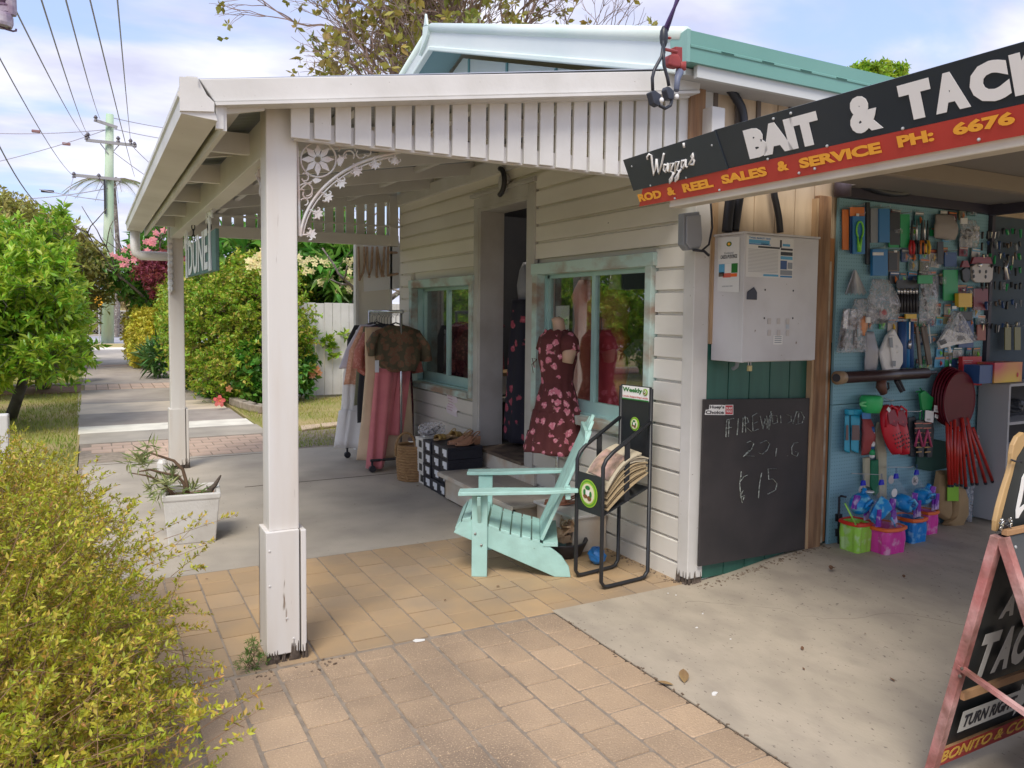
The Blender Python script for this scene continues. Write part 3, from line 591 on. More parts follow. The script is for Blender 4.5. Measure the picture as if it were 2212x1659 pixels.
mkpost('b',8.46,'far square verandah post')
# valance: slats measured along the near end
gx=[0.782,0.872,0.967,1.058,1.152,1.25,1.348,1.443,1.539,1.637,1.735,1.836,1.932,2.026,2.123,2.227,2.328,2.431,2.531,2.627,2.724,2.827,2.925,3.04]
for i in range(len(gx)-1):
    a=gx[i]+ (.0 if i==0 else .008+random.uniform(0,.004)); b_=gx[i+1]-.008; zt=rz((a+b_)/2)-.065; zb=2.355+random.uniform(-.004,.004)
    MB().bx(a,b_,3.50,3.518,zb,zt).build('valance_slat',m_white,ver,bev=.002)
MB().bx(.80,3.04,3.522,3.56,2.35,2.43).build('valance_rail',m_porch,ver)
# far end valance
za_=2.47
MB().bx(.83,X0-.01,8.50,8.545,2.34,2.46).build('valance_rail',m_porch,ver)
gxx=[ .84+i*.118 for i in range(20)]
for i in range(19):
    a=gxx[i]+.012; b_=gxx[i+1]-.012; 
    MB().bx(a,b_,8.55,8.567,2.37,rz(a)-.01).build('valance_slat',m_porch,ver)
MB().bx(.80,X0-.01,8.47,8.50,rz(.8)-.02,rz(.8)+.0).build('valance_rail',m_porch,ver)
MB().hexa([(.80,8.52,rz(.8)-.08),(3.09,8.52,rz(3.04)-.10),(3.09,8.56,rz(3.04)-.10),(.8,8.56,rz(.8)-.08),(.80,8.52,rz(.8)-.0),(3.09,8.52,rz(3.04)-.0),(3.09,8.56,rz(3.04)-.0),(.8,8.56,rz(.8)-.0)]).build('valance_rail',m_porch,ver)
MB().bx(X0-.12,X0-.02,8.49,8.56,2.34,2.9).build('valance_rail',m_porch,ver)
# downpipe
dp=MB(); dp.tube([(.40,8.62,2.37),(.40,8.62,2.20),(.405,8.62,2.16),(.45,8.62,2.13),(.70,8.60,2.13)],.045,n=12); dp.build('downpipe',m_white,ver,smooth=True)
# little post beside far post foot
MB().lathe([(0,0),(.05,0),(.05,.08),(.03,.11),(0,.11)],12,(.60,8.42,0)).build('downpipe_stub',m_white,ver)
# cast lace bracket
br=MB(); BP=lambda zx,zy: Vector(AY(345.6+.3124*zx,129.6+.3124*zy,3.60))
def stroke(pts,r=.0075,flat=.6):
    P=[BP(*p) for p in pts]; br.tube(P,r,n=6,flat=flat)
def arc(c,rad,a0,a1,n=12,kx=1,ky=1): return [(c[0]+rad*kx*math.cos(math.radians(a)),c[1]+rad*ky*math.sin(math.radians(a))) for a in np.linspace(a0,a1,n)]
def bez(p,n=14):
    out=[]
    for t in np.linspace(0,1,n):
        a,b_,c,d=[np.array(q,float) for q in p]; out.append(tuple((1-t)**3*a+3*(1-t)**2*t*b_+3*(1-t)*t*t*c+t**3*d))
    return out
stroke([(945,545),(952,700),(958,900),(962,1100),(965,1215)],.010); stroke([(945,552),(1100,568),(1300,595),(1500,625),(1660,640)],.010)
big=bez([(972,1220),(985,960),(1240,690),(1660,640)],24); stroke(big,.012); stroke([(x+16,y+20) for x,y in big[1:-1]],.006)
stroke(arc((1095,688),122,0,360,30),.007); br2=[]
for k in range(8):
    a=math.radians(k*45); c=(1090,688); u_=np.array((math.cos(a),math.sin(a))); n2=np.array((-u_[1],u_[0])); P=[np.array(c)+u_*22+n2*8,np.array(c)+u_*66+n2*22,np.array(c)+u_*116,np.array(c)+u_*66-n2*22,np.array(c)+u_*22-n2*8]
    br.slab([BP(*p)+Vector((0,-.004,0)) for p in P],(0,.008,0))
stroke(arc((1090,688),28,0,360,14),.006)
tips=[(1620,730),(1490,760),(1375,805),(1275,880),(1190,970),(1125,1080),(1085,1200)]
rts=[(1625,655),(1480,675),(1340,725),(1215,810),(1120,920),(1040,1040),(990,1210)]
for (tx,ty),(rx,ry) in zip(tips,rts):
    d=np.array((tx-rx,ty-ry),float); L1=np.linalg.norm(d); d/=L1; n2=np.array((-d[1],d[0]))
    for s in (-1,1):
        c=np.array((rx,ry))+d*L1*.45+n2*s*26; a0=math.degrees(math.atan2(*(d*1)[::-1])); stroke([tuple(c+ (np.array((math.cos(math.radians(a)),math.sin(math.radians(a))))*(20-7*i/10))) for i,a in enumerate(np.linspace(a0+(-s*150),a0+s*120,11))],.0065)
    P=[]
    for k,a in enumerate(np.linspace(-1.25,1.25,9)):
        rr=(.42 if k%2 else .62)*L1*1.0; P.append(tuple(np.array((rx,ry))+d*L1*.42+ (d*math.cos(a)+n2*math.sin(a))*rr*(.95 if abs(a)<.7 else .7)))
    P.append(tuple(np.array((rx,ry))+d*L1*.35)); br.slab([BP(*p)+Vector((0,-.005,0)) for p in P],(0,.010,0))
    stroke([(rx-d[0]*12,ry-d[1]*12),(rx+d[0]*L1*.5,ry+d[1]*L1*.5)],.008)
for c,r_,a0,a1 in [((1222,615),28,-200,60),((1260,625),60,60,130),((1310,665),45,150,400),((1385,645),38,20,220),((1300,650),80,-90,-20),((1430,640),30,-60,150),
                   ((1000,815),32,-120,120),((1015,800),60,60,150),((1010,905),55,-140,90),((1015,925),38,-20,210),((1000,985),30,-150,90),((990,940),60,-160,-80)]:
    stroke([(c[0]+(r_*(1-.35*i/11))*math.cos(math.radians(a)),c[1]+(r_*(1-.35*i/11))*math.sin(math.radians(a))) for i,a in enumerate(np.linspace(a0,a1,12))],.006)
for P in ([(1222,690),(1240,668),(1270,672),(1262,705),(1235,735),(1226,715)],[(1050,830),(1075,815),(1118,828),(1100,845),(1070,855)]): br.slab([BP(*p)+Vector((0,-.005,0)) for p in P],(0,.01,0))
stroke([(1245,735),(1290,650)],.006); stroke([(1050,840),(1010,860),(975,890)],.006)
m_lace=mat('lace_iron_paint',(.66,.70,.72),(.62,.55,.52),sc=9,rough=.5,dirt=(.45,.27,.2),dsc=14,damt=.35)
br.build('lace_bracket',m_lace,ver,smooth=False)
# second brackets: seen edge-on behind each post
b3=MB()
for i in range(7):
    z=2.24-.085*i; w3=.34-.04*i-.012*i*0; b3.tube([(.745,3.72,z+.06),(.745,3.72+max(.03,.33-.055*i),z+.06-.0)],.007,n=5); b3.ell((.745,3.72+max(.04,.34-.055*i),z+.03),(.008,.025,.03),6,4)
b3.tube([(.745,3.72,1.72),(.745,3.76,1.95),(.745,3.86,2.14),(.745,4.10,2.28)],.010,n=6); b3.build('lace_bracket',m_lace,ver)
b4=MB()
for i in range(9): b4.ell((.70,8.44-.03,2.28-.06*i),(.03,.02,.035),6,4)
b4.tube([(.70,8.45,2.3),(.70,8.45,1.75)],.012,n=5); b4.build('lace_bracket',m_lace,ver)
# ================================================================= PLANTS
def leafm(name,c,c2,rough=.5,tr=.35,isl=.3,sc=2.0): return mat(name,c,c2,sc=sc,rough=rough,trans=tr,isl=isl)
def BL(u,v,y,ru,rv,ry):
    c=AY(u,v,y); d=(c-EYE)@f0; return (c[0],c[1],c[2],ru/F*d,ry,rv/F*d)
m_twig=mat('twig_bark',(0.20,0.13,0.08),(0.14,0.09,0.06),sc=10,rough=.9)
m_bark=mat('grey_bark',(0.24,0.20,0.17),(0.12,0.10,0.09),sc=6,rough=.95,bump=.8,bsc=20,spots=(.42,.45,.38),ssc=14,sth=.60)
m_dbark=mat('dark_bark',(0.07,0.06,0.055),(0.13,0.12,0.10),sc=6,rough=.95,bump=.8,bsc=20)
def plant(name,label,cat,blobs,n,slen,lper,ll,lw,m,trunk=None,group=None,twm=m_twig,tw=0.0015,seed=1,stem='stems',base=None,m2=None,**k):
    b=base if base is not None else (blobs[0][0],blobs[0][1],0)
    t=thing(name,label,cat,b,group)
    LV,LF,TV,TF=sprigs(blobs,n,slen,lper,ll,lw,tw=tw,seed=seed,**k)
    mi=None; ms=m
    if m2 is not None:
        nl=len(LF)//2; z=np.random.default_rng(seed+9).random(nl)<m2[1]; mi=np.repeat(z,2).astype(int) if False else np.repeat(z.astype(np.int32),2); ms=[m,m2[0]]
    # leaf faces come as pairs per leaf
    stuff(fastmesh('foliage',LV,LF,ms,t,nper=3,mi=mi)); stuff(fastmesh(stem,TV,TF,twm,t,nper=4))
    if trunk: trunk(t)
    return t
def spr_seed(): pass
m_bush=leafm('fine_bush_leaf',(0.40,0.45,0.03),(0.52,0.47,0.05),tr=.35,isl=.3,sc=3.5)
m_bushy=leafm('yellow_bush_leaf',(0.66,0.50,0.09),(0.55,0.33,0.09),tr=.35,isl=.25)
fb=[(-.62,2.9,.52,.84,.95,.52),(-.50,2.05,.42,.68,.70,.44),(-1.15,3.5,.60,1.0,1.1,.54),(-.38,3.9,.42,.52,.8,.46),(-.3,2.5,.42,.45,.6,.42),(-.15,3.1,.28,.40,.6,.3),(-1.2,2.4,.5,.8,1.0,.5),(-.95,4.3,.62,.75,.7,.48),(-.55,3.3,.62,.6,.7,.42)]
plant('front_shrub','large fine leaved yellow green shrub spreading over the paving at lower left','shrub',fb,13500,.13,34,.018,.0075,m_bush,seed=3,up=.25,curl=.55,shell=.35,m2=(m_bushy,.20),twm=mat('shrub_twig',(.30,.18,.10),rough=.9),tw=.0013,lspread=.75,zmin=.03)
# inner woody stems of the shrub
q=MB(); gg=np.random.default_rng(4)
for i in range(60):
    bb=fb[i%len(fb)]; a=gg.random()*6.28; q.tube([(bb[0]*.9+.05*math.cos(a),bb[1]+.05*math.sin(a),-.02),(bb[0]+.35*bb[3]*math.cos(a),bb[1]+.35*bb[4]*math.sin(a),bb[2]*.9),(bb[0]+.6*bb[3]*math.cos(a),bb[1]+.6*bb[4]*math.sin(a),bb[2]*(.9+.5*gg.random()))],[.012,.008,.003],n=5)
q.build('woody_stems',m_dbark,bpy.data.objects['front_shrub'])
# two upright sprigs above the shrub
def sprig_up(u,v0,v1,y,k):
    return BL(u,(v0+v1)/2,y,k,(v1-v0)/2,.1)
# glossy round tree at left
m_tree=leafm('glossy_bright_leaf',(0.36,0.56,0.04),(0.24,0.44,0.04),rough=.35,tr=.4,isl=.3,sc=1.2)
m_tree2=leafm('lime_leaf',(0.52,0.64,0.08),(0.42,0.55,0.07),rough=.35,tr=.45,isl=.2,sc=1.2)
tb=[BL(-10,690,12.5,140,100,1.4),BL(75,610,12.3,78,80,1.1),BL(15,570,12.8,100,75,1.3),BL(118,690,12.2,52,55,.8),BL(-5,780,12.2,80,42,.9),BL(120,500,12.5,28,40,.3),BL(-120,640,12.6,150,150,1.4),BL(80,760,12,90,50,.8)]
def tr1(t):
    q=MB(); p0=G(22,905); p1=AY(55,800,12.9); p2=AY(95,700,12.6)
    q.tube([p0,AY(45,840,12.9),p1,p2],[.085,.07,.06,.05],n=8); q.tube([p1,AY(10,740,12.5),AY(-60,660,12.5)],[.05,.04,.03],n=6); q.tube([p2,AY(120,600,12.3),AY(110,520,12.5)],[.05,.035,.02],n=6); q.tube([p2,AY(60,620,12.9),AY(40,560,12.8)],[.05,.03,.02],n=6); q.build('trunk',m_dbark,t,smooth=True)
plant('leafy_tree','round glossy bright green tree with a leaning dark trunk left of the footpath','tree',tb,2300,.20,15,.125,.045,m_tree,tr1,'trees along the verge',m_dbark,.004,seed=5,m2=(m_tree2,.3),up=.3,curl=.6,shell=.45,gap=.45,whorl=False,base=tuple(G(22,905)),lspread=.8)
# top shoots of that tree
# second tree with grey trunk behind
tb2=[BL(60,730,17,90,45,1.5),BL(120,715,17,35,32,.7),BL(-60,720,17,140,90,1.5),BL(70,640,17,70,55,1.3)]
def tr2(t):
    q=MB(); p0=G(93,840); q.tube([p0,AY(90,790,17),AY(100,740,17)],[.14,.12,.09],n=8); q.tube([AY(94,835,17.0),AY(118,800,17),AY(130,745,17)],[.10,.08,.06],n=8); q.build('trunk',m_bark,t,smooth=True)
plant('verge_tree','smaller green tree with a forked lichen grey trunk behind the leaning one','tree',tb2,1100,.22,16,.14,.05,m_tree,tr2,'trees along the verge',m_dbark,.004,seed=6,base=tuple(G(93,840)),m2=(m_tree2,.2))
q=[BL(160,760,19.5,22,22,.35)]
def tr3(t):
    q=MB()
    for u in (150,157,163): q.tube([AY(u,795,19.5),AY(u+random.uniform(-6,6),760,19.5)],[.02,.012],n=5)
    q.build('stem',m_twig,t)
plant('young_shrub','little two stemmed shrub at the edge of the far lawn bed','shrub',q,150,.12,14,.12,.05,m_tree,tr3,seed=8,base=tuple(G(157,797)))
# olive trees further back
m_ol=leafm('olive_leaf',(0.32,0.33,0.07),(0.42,0.38,0.10),tr=.3,isl=.25,sc=.5)
def farT(nm,lab,bl,n,u,y,m,seed,ll=.16):
    def tr(t):
        q=MB(); b=AY(u,bl[0][0]*0+700,y); x=b[0]; top=bl[0]; q.tube([(x,y,-.1),(x+.2,y,top[2]*.5),(top[0],top[1],top[2])],[.28,.2,.08],n=7)
        for bb in bl[1:]: q.tube([(x+.15,y,top[2]*.45),(bb[0],bb[1],bb[2])],[.12,.04],n=5)
        q.build('trunk',m_dbark,t,smooth=True)
    b=AY(u,700,y); return plant('olive_tree',lab,'tree',bl,n,.45,16,ll,ll*.45,m,tr,'trees along the verge',m_dbark,.01,seed=seed,base=(b[0],y,0),curl=.6,shell=.5)
farT('a','olive green tree crown behind the bright tree at far left',[BL(30,520,24,110,55,2.4),BL(120,560,24,70,60,2),BL(-80,540,24,150,110,2.5),BL(190,600,25,45,60,1.5)],1500,60,24,m_ol,11)
farT('b','ragged autumn toned tree at the extreme left above the others',[BL(15,475,30,55,35,1.4),BL(-70,480,30,90,70,2)],420,0,30,m_ol,12,.2)
# trees beyond the frame on the road side, mirrored in the shop windows
for i,(x,y,h,lab) in enumerate([(-4.2,10.5,3.0,'first broad green street tree outside the left edge'),(-6.5,15.5,3.8,'second broad green street tree outside the left edge'),(-7.5,7.5,3.4,'third broad green street tree across from the shop'),(-5.0,21,4.0,'fourth broad green street tree far up the verge')]):
    bl=[(x,y,h*.62,1.5,1.5,h*.38),(x+.7,y+.8,h*.5,1.1,1.2,h*.3),(x-.8,y-.7,h*.55,1.2,1.1,h*.3)]
    def tr(t,x=x,y=y,h=h):
        q=MB(); q.tube([(x,y,-.05),(x+.1,y,h*.3),(x,y,h*.6)],[.13,.1,.06],n=7); q.build('trunk',m_bark,t)
    plant('street_tree',lab,'tree',bl,800,.35,16,.15,.06,m_tree,tr,'trees along the verge',m_dbark,.005,seed=30+i,m2=(m_tree2,.2))
# hibiscus hedge right of the path
m_hib=leafm('hedge_leaf',(0.23,0.42,0.03),(0.38,0.50,0.05),tr=.35,isl=.3,sc=1.5,rough=.4)
m_hiby=leafm('hedge_leaf_yellow',(0.60,0.56,0.09),(0.52,0.42,0.08),tr=.35,isl=.2)
m_hibd=leafm('hedge_leaf_deep',(0.10,0.26,0.035),(0.15,0.34,0.045),tr=.3,isl=.25,rough=.35)
hb=[BL(580,700,14.6,72,120,1.1),BL(500,720,15.5,100,120,1.3),BL(440,730,16.5,75,100,1.2),BL(560,620,15.4,80,60,.9),BL(610,760,14.2,38,70,.5),BL(480,620,17,75,55,1.2),BL(430,650,19,60,60,1.3),BL(530,800,14.3,100,50,.7),BL(640,610,15.9,30,60,.5)]
plant('hibiscus_hedge','tall yellow green hibiscus hedge with a few pink flowers beside the footpath','hedge',hb,4300,.22,17,.075,.045,m_hib,seed=15,m2=(m_hiby,.24),curl=.6,shell=.55,tw=.003,zmin=.05,base=(2.7,14.6,0),gap=.25)
plant('climber','dark green large leaved climber low in front of the hedge','shrub',[BL(590,820,13.8,60,45,.3),BL(480,850,15.2,30,18,.3),BL(560,770,14.0,45,22,.2),BL(450,830,17,40,25,.4),BL(655,800,14.2,14,45,.15)],700,.16,12,.12,.07,m_hibd,seed=16,curl=.7,shell=.5,base=(2.6,13.9,0))
m_pink=leafm('pink_petal',(0.80,0.10,0.16),(0.85,0.2,0.22),tr=.3,isl=.15); m_orange=leafm('orange_petal',(0.85,0.25,0.14),(0.8,.35,.22),tr=.3,isl=.15)
m_yel=mat('stamen_yellow',(.8,.6,.1),rough=.6)
def flower(u,v,y,r,m,lab,grp='hibiscus flowers on the hedge',n=5,nm='hibiscus_flower'):
    c=Vector(AY(u,v,y)); t=thing(nm,lab,'flower',c,grp); d=(Vector((0,0,1.6))-c).normalized()+Vector((random.uniform(-.5,.5),random.uniform(-.3,.3),random.uniform(-.1,.4))); d.normalize(); a=d.orthogonal().normalized(); b_=d.cross(a)
    for k in range(n):
        an=2*math.pi*k/n; u_=a*math.cos(an)+b_*math.sin(an); w_=d.cross(u_)
        MB().add([c,c+u_*r*.55+w_*r*.36+d*r*.25,c+u_*r+w_*r*.2+d*r*.16,c+u_*r-w_*r*.2+d*r*.16,c+u_*r*.55-w_*r*.36+d*r*.25],[(0,1,2,3,4)]).build('petal',m,t)
    MB().tube([c,c+d*r*.7],[r*.07,r*.05],n=5).build('stamen',m_yel,t)
for u,v,y,r,m,lab in [(473,867,13.2,.10,m_pink,'largest bright pink hibiscus flower beside the far verandah post'),(495,840,13.8,.06,m_orange,'small salmon flower above the large pink one'),(590,845,13.6,.06,m_orange,'salmon flower halfway up the hedge near the near post'),(610,895,13.0,.07,m_orange,'orange red flower low on the hedge left of the near post'),(530,925,12.9,.075,m_orange,'orange bloom lying on the stone edging'),(503,765,14.4,.05,m_pink,'tiny pink flower in the middle of the hedge'),(655,905,12.7,.04,m_orange,'tiny orange flower low behind the near post')]: flower(u,v,y,r,m,lab)
for i,(u,v) in enumerate([(668,805),(676,810),(683,800),(690,806),(686,796),(672,812)]): flower(u,v,14.0,.055,m_orange,'%s red trumpet flower of the spray against the white fence'%['leftmost','second','middle','fourth','highest','lowest'][i],'red trumpet flowers on the fence')
# frangipani with cream flowers behind the fence
m_fl=leafm('frangipani_leaf',(0.13,0.31,0.05),(0.19,0.40,0.06),tr=.35,isl=.2,rough=.35)
def tr4(t):
    q=MB(); g=np.random.default_rng(3)
    limbs(q,(4.6,15.9,0),(-.1,0,1),1.5,.13,3,g,3,.6,.75,.1); q.build('trunk',m_bark,t,smooth=True)
fr=plant('frangipani_tree','frangipani tree with long dark leaves and cream flower clusters behind the white fence','tree',[BL(700,590,16,80,70,1.0),BL(760,600,16,40,80,.9),BL(640,560,16.4,70,50,.9),BL(700,530,16.3,110,50,1),BL(560,550,16.6,85,40,.9)],760,.3,11,.34,.10,m_fl,tr4,None,m_bark,.012,seed=18,curl=.6,shell=.55,base=(4.6,15.9,0),lspread=.9)
m_crf=leafm('cream_petal',(0.85,0.78,0.42),(0.85,0.74,0.34),tr=.3,isl=.1)
def cluster(u,v,y,lab,m,grp,k=7,r=.07,sp=.11,nm='flower_cluster',par=None):
    c=Vector(AY(u,v,y)); t=thing(nm,lab,'flower cluster',c,grp); g=random
    for j in range(k):
        p=c+Vector((g.uniform(-sp,sp),g.uniform(-.05,.05),g.uniform(-sp*.7,sp*.7))); d=Vector((g.uniform(-.5,.5),-1,g.uniform(0,.8))).normalized(); a=d.orthogonal().normalized(); b_=d.cross(a); q=MB()
        for i in range(5):
            an=2*math.pi*i/5; u_=a*math.cos(an)+b_*math.sin(an); w_=d.cross(u_); q.add([p,p+u_*r*.5+w_*r*.3,p+u_*r+d*r*.1,p+u_*r*.5-w_*r*.3],[(0,1,2,3)])
        q.build('blossom',m,t)
for u,v,lab in [(672,565,'cream flower cluster closest to the near post'),(706,566,'cream flower cluster high in the middle'),(755,566,'cream flower cluster high beside the wing wall'),(740,590,'largest cream flower cluster'),(712,598,'small cream cluster below the middle'),(691,610,'cream cluster lowest on the left'),(742,618,'drooping cream cluster below the largest'),(664,584,'small cream cluster at the post edge'),(757,604,'cream cluster touching the wing wall'),(538,572,'cream cluster lowest left of the near post'),(552,563,'cream cluster second from the hanging sign'),(566,582,'cream cluster lowest of the left group'),(592,566,'cream cluster against the left side of the near post'),(572,548,'highest cream cluster of the left group'),(640,562,'cream cluster behind the near post')]:
    cluster(u,v,14.9 if u>640 else 14.0,lab,m_crf,'cream frangipani clusters',k=8 if 'largest' in lab else 5,r=.075,sp=.16 if 'largest' in lab else .10)
# pink flowering tree over the path end
m_pf=leafm('salmon_petal',(0.85,0.40,0.36),(0.80,0.28,0.30),tr=.3,isl=.15)
def tr5(t):
    q=MB(); g=np.random.default_rng(8); b=AY(345,700,25); limbs(q,(b[0]+.4,25,0),(-.05,0,1),2.0,.08,3,g,3,.6,.75,.15); q.build('trunk',m_bark,t,smooth=True)
b=AY(345,700,25)
plant('pink_frangipani','pink flowered frangipani leaning over the footpath beyond the verandah','tree',[BL(330,570,25,50,50,1.3),BL(270,590,24.5,45,28,1),BL(335,630,25,50,40,1),BL(350,520,25,50,40,1.2)],420,.3,9,.30,.10,m_fl,tr5,None,m_bark,.012,seed=21,base=(b[0],25,0),gap=.3,shell=.4)
for i,(u,v) in enumerate([(322,520),(336,520),(344,500),(281,545),(290,532),(300,562),(318,548),(268,566),(306,555),(255,553),(330,575),(350,545)]): cluster(u,v,23.2,'%s salmon blossom cluster counted from the gutter down'%['first','second','third','fourth','fifth','sixth','seventh','eighth','ninth','tenth','eleventh','twelfth'][i],m_pf,'salmon frangipani clusters',k=4,r=.10,sp=.14)
m_red=leafm('maroon_leaf',(0.20,0.03,0.05),(0.35,0.08,0.09),tr=.3,isl=.3)
plant('maroon_shrub','maroon leaved shrub above the hedge beside the far verandah post','shrub',[BL(370,600,22,35,30,.8),BL(345,585,23,30,25,.8)],330,.3,16,.12,.05,m_red,seed=22,base=(3.0,22,0))
# dark spiky cordyline, yellow hedge
m_yh=leafm('golden_leaf',(0.78,0.68,0.09),(0.55,0.57,0.07),tr=.35,isl=.25,sc=1)
plant('golden_hedge','clipped golden yellow hedge at the right of the far footpath','hedge',[BL(314,732,24.0,32,54,2.0),BL(340,722,23.5,34,50,1.5),BL(322,692,24.5,38,24,1.8)],2300,.16,14,.09,.05,m_yh,seed=23,base=(1.9,24,0),shell=.6)
m_cord=leafm('cordyline_leaf',(0.06,0.17,0.04),(0.10,0.22,0.05),tr=.2,isl=.3,rough=.35)
plant('cordyline','dark green strap leaved clump beside the golden hedge','shrub',[BL(350,770,20,20,18,.5)],46,.2,9,.42,.05,m_cord,seed=24,base=(2.4,19.5,0),curl=.8)
plant('green_shrub','bright green shrub between the golden hedge and the verandah post','shrub',[BL(380,690,21,24,80,1.2),BL(385,640,22,28,60,1.2)],900,.2,14,.10,.05,m_hib,seed=25,base=(2.6,21,0),m2=(m_hiby,.2))
# bare limbed tree behind the shop
m_yg=leafm('sparse_leaf',(0.24,0.28,0.05),(0.32,0.26,0.06),tr=.35,isl=.3,sc=.4)
m_limb=mat('pinkish_bark',(0.27,0.19,0.16),(0.20,0.14,0.12),sc=3,rough=.9)
def bare(x,y,z0,h,dep,seed,label,spread,nleaf,par=None,ru=.25):
    t=thing('bare_tree',label,'tree',(x,y,0),'thinly leaved trees behind the shop'); g=np.random.default_rng(seed); q=MB(); ends=[]
    q.tube([(x,y,0),(x,y,z0)],[ru,ru*.9],n=8)
    for i in range(spread):
        a=6.283*i/spread+g.random()*.5; limbs(q,(x,y,z0),(math.cos(a)*.75,math.sin(a)*.75,.8),h,ru*.55,dep,g,3,.42,.74,.10,ends,6,wob=.16)
    q.build('trunk',m_limb,t)
    E=np.array([[*p,*d] for p,d in ends]); pk=g.choice(len(E),nleaf); V=[];Fq=[]
    for j,i in enumerate(pk):
        p=E[i,:3]+g.normal(size=3)*.07
        for _ in range(5):
            d=g.normal(size=3); d/=np.linalg.norm(d); w_=np.cross(d,g.normal(size=3)); w_/=np.linalg.norm(w_); l=.11+.11*g.random(); o=len(V); V+= [p,p+d*l*.5+w_*l*.28,p+d*l,p+d*l*.5-w_*l*.28]; Fq+=[(o,o+1,o+2,o+3)]
    stuff(fastmesh('foliage',V,Fq,m_yg,t)); return t
bare(7.9,17.2,4.2,1.85,6,41,'thinly leaved grey limbed tree rising behind the gable',7,1700,ru=.26)
bare(12.6,17.5,5.0,1.05,4,42,'smaller thinly leaved tree top right of the gable peak',4,150,ru=.16)
for u,y,r,l in ((1870,17,30,'leafy tree top peeping over the gutter left of the black sign'),(1915,17.5,22,'second leafy tree top peeping over the gutter beside the black sign')):
    def tr(t,u=u,y=y): 
        b=AY(u,160,y); q=MB(); q.tube([(b[0],y,0),(b[0],y,b[2])],[.15,.06],n=6); q.build('trunk',m_bark,t)
    b=AY(u,160,y); plant('tree_top',l,'tree',[BL(u,168,y,r,22,.6)],220,.2,14,.16,.07,m_hib,tr,None,seed=int(u),base=(b[0],y,0),shell=.4)
# palm fronds behind the pole
def palm(u,v,y,lab,R_=2.6):
    c=Vector(AY(u,v,y)); t=thing('palm_tree',lab,'palm',(c.x,y,0)); q=MB(); q.tube([(c.x,y,0),(c.x+.2,y,c.z*.5),(c.x,y,c.z)],[.16,.13,.10],n=8); q.build('trunk',m_bark,t); V=[];Fq=[]; g=np.random.default_rng(9); st=MB()
    for k in range(13):
        a=k*6.283/13; pts=[]; 
        for s in np.linspace(0,1,9): pts.append(c+Vector((math.cos(a)*R_*s,math.sin(a)*R_*s,1.0*s-1.9*s*s)))
        st.tube(pts,[.03]*3+[.02]*3+[.01]*3,n=4)
        for i in range(70):
            s=.12+.86*i/70; kk=min(int(s*8),7); p=pts[kk].lerp(pts[kk+1],s*8-kk); side=1 if i%2 else -1; d=Vector((-math.sin(a)*side+math.cos(a)*.5,math.cos(a)*side+math.sin(a)*.5,-.55)).normalized(); l=.55*(1-.5*s); w_=Vector((math.cos(a),math.sin(a),0))*.018; o=len(V); V+=[p-w_,p+w_,p+d*l]; Fq.append((o,o+1,o+2))
    stuff(fastmesh('frond_leaflets',V,Fq,leafm('palm_leaflet',(.16,.22,.09),(.2,.22,.1)),t,nper=3)); st.build('frond_ribs',m_twig,t)
palm(245,392,50,'tall palm with drooping fronds behind the green utility pole')
# far band: shrubs, trees and sheds beyond the road
m_far=leafm('far_shrub_leaf',(0.24,0.22,0.10),(0.36,0.28,0.13),tr=.2,isl=.25,sc=.1); m_farg=leafm('far_green_leaf',(0.12,0.17,0.08),(0.17,0.22,0.09),tr=.2,isl=.25,sc=.1)
for i,(u,v,y,ru,rv,m,lab) in enumerate([(270,680,62,65,35,m_far,'low olive brown shrub beyond the road right of the pole'),(330,690,60,50,30,m_far,'second olive brown shrub beyond the road'),(180,690,66,60,35,m_far,'olive shrub beyond the road left of the pole'),(330,640,75,70,45,m_farg,'dark green tree beyond the road behind the shrubs'),(60,680,70,90,45,m_farg,'dark tree beyond the road at far left'),(430,660,70,60,55,m_farg,'dark tree beyond the road hidden by the hedge'),(-60,680,70,90,50,m_farg,'dark tree beyond the road outside the left edge'),(230,665,90,90,25,m_farg,'distant tree line behind the pole')]):
    plant('far_tree',lab,'tree',[BL(u,v,y,ru,rv,2.5),BL(u+ru*.6,v+rv*.2,y,ru*.6,rv*.7,2)],420,.9,14,.55,.3,m,None,'trees beyond the road',m_dbark,.03,seed=50+i,base=(float(AY(u,v,y)[0]),y,0),shell=.35,zmin=.2)
# ================================================================= FAR THINGS
m_galv=mat('galvanised',(.5,.52,.53),rough=.5,metal=.5)
cf=thing('chainlink_fence','low galvanised chain wire fence across the dry grass beyond the road','fence',(3,57,0))
for k in range(14):
    x=-16+k*2.6; MB().tube([(x,57+x*.05,0),(x,57+x*.05,1.5)],.04,n=6).build('post',m_galv,cf)
rl=MB(); rl.tube([(-16,56.2,1.45),(18,57.9,1.45)],.03,n=5); rl.build('rail',m_galv,cf)
me=MB()
for k in range(170):
    x=-16+k*.2; yy=57+x*.05; me.bar((x,yy,.05),(x+1.4,yy+.07,1.45),.012,.012); me.bar((x,yy,1.45),(x+1.4,yy+.07,.05),.012,.012)
stuff(me.build('wire_mesh',m_galv,cf))
m_sign=mat('sign_yellow',(.85,.42,.03),rough=.5)
ys=thing('warning_sign','small orange yellow diamond road sign just left of the green pole','sign',tuple(G(207,742)))
c=Vector(AY(213,648,40.8)); MB().tube([(c.x,c.y+.04,0),(c.x,c.y+.04,c.z+.25)],.035,n=6).build('post',m_galv,ys); MB().slab([c+Vector((0,0,.34)),c+Vector((.34,0,0)),c+Vector((0,0,-.34)),c+Vector((-.34,0,0))],(0,.02,0)).build('sign_panel',m_sign,ys)
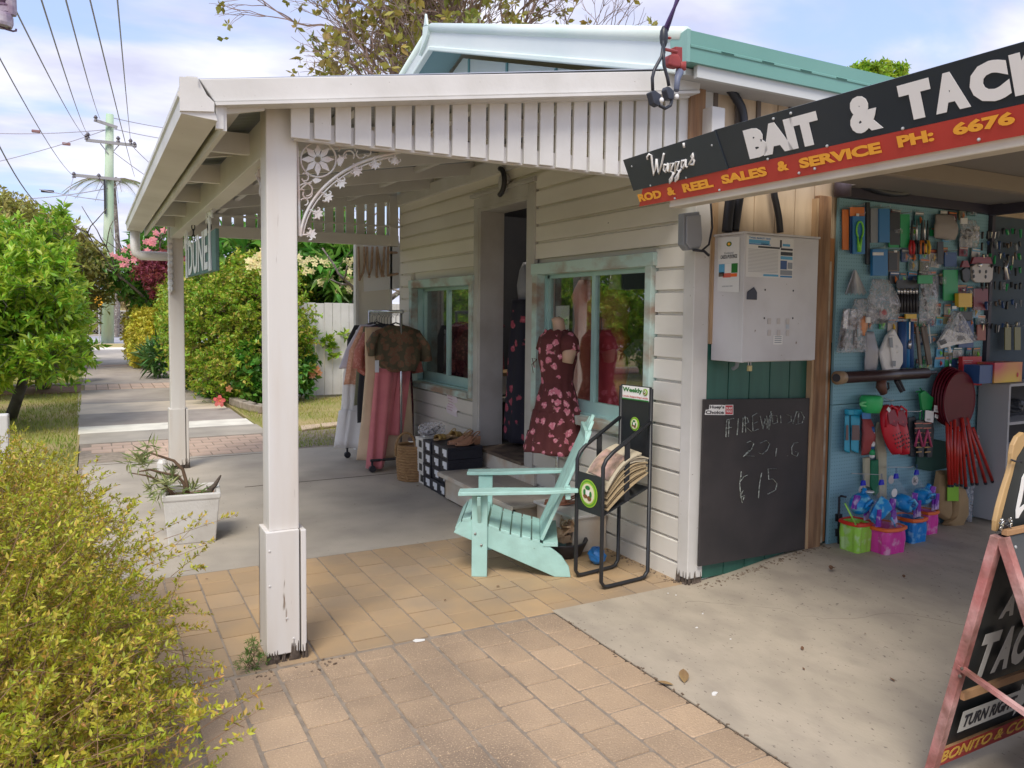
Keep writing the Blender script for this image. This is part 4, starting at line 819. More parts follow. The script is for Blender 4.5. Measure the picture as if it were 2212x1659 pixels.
# utility pole
m_pole=mat('green_timber_pole',(0.38,0.55,0.38),(0.50,0.57,0.45),sc=2.5,rough=.85,stretch=(1,1,.25),dirt=(.22,.30,.2),dsc=3,damt=.6,spots=(.12,.16,.12),ssc=5,sth=.7)
m_arm=mat('cross_arm_grey',(.30,.30,.32),rough=.7)
YP=41.6; pb=AY(232,740,YP); pt=AY(237,247,YP)
up=thing('utility_pole','tall weathered green timber power pole with three crossarms at the path end','pole',(pb[0],YP,0))
MB().tube([(pb[0],YP,-.2),(pt[0],YP,pt[2])],[.28,.17],n=14).build('pole_shaft',m_pole,up,smooth=True)
ZP=lambda zx,zy: AY(zx*.3333,zy*.3333,YP)   # from the enlarged corner view
arms=[((555,915),(885,950)),((475,1140),(780,1170)),((610,785),(760,835))]
for (a,b_) in arms: MB().bar(Vector(ZP(*a))+Vector((0,-.28,0)),Vector(ZP(*b_))+Vector((0,-.28,0)),.10,.13).build('crossarm',m_arm,up)
for (a,b_) in [((650,935),(700,1000)),((770,945),(735,985)),((640,1165),(695,1225)),((790,1175),(735,1225))]: MB().bar(Vector(ZP(*a))+Vector((0,-.2,0)),Vector(ZP(*b_))+Vector((0,-.2,0)),.04,.04).build('brace',m_arm,up)
for p in [(570,895),(765,920),(845,935),(480,1150),(640,1160),(620,785),(560,905),(870,955)]:
    MB().lathe([(0,-.05),(.09,-.05),(.05,.05),(.10,.1),(.04,.2),(0,.22)],8,tuple(ZP(*p)+np.array([0,-.28,0]))).build('insulator',mat('insulator_dark',(.08,.07,.09),rough=.4),up)
MB().bx(pb[0]-.03,pb[0]+.05,YP-.30,YP-.2,6.0,7.7).build('cable_guard',m_black,up)
# wires
m_wire=mat('wire_grey',(.36,.35,.42),rough=.6)
def wire(a,b_,sag,r,lab,grp='overhead wires',n=26,nm='overhead_wire',m=None):
    a=Vector(a); b_=Vector(b_); P=[]
    for s in np.linspace(0,1,n): p=a.lerp(b_,s); p.z-=sag*4*s*(1-s); P.append(p)
    o=MB().tube(P,r,n=5).build(nm,m or m_wire,None,org=tuple(a)); return tag(o,lab,'wire',grp)
# each wire leaves the pole and runs over the footpath towards the viewer
def wpix(end,mid,yn,sag,r,lab,ext=1.0):
    a=Vector(ZP(*end))+Vector((0,-.3,0)); m_=Vector(AY(mid[0]*.3333,mid[1]*.3333,yn)); d=(m_-a); q=a+d*ext
    return wire(a,q,sag,r,lab)
wpix((545,890),(120,0),11,.25,.0105,'leftmost of the four steep wires from the upper crossarm',1.35)
wpix((567,880),(300,0),11,.25,.0105,'second of the steep wires from the upper crossarm',1.35)
wpix((648,780),(450,0),11,.22,.0105,'third steep wire ending at the top of the green pole',1.35)
wpix((870,1150),(598,0),11,.15,.0105,'fourth steep wire passing right of the green pole',1.35)
wpix((845,925),(765,0),11,.12,.0105,'rightmost steep wire reaching the right end of the upper crossarm',1.35)
wpix((470,1140),(0,275),14,.35,.0105,'upper sagging wire from the lower crossarm to the left',1.3)
wire(Vector(ZP(475,1150)),AY(-40,235,16),1.6,.014,'lower deeply sagging wire from the lower crossarm to the left')
wire(Vector(ZP(690,840)),AY(-40,287,44),.1,.02,'level wire crossing behind the left steep wires')
wire(Vector(ZP(690,840)),AY(-40,357,44),.1,.018,'rising wire from the left edge to the pole top')
wire(Vector(ZP(690,1222)),AY(-40,432,44),.15,.022,'upper of the two low level wires left of the pole')
wire(Vector(ZP(690,1300)),AY(85,409,44),.05,.022,'short drop wire ending at the dark connector')
wire(Vector(ZP(735,765)),AY(420,283,60),.1,.02,'upper wire running right from the pole top')
wire(Vector(ZP(735,835)),AY(420,307,60),.1,.02,'lower wire running right from the pole top')
wire(Vector(ZP(735,985)),AY(380,420,60),.1,.018,'wire falling to the right behind the gutter')
wire(Vector(ZP(870,960)),AY(360,380,60),.1,.018,'wire from the upper crossarm end falling behind the gutter')
m_conn=mat('connector_red_brown',(.25,.13,.13),rough=.6)
for (zx,zy,lab) in [(233,851,'reddish connector on the level wire'),(430,933,'reddish connector on the rising wire'),(308,1240,'dark connector block at the end of the drop wire')]:
    c=AY(zx*.3333,zy*.3333,44); tag(MB().obox((0,0,0),(.36 if zx!=308 else .55,.14,.13)).build('wire_connector',m_conn if zx!=308 else m_black,None,org=(0,0,0),bev=.03),lab,'connector').location=tuple(c)
# transformer gear peeping in at the top left corner, on a pole outside the frame
tg=thing('pole_gear','pale pole mounted switch gear with a bent rod at the top left corner','switch gear',(-1.2,9.0,0))
ZG=lambda zx,zy:AY(zx*.3333,zy*.3333,9.0)
mg=mat('gear_pale',(.55,.5,.55),(.25,.18,.25),sc=8,rough=.5); mgd=mat('gear_dark',(.12,.07,.12),rough=.6)
c=ZG(70,30); MB().lathe([(0,0),(.045,0),(.05,.04),(.045,.3),(.05,.34),(0,.34)],10,(c[0],9,c[2]-.1)).build('insulator_can',mg,tg)
for zx in (20,45): 
    c=ZG(zx,60); q=MB(); q.lathe([(0,0)]+[(.045 if k%2 else .025,.03*k) for k in range(1,12)]+[(0,.36)],10,(c[0],9,c[2]-.12)); q.build('insulator_stack',mgd,tg)
c=ZG(8,130); MB().lathe([(0,0),(.09,0),(.1,.03),(.1,.09),(.09,.12),(0,.12)],12,(c[0],9,c[2]-.06)).build('collar',mg,tg)
MB().tube([ZG(0,170),ZG(40,190),ZG(85,203),ZG(105,200),ZG(104,187)],.010,n=5).build('rod',mgd,tg); MB().tube([ZG(50,130),ZG(60,185)],.01,n=5).build('rod',mgd,tg)
MB().bar(ZG(-200,60),ZG(60,75),.08,.08).build('bracket_arm',mg,tg); pp=ZG(-230,60); MB().tube([(pp[0],9,0),(pp[0],9,9)],[.19,.15],n=10).build('pole_shaft',m_pole,tg)
# white paling fence, wing wall, stone edging, stepping slabs
pf=thing('paling_fence','white painted paling fence closing the garden behind the hedge','fence',(3.4,14.55,0))
xa,xb=3.30,4.75; z_=1.75
for i in range(15):
    x=3.2+i*.158; MB().bx(x,x+.152,14.50+random.uniform(-.003,.003),14.52,.03,1.75+random.uniform(-.01,.01)).build('paling',m_white,pf,bev=.004)
MB().bx(3.2,5.5,14.53,14.58,.4,.48).build('fence_rail',m_white,pf); MB().bx(3.2,5.5,14.53,14.58,1.4,1.48).build('fence_rail',m_white,pf)
plant('ivy_sprig','small green creeper sprig growing through the white fence','creeper',[BL(712,735,14.4,14,14,.05),BL(745,724,14.4,8,6,.04),BL(676,722,14.4,8,5,.04),BL(722,755,14.4,8,8,.04)],26,.08,6,.11,.08,m_hib,seed=61,base=(3.9,14.4,0))
st=[]
for i,(u0,v0,u1,v1) in enumerate([(505,872,530,882),(530,880,552,889),(552,886,572,892),(572,889,592,893)]):
    a=G(u0,v0); b_=G(u1,v1); d=Vector(b_-a); o=MB().bar(Vector(a)+Vector((0,0,.05)),Vector(b_)+Vector((0,0,.05)),.16,.12).build('edging_stone',mat('edging_stone',(.42,.36,.28),(.3,.25,.2),sc=8,rough=.95,bump=.5),None,org=tuple(a),bev=.015); tag(o,['first edging stone nearest the large pink flower','second edging stone along the hedge','third edging stone along the hedge','edging stone touching the near post outline'][i],'edging stone','edging stones below the hedge')
sp=MB(); a=[G(650,922),G(700,917),G(745,912),G(745,918),G(700,925),G(650,933)]
for i,(P) in enumerate([[(650,922),(690,918),(693,925),(652,932)],[(694,917),(744,913),(746,919),(697,925)]]):
    pts=[G(*p,z=.0) for p in P]; o=MB().slab([tuple(p) for p in pts],(0,0,.02)).build('stepping_slab',m_cream,None,org=tuple(pts[0])); tag(o,['left pale stepping slab in the garden grass','right pale stepping slab in the garden grass'][i],'stepping slab','stepping slabs')
# white post at the left edge
tag(MB().bx(-.055,.055,-.05,.05,-.1,.62).build('white_post',m_white,None,org=(0,0,0),bev=.006),'short white square post at the left edge behind the shrub','post').location=tuple(G(3,1005)+np.array([-.08,0,0]))
o=bpy.data.objects['white_post']; o.location=(-.60,6.1,0); o.scale=(2.0,1,1.45)
# weeds at the post foot
plant('weed','green feathery weed at the rotten foot of the near post','weed',[(.615,3.52,.09,.03,.03,.11),(.60,3.53,.03,.07,.04,.03)],36,.035,16,.022,.003,leafm('weed_leaf',(.10,.22,.03),(.14,.26,.04),tr=.35),seed=71,up=.7,shell=.1,base=(.6,3.5,0),zmin=.0)
# fallen leaves and litter on the paving
m_leafd=mat('dry_leaf',(.36,.24,.10),(.24,.15,.07),sc=20,rough=.8); m_lit=mat('white_litter',(.8,.8,.78),rough=.7)
def deadleaf(u,v,l,rz,lab,m=m_leafd,grp='dead leaves on the paving'):
    p=G(u,v,0); z=hz_(p[0],p[1]) if p[0]>2.16 and p[1]<3.5 else 0; p=G(u,v,z); q=MB(); n=6; w_=l*.22; vs=[]
    for i in range(n+1):
        s=i/n; hw=w_*math.sin(math.pi*min(1,s*1.02+.001))**.8; zz=.004+l*.18*s*s; vs+=[(s*l,hw,zz+hw*.5),(s*l,0,zz),(s*l,-hw,zz+hw*.35)]
    fs=[]
    for i in range(n): a=3*i; fs+=[(a,a+1,a+4,a+3),(a+1,a+2,a+5,a+4)]
    q.add(vs,fs); o=q.build('dead_leaf',m); o.location=(p[0],p[1],z+.002); o.rotation_euler=(0,0,rz); tag(o,lab,'leaf',grp); return o
deadleaf(1478,1478,.10,.9,'largest curled tan leaf at the driveway edge'); deadleaf(1455,1482,.07,2.6,'narrow leaf joined to the largest tan leaf'); 
for i,(u,v,l) in enumerate([(1733,1407,.035),(1738,1450,.02),(1670,1212,.06),(1805,1228,.05),(1795,1233,.06),(1700,1220,.03),(1650,1232,.03),(1952,1250,.04),(1080,1268,.03),(1390,1250,.03),(1610,1236,.03),(450,1252,.02),(1933,1475,.03),(1870,1370,.02),(960,1300,.02),(870,1010,.05),(905,1050,.04)]):
    deadleaf(u,v,l,random.uniform(0,6.28),['leaf on the concrete below the black board, green brown','tiny leaf in the middle of the driveway','long twig like leaf under the chalkboard','brown leaf left of the buckets','second brown leaf left of the buckets','crumb of leaf by the timber post','crumb of leaf under the chalkboard','leaf scrap in front of the sandwich board','leaf scrap under the pale green chair','leaf scrap beneath the newspaper stand','leaf scrap at the wall foot','speck of leaf by the planter','leaf scrap near the right edge','leaf speck on the driveway','leaf speck on the orange bricks','leaf by the clothes rack','leaf by the woven basket'][i],mat('brown_leaf',(.17,.09,.05),rough=.9))
for i,(u,v,sx) in enumerate([(1544,1500,.05),(418,1476,.04),(905,1385,.07),(1518,1327,.015),(1505,1357,.018),(1578,1382,.012),(1443,1283,.012),(1460,1287,.012)]):
    p=G(u,v); q=MB(); n=7; q.slab([(math.cos(a)*sx*.5*random.uniform(.6,1),math.sin(a)*sx*.3*random.uniform(.5,1),0) for a in [6.283*k/n for k in range(n)]],(0,0,.004)); o=q.build('paper_scrap',m_lit); o.location=(p[0],p[1],.002); o.rotation_euler=(0,0,random.uniform(0,3)); tag(o,['crumpled white scrap in the middle of the driveway','white scrap on the bricks at the shrub edge','flat white scrap on the dark joint between the brick areas','pale blue chip furthest back on the driveway','pale blue chip nearer on the driveway','pale chip right of the others on the driveway','first paint flake below the corner','second paint flake below the corner'][i],'scrap','scraps and flakes on the ground')
# ================================================================= THINGS ON THE VERANDAH
m_hang=mat('sign_green_grey',(.09,.18,.165),(.12,.22,.2),sc=5,rough=.6); m_hl=mat('sign_letter_white',(.85,.88,.88),rough=.5); m_chain=mat('chain_black',(.03,.03,.035),rough=.5,metal=.5)
hs=thing('hanging_sign','grey green hanging sign lettered DUNE between white palm trees','sign',(.76,6.6,1.88))
XS_=.765; HP=lambda u,v: Vector(AX(u,v,XS_))
P=[HP(400,600),HP(464,590),HP(466,505),HP(455,500),HP(402,530)]
MB().slab([Vector((XS_,7.60,1.89)),Vector((XS_,5.74,1.87)),Vector((XS_,5.74,2.16)),Vector((XS_,7.6,2.16))],(.025,0,0)).build('sign_board',m_hang,hs,bev=.004)
text('DUNE',(XS_-.004,7.40,1.895),(0,-1.28,0),(0,0,.30),'lettering',m_hl,hs,bold=.02)
for (yy,zt) in ((7.52,2.28),(5.98,2.36)):
    q=MB(); q.slab([(XS_-.012,yy+.05,1.88),(XS_-.012,yy-.06,1.88),(XS_-.012,yy-.02,2.1),(XS_-.012,yy-.03,zt-.07),(XS_-.012,yy+.02,zt-.07),(XS_-.012,yy+.03,2.1)],(.01,0,0))
    for k in range(7):
        a=math.radians(-60+k*50); d=(math.cos(a),math.sin(a)); L1=.18; q.slab([(XS_-.014,yy,zt-.08),(XS_-.014,yy+d[0]*L1*.5-.02,zt-.05+d[1]*L1*.45),(XS_-.014,yy+d[0]*L1*1.1,zt-.12+d[1]*L1*.25),(XS_-.014,yy+d[0]*L1*.5+.02,zt-.09+d[1]*L1*.3)],(.01,0,0))
    q.build('palm_cutout',m_hl,hs)
for yy in (7.03,6.04):
    for k in range(4): 
        R=Matrix.Rotation(math.radians(90*(k%2)),3,'Z'); q=MB(); q.tube([Vector((.765,yy,2.33-.045*k))+R@Vector((0,math.cos(a)*.012,math.sin(a)*.028)) for a in np.linspace(0,6.283,11)],.005,n=5,cap=False); q.build('chain_link',m_chain,hs)
# wing wall with the wooden DUNE letters
ww=thing('wing_wall','cream sheeted wing wall at the far end of the verandah','wall',(2.85,8.75,0))
MB().bx(2.68,3.09,8.74,8.80,0,2.36).build('wall_sheet',mat('cream_sheet',(.74,.71,.62),(.70,.67,.58),sc=1,rough=.6),ww); MB().bx(2.665,2.70,8.72,8.81,0,2.36).build('edge_strip',m_white,ww); MB().bx(3.075,3.10,8.72,8.81,0,2.36).build('edge_strip',m_white,ww)
bd=thing('letter_board','white board with rusty brown wooden letters DUNE on the wing wall','sign',(2.9,8.72,1.8))
MB().slab([tuple(AY(u,v,8.72)) for u,v in [(786,630),(866,623),(866,530),(786,520)]],(0,.015,0)).build('board',mat('bright_white_board',(.78,.80,.82),rough=.5),bd)
m_ltr=mat('rope_letter',(.30,.20,.14),(.42,.30,.22),sc=30,rough=.8)
ZD=lambda zx,zy: Vector(AY((400+zx*.3616)*.864,(150+zy*.3616)*.864,8.66))
for pts in ([(1372,1290),(1378,1520)],[(1378,1520),(1405,1470),(1415,1400),(1412,1290)],[(1432,1290),(1434,1440),(1446,1500),(1462,1440),(1470,1290)],[(1497,1500),(1500,1290)],[(1500,1290),(1535,1500)],[(1540,1500),(1552,1290)],[(1578,1290),(1576,1495)],[(1576,1490),(1640,1478)],[(1576,1330),(1635,1332)]):
    MB().tube([ZD(*p) for p in pts],.014,n=7).build('letter_stroke',m_ltr,bd)
for p in ((1640,1478),(1635,1332),(1378,1520),(1446,1500),(1500,1500),(1545,1495)): MB().ell(ZD(*p),(.018,.018,.012)).build('letter_bolt',m_ltr,bd)
# -------------------------------------------------- step
stp=thing('timber_step','worn cream timber step below the shop doorway','step',(2.8,5.6,0))
mst=mat('worn_step_cream',(.66,.62,.54),(.58,.53,.45),sc=3,rough=.6,dirt=(.45,.27,.13),dsc=5,damt=.6,bump=.15); msg=mat('step_tread_grey',(.36,.32,.27),(.44,.40,.34),sc=2.5,rough=.8,dirt=(.25,.2,.17),damt=.5)
MB().bx(2.64,2.66,4.86,6.10,0.02,.205).build('front_board',mst,stp); MB().bx(2.64,3.08,6.08,6.10,.02,.205).build('side_board',mst,stp); MB().bx(2.64,3.08,4.86,4.88,.02,.205).build('side_board',mst,stp)
MB().bx(2.60,2.845,4.80,6.14,.207,.238).build('tread_board',msg,stp,bev=.008); MB().bx(2.85,3.085,4.80,6.14,.207,.236).build('tread_board',msg,stp,bev=.005)
MB().bx(2.590,2.606,4.80,6.14,.200,.232).build('tread_nosing',mst,stp,bev=.004); MB().bx(2.66,3.07,4.9,6.07,-.01,.03).build('base_bearer',m_rot,stp)
# -------------------------------------------------- shoe boxes: dark ones and white ones with labels
m_box=mat('navy_shoebox',(.016,.017,.028),(.022,.024,.036),sc=5,rough=.45); m_lab=mat('box_label',(.75,.77,.82),rough=.5); m_wbox=mat('white_shoebox',(.72,.71,.68),rough=.5)
def shoebox(x,y,z,lab,m,w_=.175,l_=.33,h=.108):
    t=thing('shoe_box',lab,'shoe box',(x,y,z),'stacked shoe boxes'); # end faces the street
    MB().bx(x,x+l_,y,y+w_,z,z+h*.72).build('box_base',m,t,bev=.002); MB().bx(x-.003,x+l_+.003,y-.003,y+w_+.003,z+h*.73,z+h-.002).build('box_lid',m,t,bev=.002)
    MB().bx(x-.005,x-.002,y+.02,y+.085,z+.022,z+.085).build('box_label',m_lab if m is m_box else mat('label_black',(.05,.05,.05)),t); 
    if m is m_box: MB().bx(x-.005,x-.002,y+.085,y+.11,z+.045,z+.085).build('box_label',m_lab,t)
pos=['front','second','third']; lev=['bottom','second','third','top']
for c,(y,n) in enumerate([(6.13,4),(6.315,4),(6.50,4),(6.685,4)]):
    for k in range(n):
        col_=['nearest the step','second from the step','third from the step','farthest from the step'][c]
        m=m_wbox if c==3 else m_box
        zz=.001+.109*k
        if c==0 and k==0: pass
        shoebox(2.68+random.uniform(-.012,.012),y+random.uniform(-.004,.004),zz,'%s shoe box, %s one in the column %s'%('white' if c==3 else 'navy blue',['bottom','second','third','topmost'][k],col_),m)
# shoes
def shoe(name,lab,loc,rz,m,heel=.05,wedge=False,l=.24,grp=None,tilt=0,m2=None,strap=True):
    t=thing(name,lab,'shoe',(0,0,0),grp); 
    sole=MB(); rr=[]
    for i in range(11):
        s=i/10; x=l*(s-.5); wd=.036*(1+.25*math.sin(s*math.pi*1.0+.2))*(math.sin(math.pi*(.06+.90*s))**.45); z=heel*max(0,1-s*1.6)**1.3; rr.append([(x,-wd,z),(x,wd,z),(x,wd,z+.012),(x,-wd,z+.012)])
    sole.loft(rr); 
    if wedge: sole.hexa([(-l*.46,-.028,0),(-l*.25,-.028,0),(-l*.25,.028,0),(-l*.46,.028,0),(-l*.48,-.03,heel),(-l*.15,-.03,heel*.6),(-l*.15,.03,heel*.6),(-l*.48,.03,heel)])
    sole.build('sole',m2 or m,t,smooth=False,bev=.002)
    up_=MB()
    if strap: 
        for s,w_ in ((.80,.05),(.62,.035)):
            x=l*(s-.5); z0=heel*max(0,1-s*1.6)**1.3
            ring=[]
            for dx in (-w_/2,w_/2): ring.append([(x+dx,.044*math.cos(a),z0+.008+.045*math.sin(a)) for a in np.linspace(0,math.pi,9)])
            up_.loft(ring,cap=False,close=False)
        up_.tube([(-l*.3,.033,heel*.8),(-l*.47,.02,heel+.03),(-l*.5,0,heel+.04),(-l*.47,-.02,heel+.03),(-l*.3,-.033,heel*.8)],.004,n=5)
    else:
        rr=[]
        for i in range(9):
            s=i/8; x=l*(s*.62-.5+.36); wd=.042*math.sin(math.pi*(.25+.68*s))**.5; h=.055*(1-s*.55); z=heel*max(0,1-(x/l+.5)*1.6)**1.3+.008; rr.append([(x,wd*math.cos(a),z+h*math.sin(a)) for a in np.linspace(0,math.pi,9)])
        up_.loft(rr,cap=False,close=False)
        up_.tube([(-l*.1,.036,heel*.6+.02),(-l*.44,.024,heel+.045),(-l*.5,0,heel+.05),(-l*.44,-.024,heel+.045),(-l*.1,-.036,heel*.6+.02)],.006,n=5)
    u_=up_.build('upper',m,t,smooth=True,solid=.003); t.location=loc; t.rotation_euler=(0,tilt,rz); return t
m_gold=mat('gold_leather',(.50,.33,.10),(.40,.26,.09),sc=9,rough=.35,metal=.35); m_tan=mat('tan_leather',(.42,.22,.13),(.34,.17,.10),sc=9,rough=.5); m_nude=mat('nude_leather',(.60,.42,.26),rough=.5); m_cork=mat('cork_sole',(.45,.30,.16),rough=.8)
ztop=.438
shoe('sandal','left gold strapped platform sandal on the shoe boxes',(2.84,6.56,ztop),math.radians(195),m_gold,.05,True,grp='gold sandals',m2=m_cork); shoe('sandal','right gold strapped platform sandal tilted on the shoe boxes',(2.93,6.42,ztop+.03),math.radians(200),m_gold,.05,True,grp='gold sandals',m2=m_cork,tilt=-.2)
shoe('slingback','front tan leather slingback heel on the shoe boxes',(2.86,6.26,ztop),math.radians(178),m_tan,.06,True,grp='tan slingbacks',strap=False); shoe('slingback','rear tan leather slingback heel on the shoe boxes',(2.90,6.19,ztop),math.radians(184),m_tan,.06,True,grp='tan slingbacks',strap=False)
shoe('sneaker','dark slip-on sneaker with a white sole on the woven basket',(2.70,6.95,.36),math.radians(100),mat('dark_canvas',(.08,.05,.05)),.02,False,.22,strap=False,m2=mat('sole_white',(.75,.75,.72),rough=.5))
# plastic bag and dark shoe on white boxes
def bag(name,lab,c,r,m,seed,cat='bag',flat=.4):
    g=random.Random(seed); q=MB(); n=14; k=9; vs=[]; fs=[]
    for i in range(k+1):
        a=math.pi*i/k
        for j in range(n):
            b_=2*math.pi*j/n; rr=1+g.uniform(-.14,.14); vs.append((r[0]*math.sin(a)**.6*math.cos(b_)*rr,r[1]*math.sin(a)**.6*math.sin(b_)*rr,r[2]*math.cos(a)*(1+g.uniform(-.06,.06))))
    for i in range(k):
        for j in range(n): fs.append((i*n+j,(i+1)*n+j,(i+1)*n+(j+1)%n,i*n+(j+1)%n))
    q.add(vs,fs); o=q.build(name,m); o.location=c
    if lab: tag(o,lab,cat)
    return o
m_clear=film('clear_plastic',(.7,.7,.74),.28); m_clearw=mat('milky_plastic',(.62,.62,.66),rough=.25,trans=.4)
bag('plastic_bag','clear plastic bag of shoes on top of the white shoe boxes',(2.80,6.78,.50),(.13,.09,.07),m_clear,3)
shoe('court_shoe','black and white shoe inside the clear plastic bag',(2.80,6.78,.44),math.radians(200),m_black,.03,False,.2,strap=False,m2=mat('sole_white',(.75,.75,.72)))
# basket
bk=thing('woven_basket','round woven straw basket with a handle beside the shoe boxes','basket',(2.70,6.98,0))
m_straw=mat('straw',(.40,.24,.11),(.28,.16,.07),sc=30,rough=.85,bump=.6,bsc=90,stretch=(1,1,3))
for k in range(13):
    r=.145+.012*math.sin(k/12*2.2); MB().tube([(2.70+r*math.cos(a),6.98+r*math.sin(a),.014+k*.026) for a in np.linspace(0,6.2832,25)],.015,n=6,cap=False).build('straw_coil',m_straw,bk,smooth=True)
MB().lathe([(0,0.0),(.14,0.0),(.135,.30),(0,.31)],18,(2.70,6.98,.004)).build('basket_lining',mat('basket_inside',(.16,.1,.06),rough=.9),bk)
MB().tube([(2.70+.10*math.cos(a)-.12,6.98-.10,.30+.17*math.sin(a)) for a in np.linspace(-.3,3.4,12)],.011,n=6).build('handle',m_straw,bk,smooth=True); MB().tube([(2.58,6.90,.34),(2.575,6.885,.12),(2.60,6.86,.02)],.010,n=6).build('handle',m_straw,bk)
# paper note
nt_=MB(); pv=[]
for i in range(7):
    for j in range(4): s,t=i/6,j/3; pv.append((3.083-.012*math.sin(s*9)*.6-.01*t*(1-t)*2,6.82+.25*t,.84-.235*s+.02*(t-.5)*1))
nt_.add(pv,[(i*4+j,i*4+j+1,(i+1)*4+j+1,(i+1)*4+j) for i in range(6) for j in range(3)])
no=nt_.build('paper_note',mat('pinkish_paper',(.78,.70,.74),rough=.8),None,org=(3.08,6.9,.7),solid=.0015); tag(no,'curling pinkish paper note taped under the small window','note')
mk=mat('pink_ink',(.55,.28,.38),rough=.8)
for k in range(6): tag(MB().tube([(3.066-.001*k,6.88+.05*random.random(),.79-.027*k),(3.068,6.99,.80-.027*k)],.0022,n=4).build('note_writing',mk,None),'','') if False else MB().tube([(3.062,6.88+.03*random.random(),.785-.027*k),(3.062,6.93,.787-.027*k),(3.062,6.985+.03*random.random(),.79-.027*k)],.0022,n=4).build('handwriting',mk,no)
# planter
pl=thing('planter','chipped white square planter between the shrub and the far post','planter',(.59,5.80,0))
q=MB(); 
def sq(c,h,z): return [(c[0]-h,c[1]-h,z),(c[0]+h,c[1]-h,z),(c[0]+h,c[1]+h,z),(c[0]-h,c[1]+h,z)]
R_=Matrix.Rotation(math.radians(-6),3,'Z'); C0=Vector((.60,5.83,0))
def rs(l): return [tuple(C0+R_@Vector((p[0],p[1],p[2]))) for p in l]
q.loft([rs(sq((0,0),.150,0)),rs(sq((0,0),.178,.30)),rs(sq((0,0),.185,.31)),rs(sq((0,0),.187,.345)),rs(sq((0,0),.160,.347)),rs(sq((0,0),.150,.28))],cap=True); q.build('pot',mat('planter_paint',(.66,.65,.62),(.6,.58,.54),sc=4,rough=.6,dirt=(.35,.32,.28),dsc=4,damt=.5,bump=.2),pl,bev=.006)
MB().slab(rs([(-.15,-.15,.285),(.15,-.15,.285),(.15,.15,.285),(-.15,.15,.285)]),(0,0,.01)).build('potting_soil',m_mulch,pl)
ZPl=lambda zx,zy,y=5.8: Vector(AY(zx*.4269,950.4+.4269*zy,y))
dt=thing('frangipani_cutting','straggly variegated plant with bent bare stems in the white planter','plant',(.6,5.82,.29))
for pts,r in (([(955,290),(945,220),(925,150),(880,105),(820,85),(760,65)],[.012,.012,.011,.010,.008,.006]),([(945,300),(930,220),(900,180),(840,170),(760,150),(700,160)],[.011,.01,.009,.008,.007,.005]),([(900,300),(860,250),(800,200),(740,180),(650,165)],[.009,.009,.008,.006,.003]),([(880,300),(850,250),(800,240)],[.009,.008,.006])): MB().tube([ZPl(*p) for p in pts],r,n=7).build('stem',m_twig,dt,smooth=True)
MB().tube([ZPl(1030,300),ZPl(1060,260),ZPl(1090,225),ZPl(1118,178)],[.018,.022,.016,.006],n=7).build('dead_stump',m_rot,dt,smooth=True); MB().tube([ZPl(1060,260),ZPl(1045,230)],[.01,.003],n=5).build('dead_twig',m_rot,dt)
m_var=leafm('variegated_leaf',(.42,.46,.22),(.24,.34,.10),tr=.3,isl=.3)
bl=[(*ZPl(750,50),.05,.05,.04),(*ZPl(700,90),.05,.05,.04),(*ZPl(710,140),.05,.05,.04),(*ZPl(780,190),.06,.05,.04),(*ZPl(840,230),.09,.07,.05),(*ZPl(900,260),.10,.07,.05),(*ZPl(980,280),.05,.05,.03),(*ZPl(860,190),.05,.05,.03)]
LV,LF,TV,TF=sprigs(bl,34,.05,9,.10,.013,seed=81,shell=.2,up=.1); stuff(fastmesh('foliage',LV,LF,m_var,dt,nper=3))
# -------------------------------------------------- clothes rack
cr_=thing('clothes_rack','chrome garment rack on black castors at the far end of the shop front','clothes rack',(2.68,7.9,0))
m_chr=mat('chrome',(.55,.56,.58),rough=.25,metal=.9)
yF,yB,xR=7.44,8.30,2.74
MB().tube([(xR,yF,.14),(xR,yF,1.60)],.0135,n=8).build('upright',m_chr,cr_,smooth=True); MB().tube([(xR-.05,yB,.14),(xR-.05,yB,1.60)],.0135,n=8).build('upright',m_chr,cr_,smooth=True)
MB().tube([(xR,yF-.02,1.60),(xR-.05,yB+.02,1.60)],.014,n=8).build('hanging_rail',m_chr,cr_,smooth=True); MB().ell((xR,yF-.02,1.60),(.022,.022,.022)).build('rail_end',m_galv,cr_,smooth=True)
MB().tube([(xR,yF,.14),(xR-.05,yB,.14)],.011,n=6).build('base_rail',m_chr,cr_)
for y in (yF,yB): MB().tube([(2.42,y,.12),(3.0,y,.12)],.014,n=6).build('foot_rail',m_black,cr_); 
for x,y in ((2.44,yF),(2.98,yF),(2.44,yB),(2.98,yB)):
    w_=MB(); w_.lathe([(0,-.018),(.034,-.018),(.036,0),(.034,.018),(0,.018)],12); R=Matrix.Rotation(math.pi/2,3,'X'); w_.v=[tuple(R@Vector(p)+Vector((x,y,.036))) for p in w_.v]; w_.tube([(x,y,.05),(x,y,.12)],.012,n=5); w_.build('castor',m_black,cr_,smooth=False)
def cloth(n,c,c2=None,**k): return mat(n,c,c2,rough=.9,sheen=.2,bump=.15,bsc=40,**k)
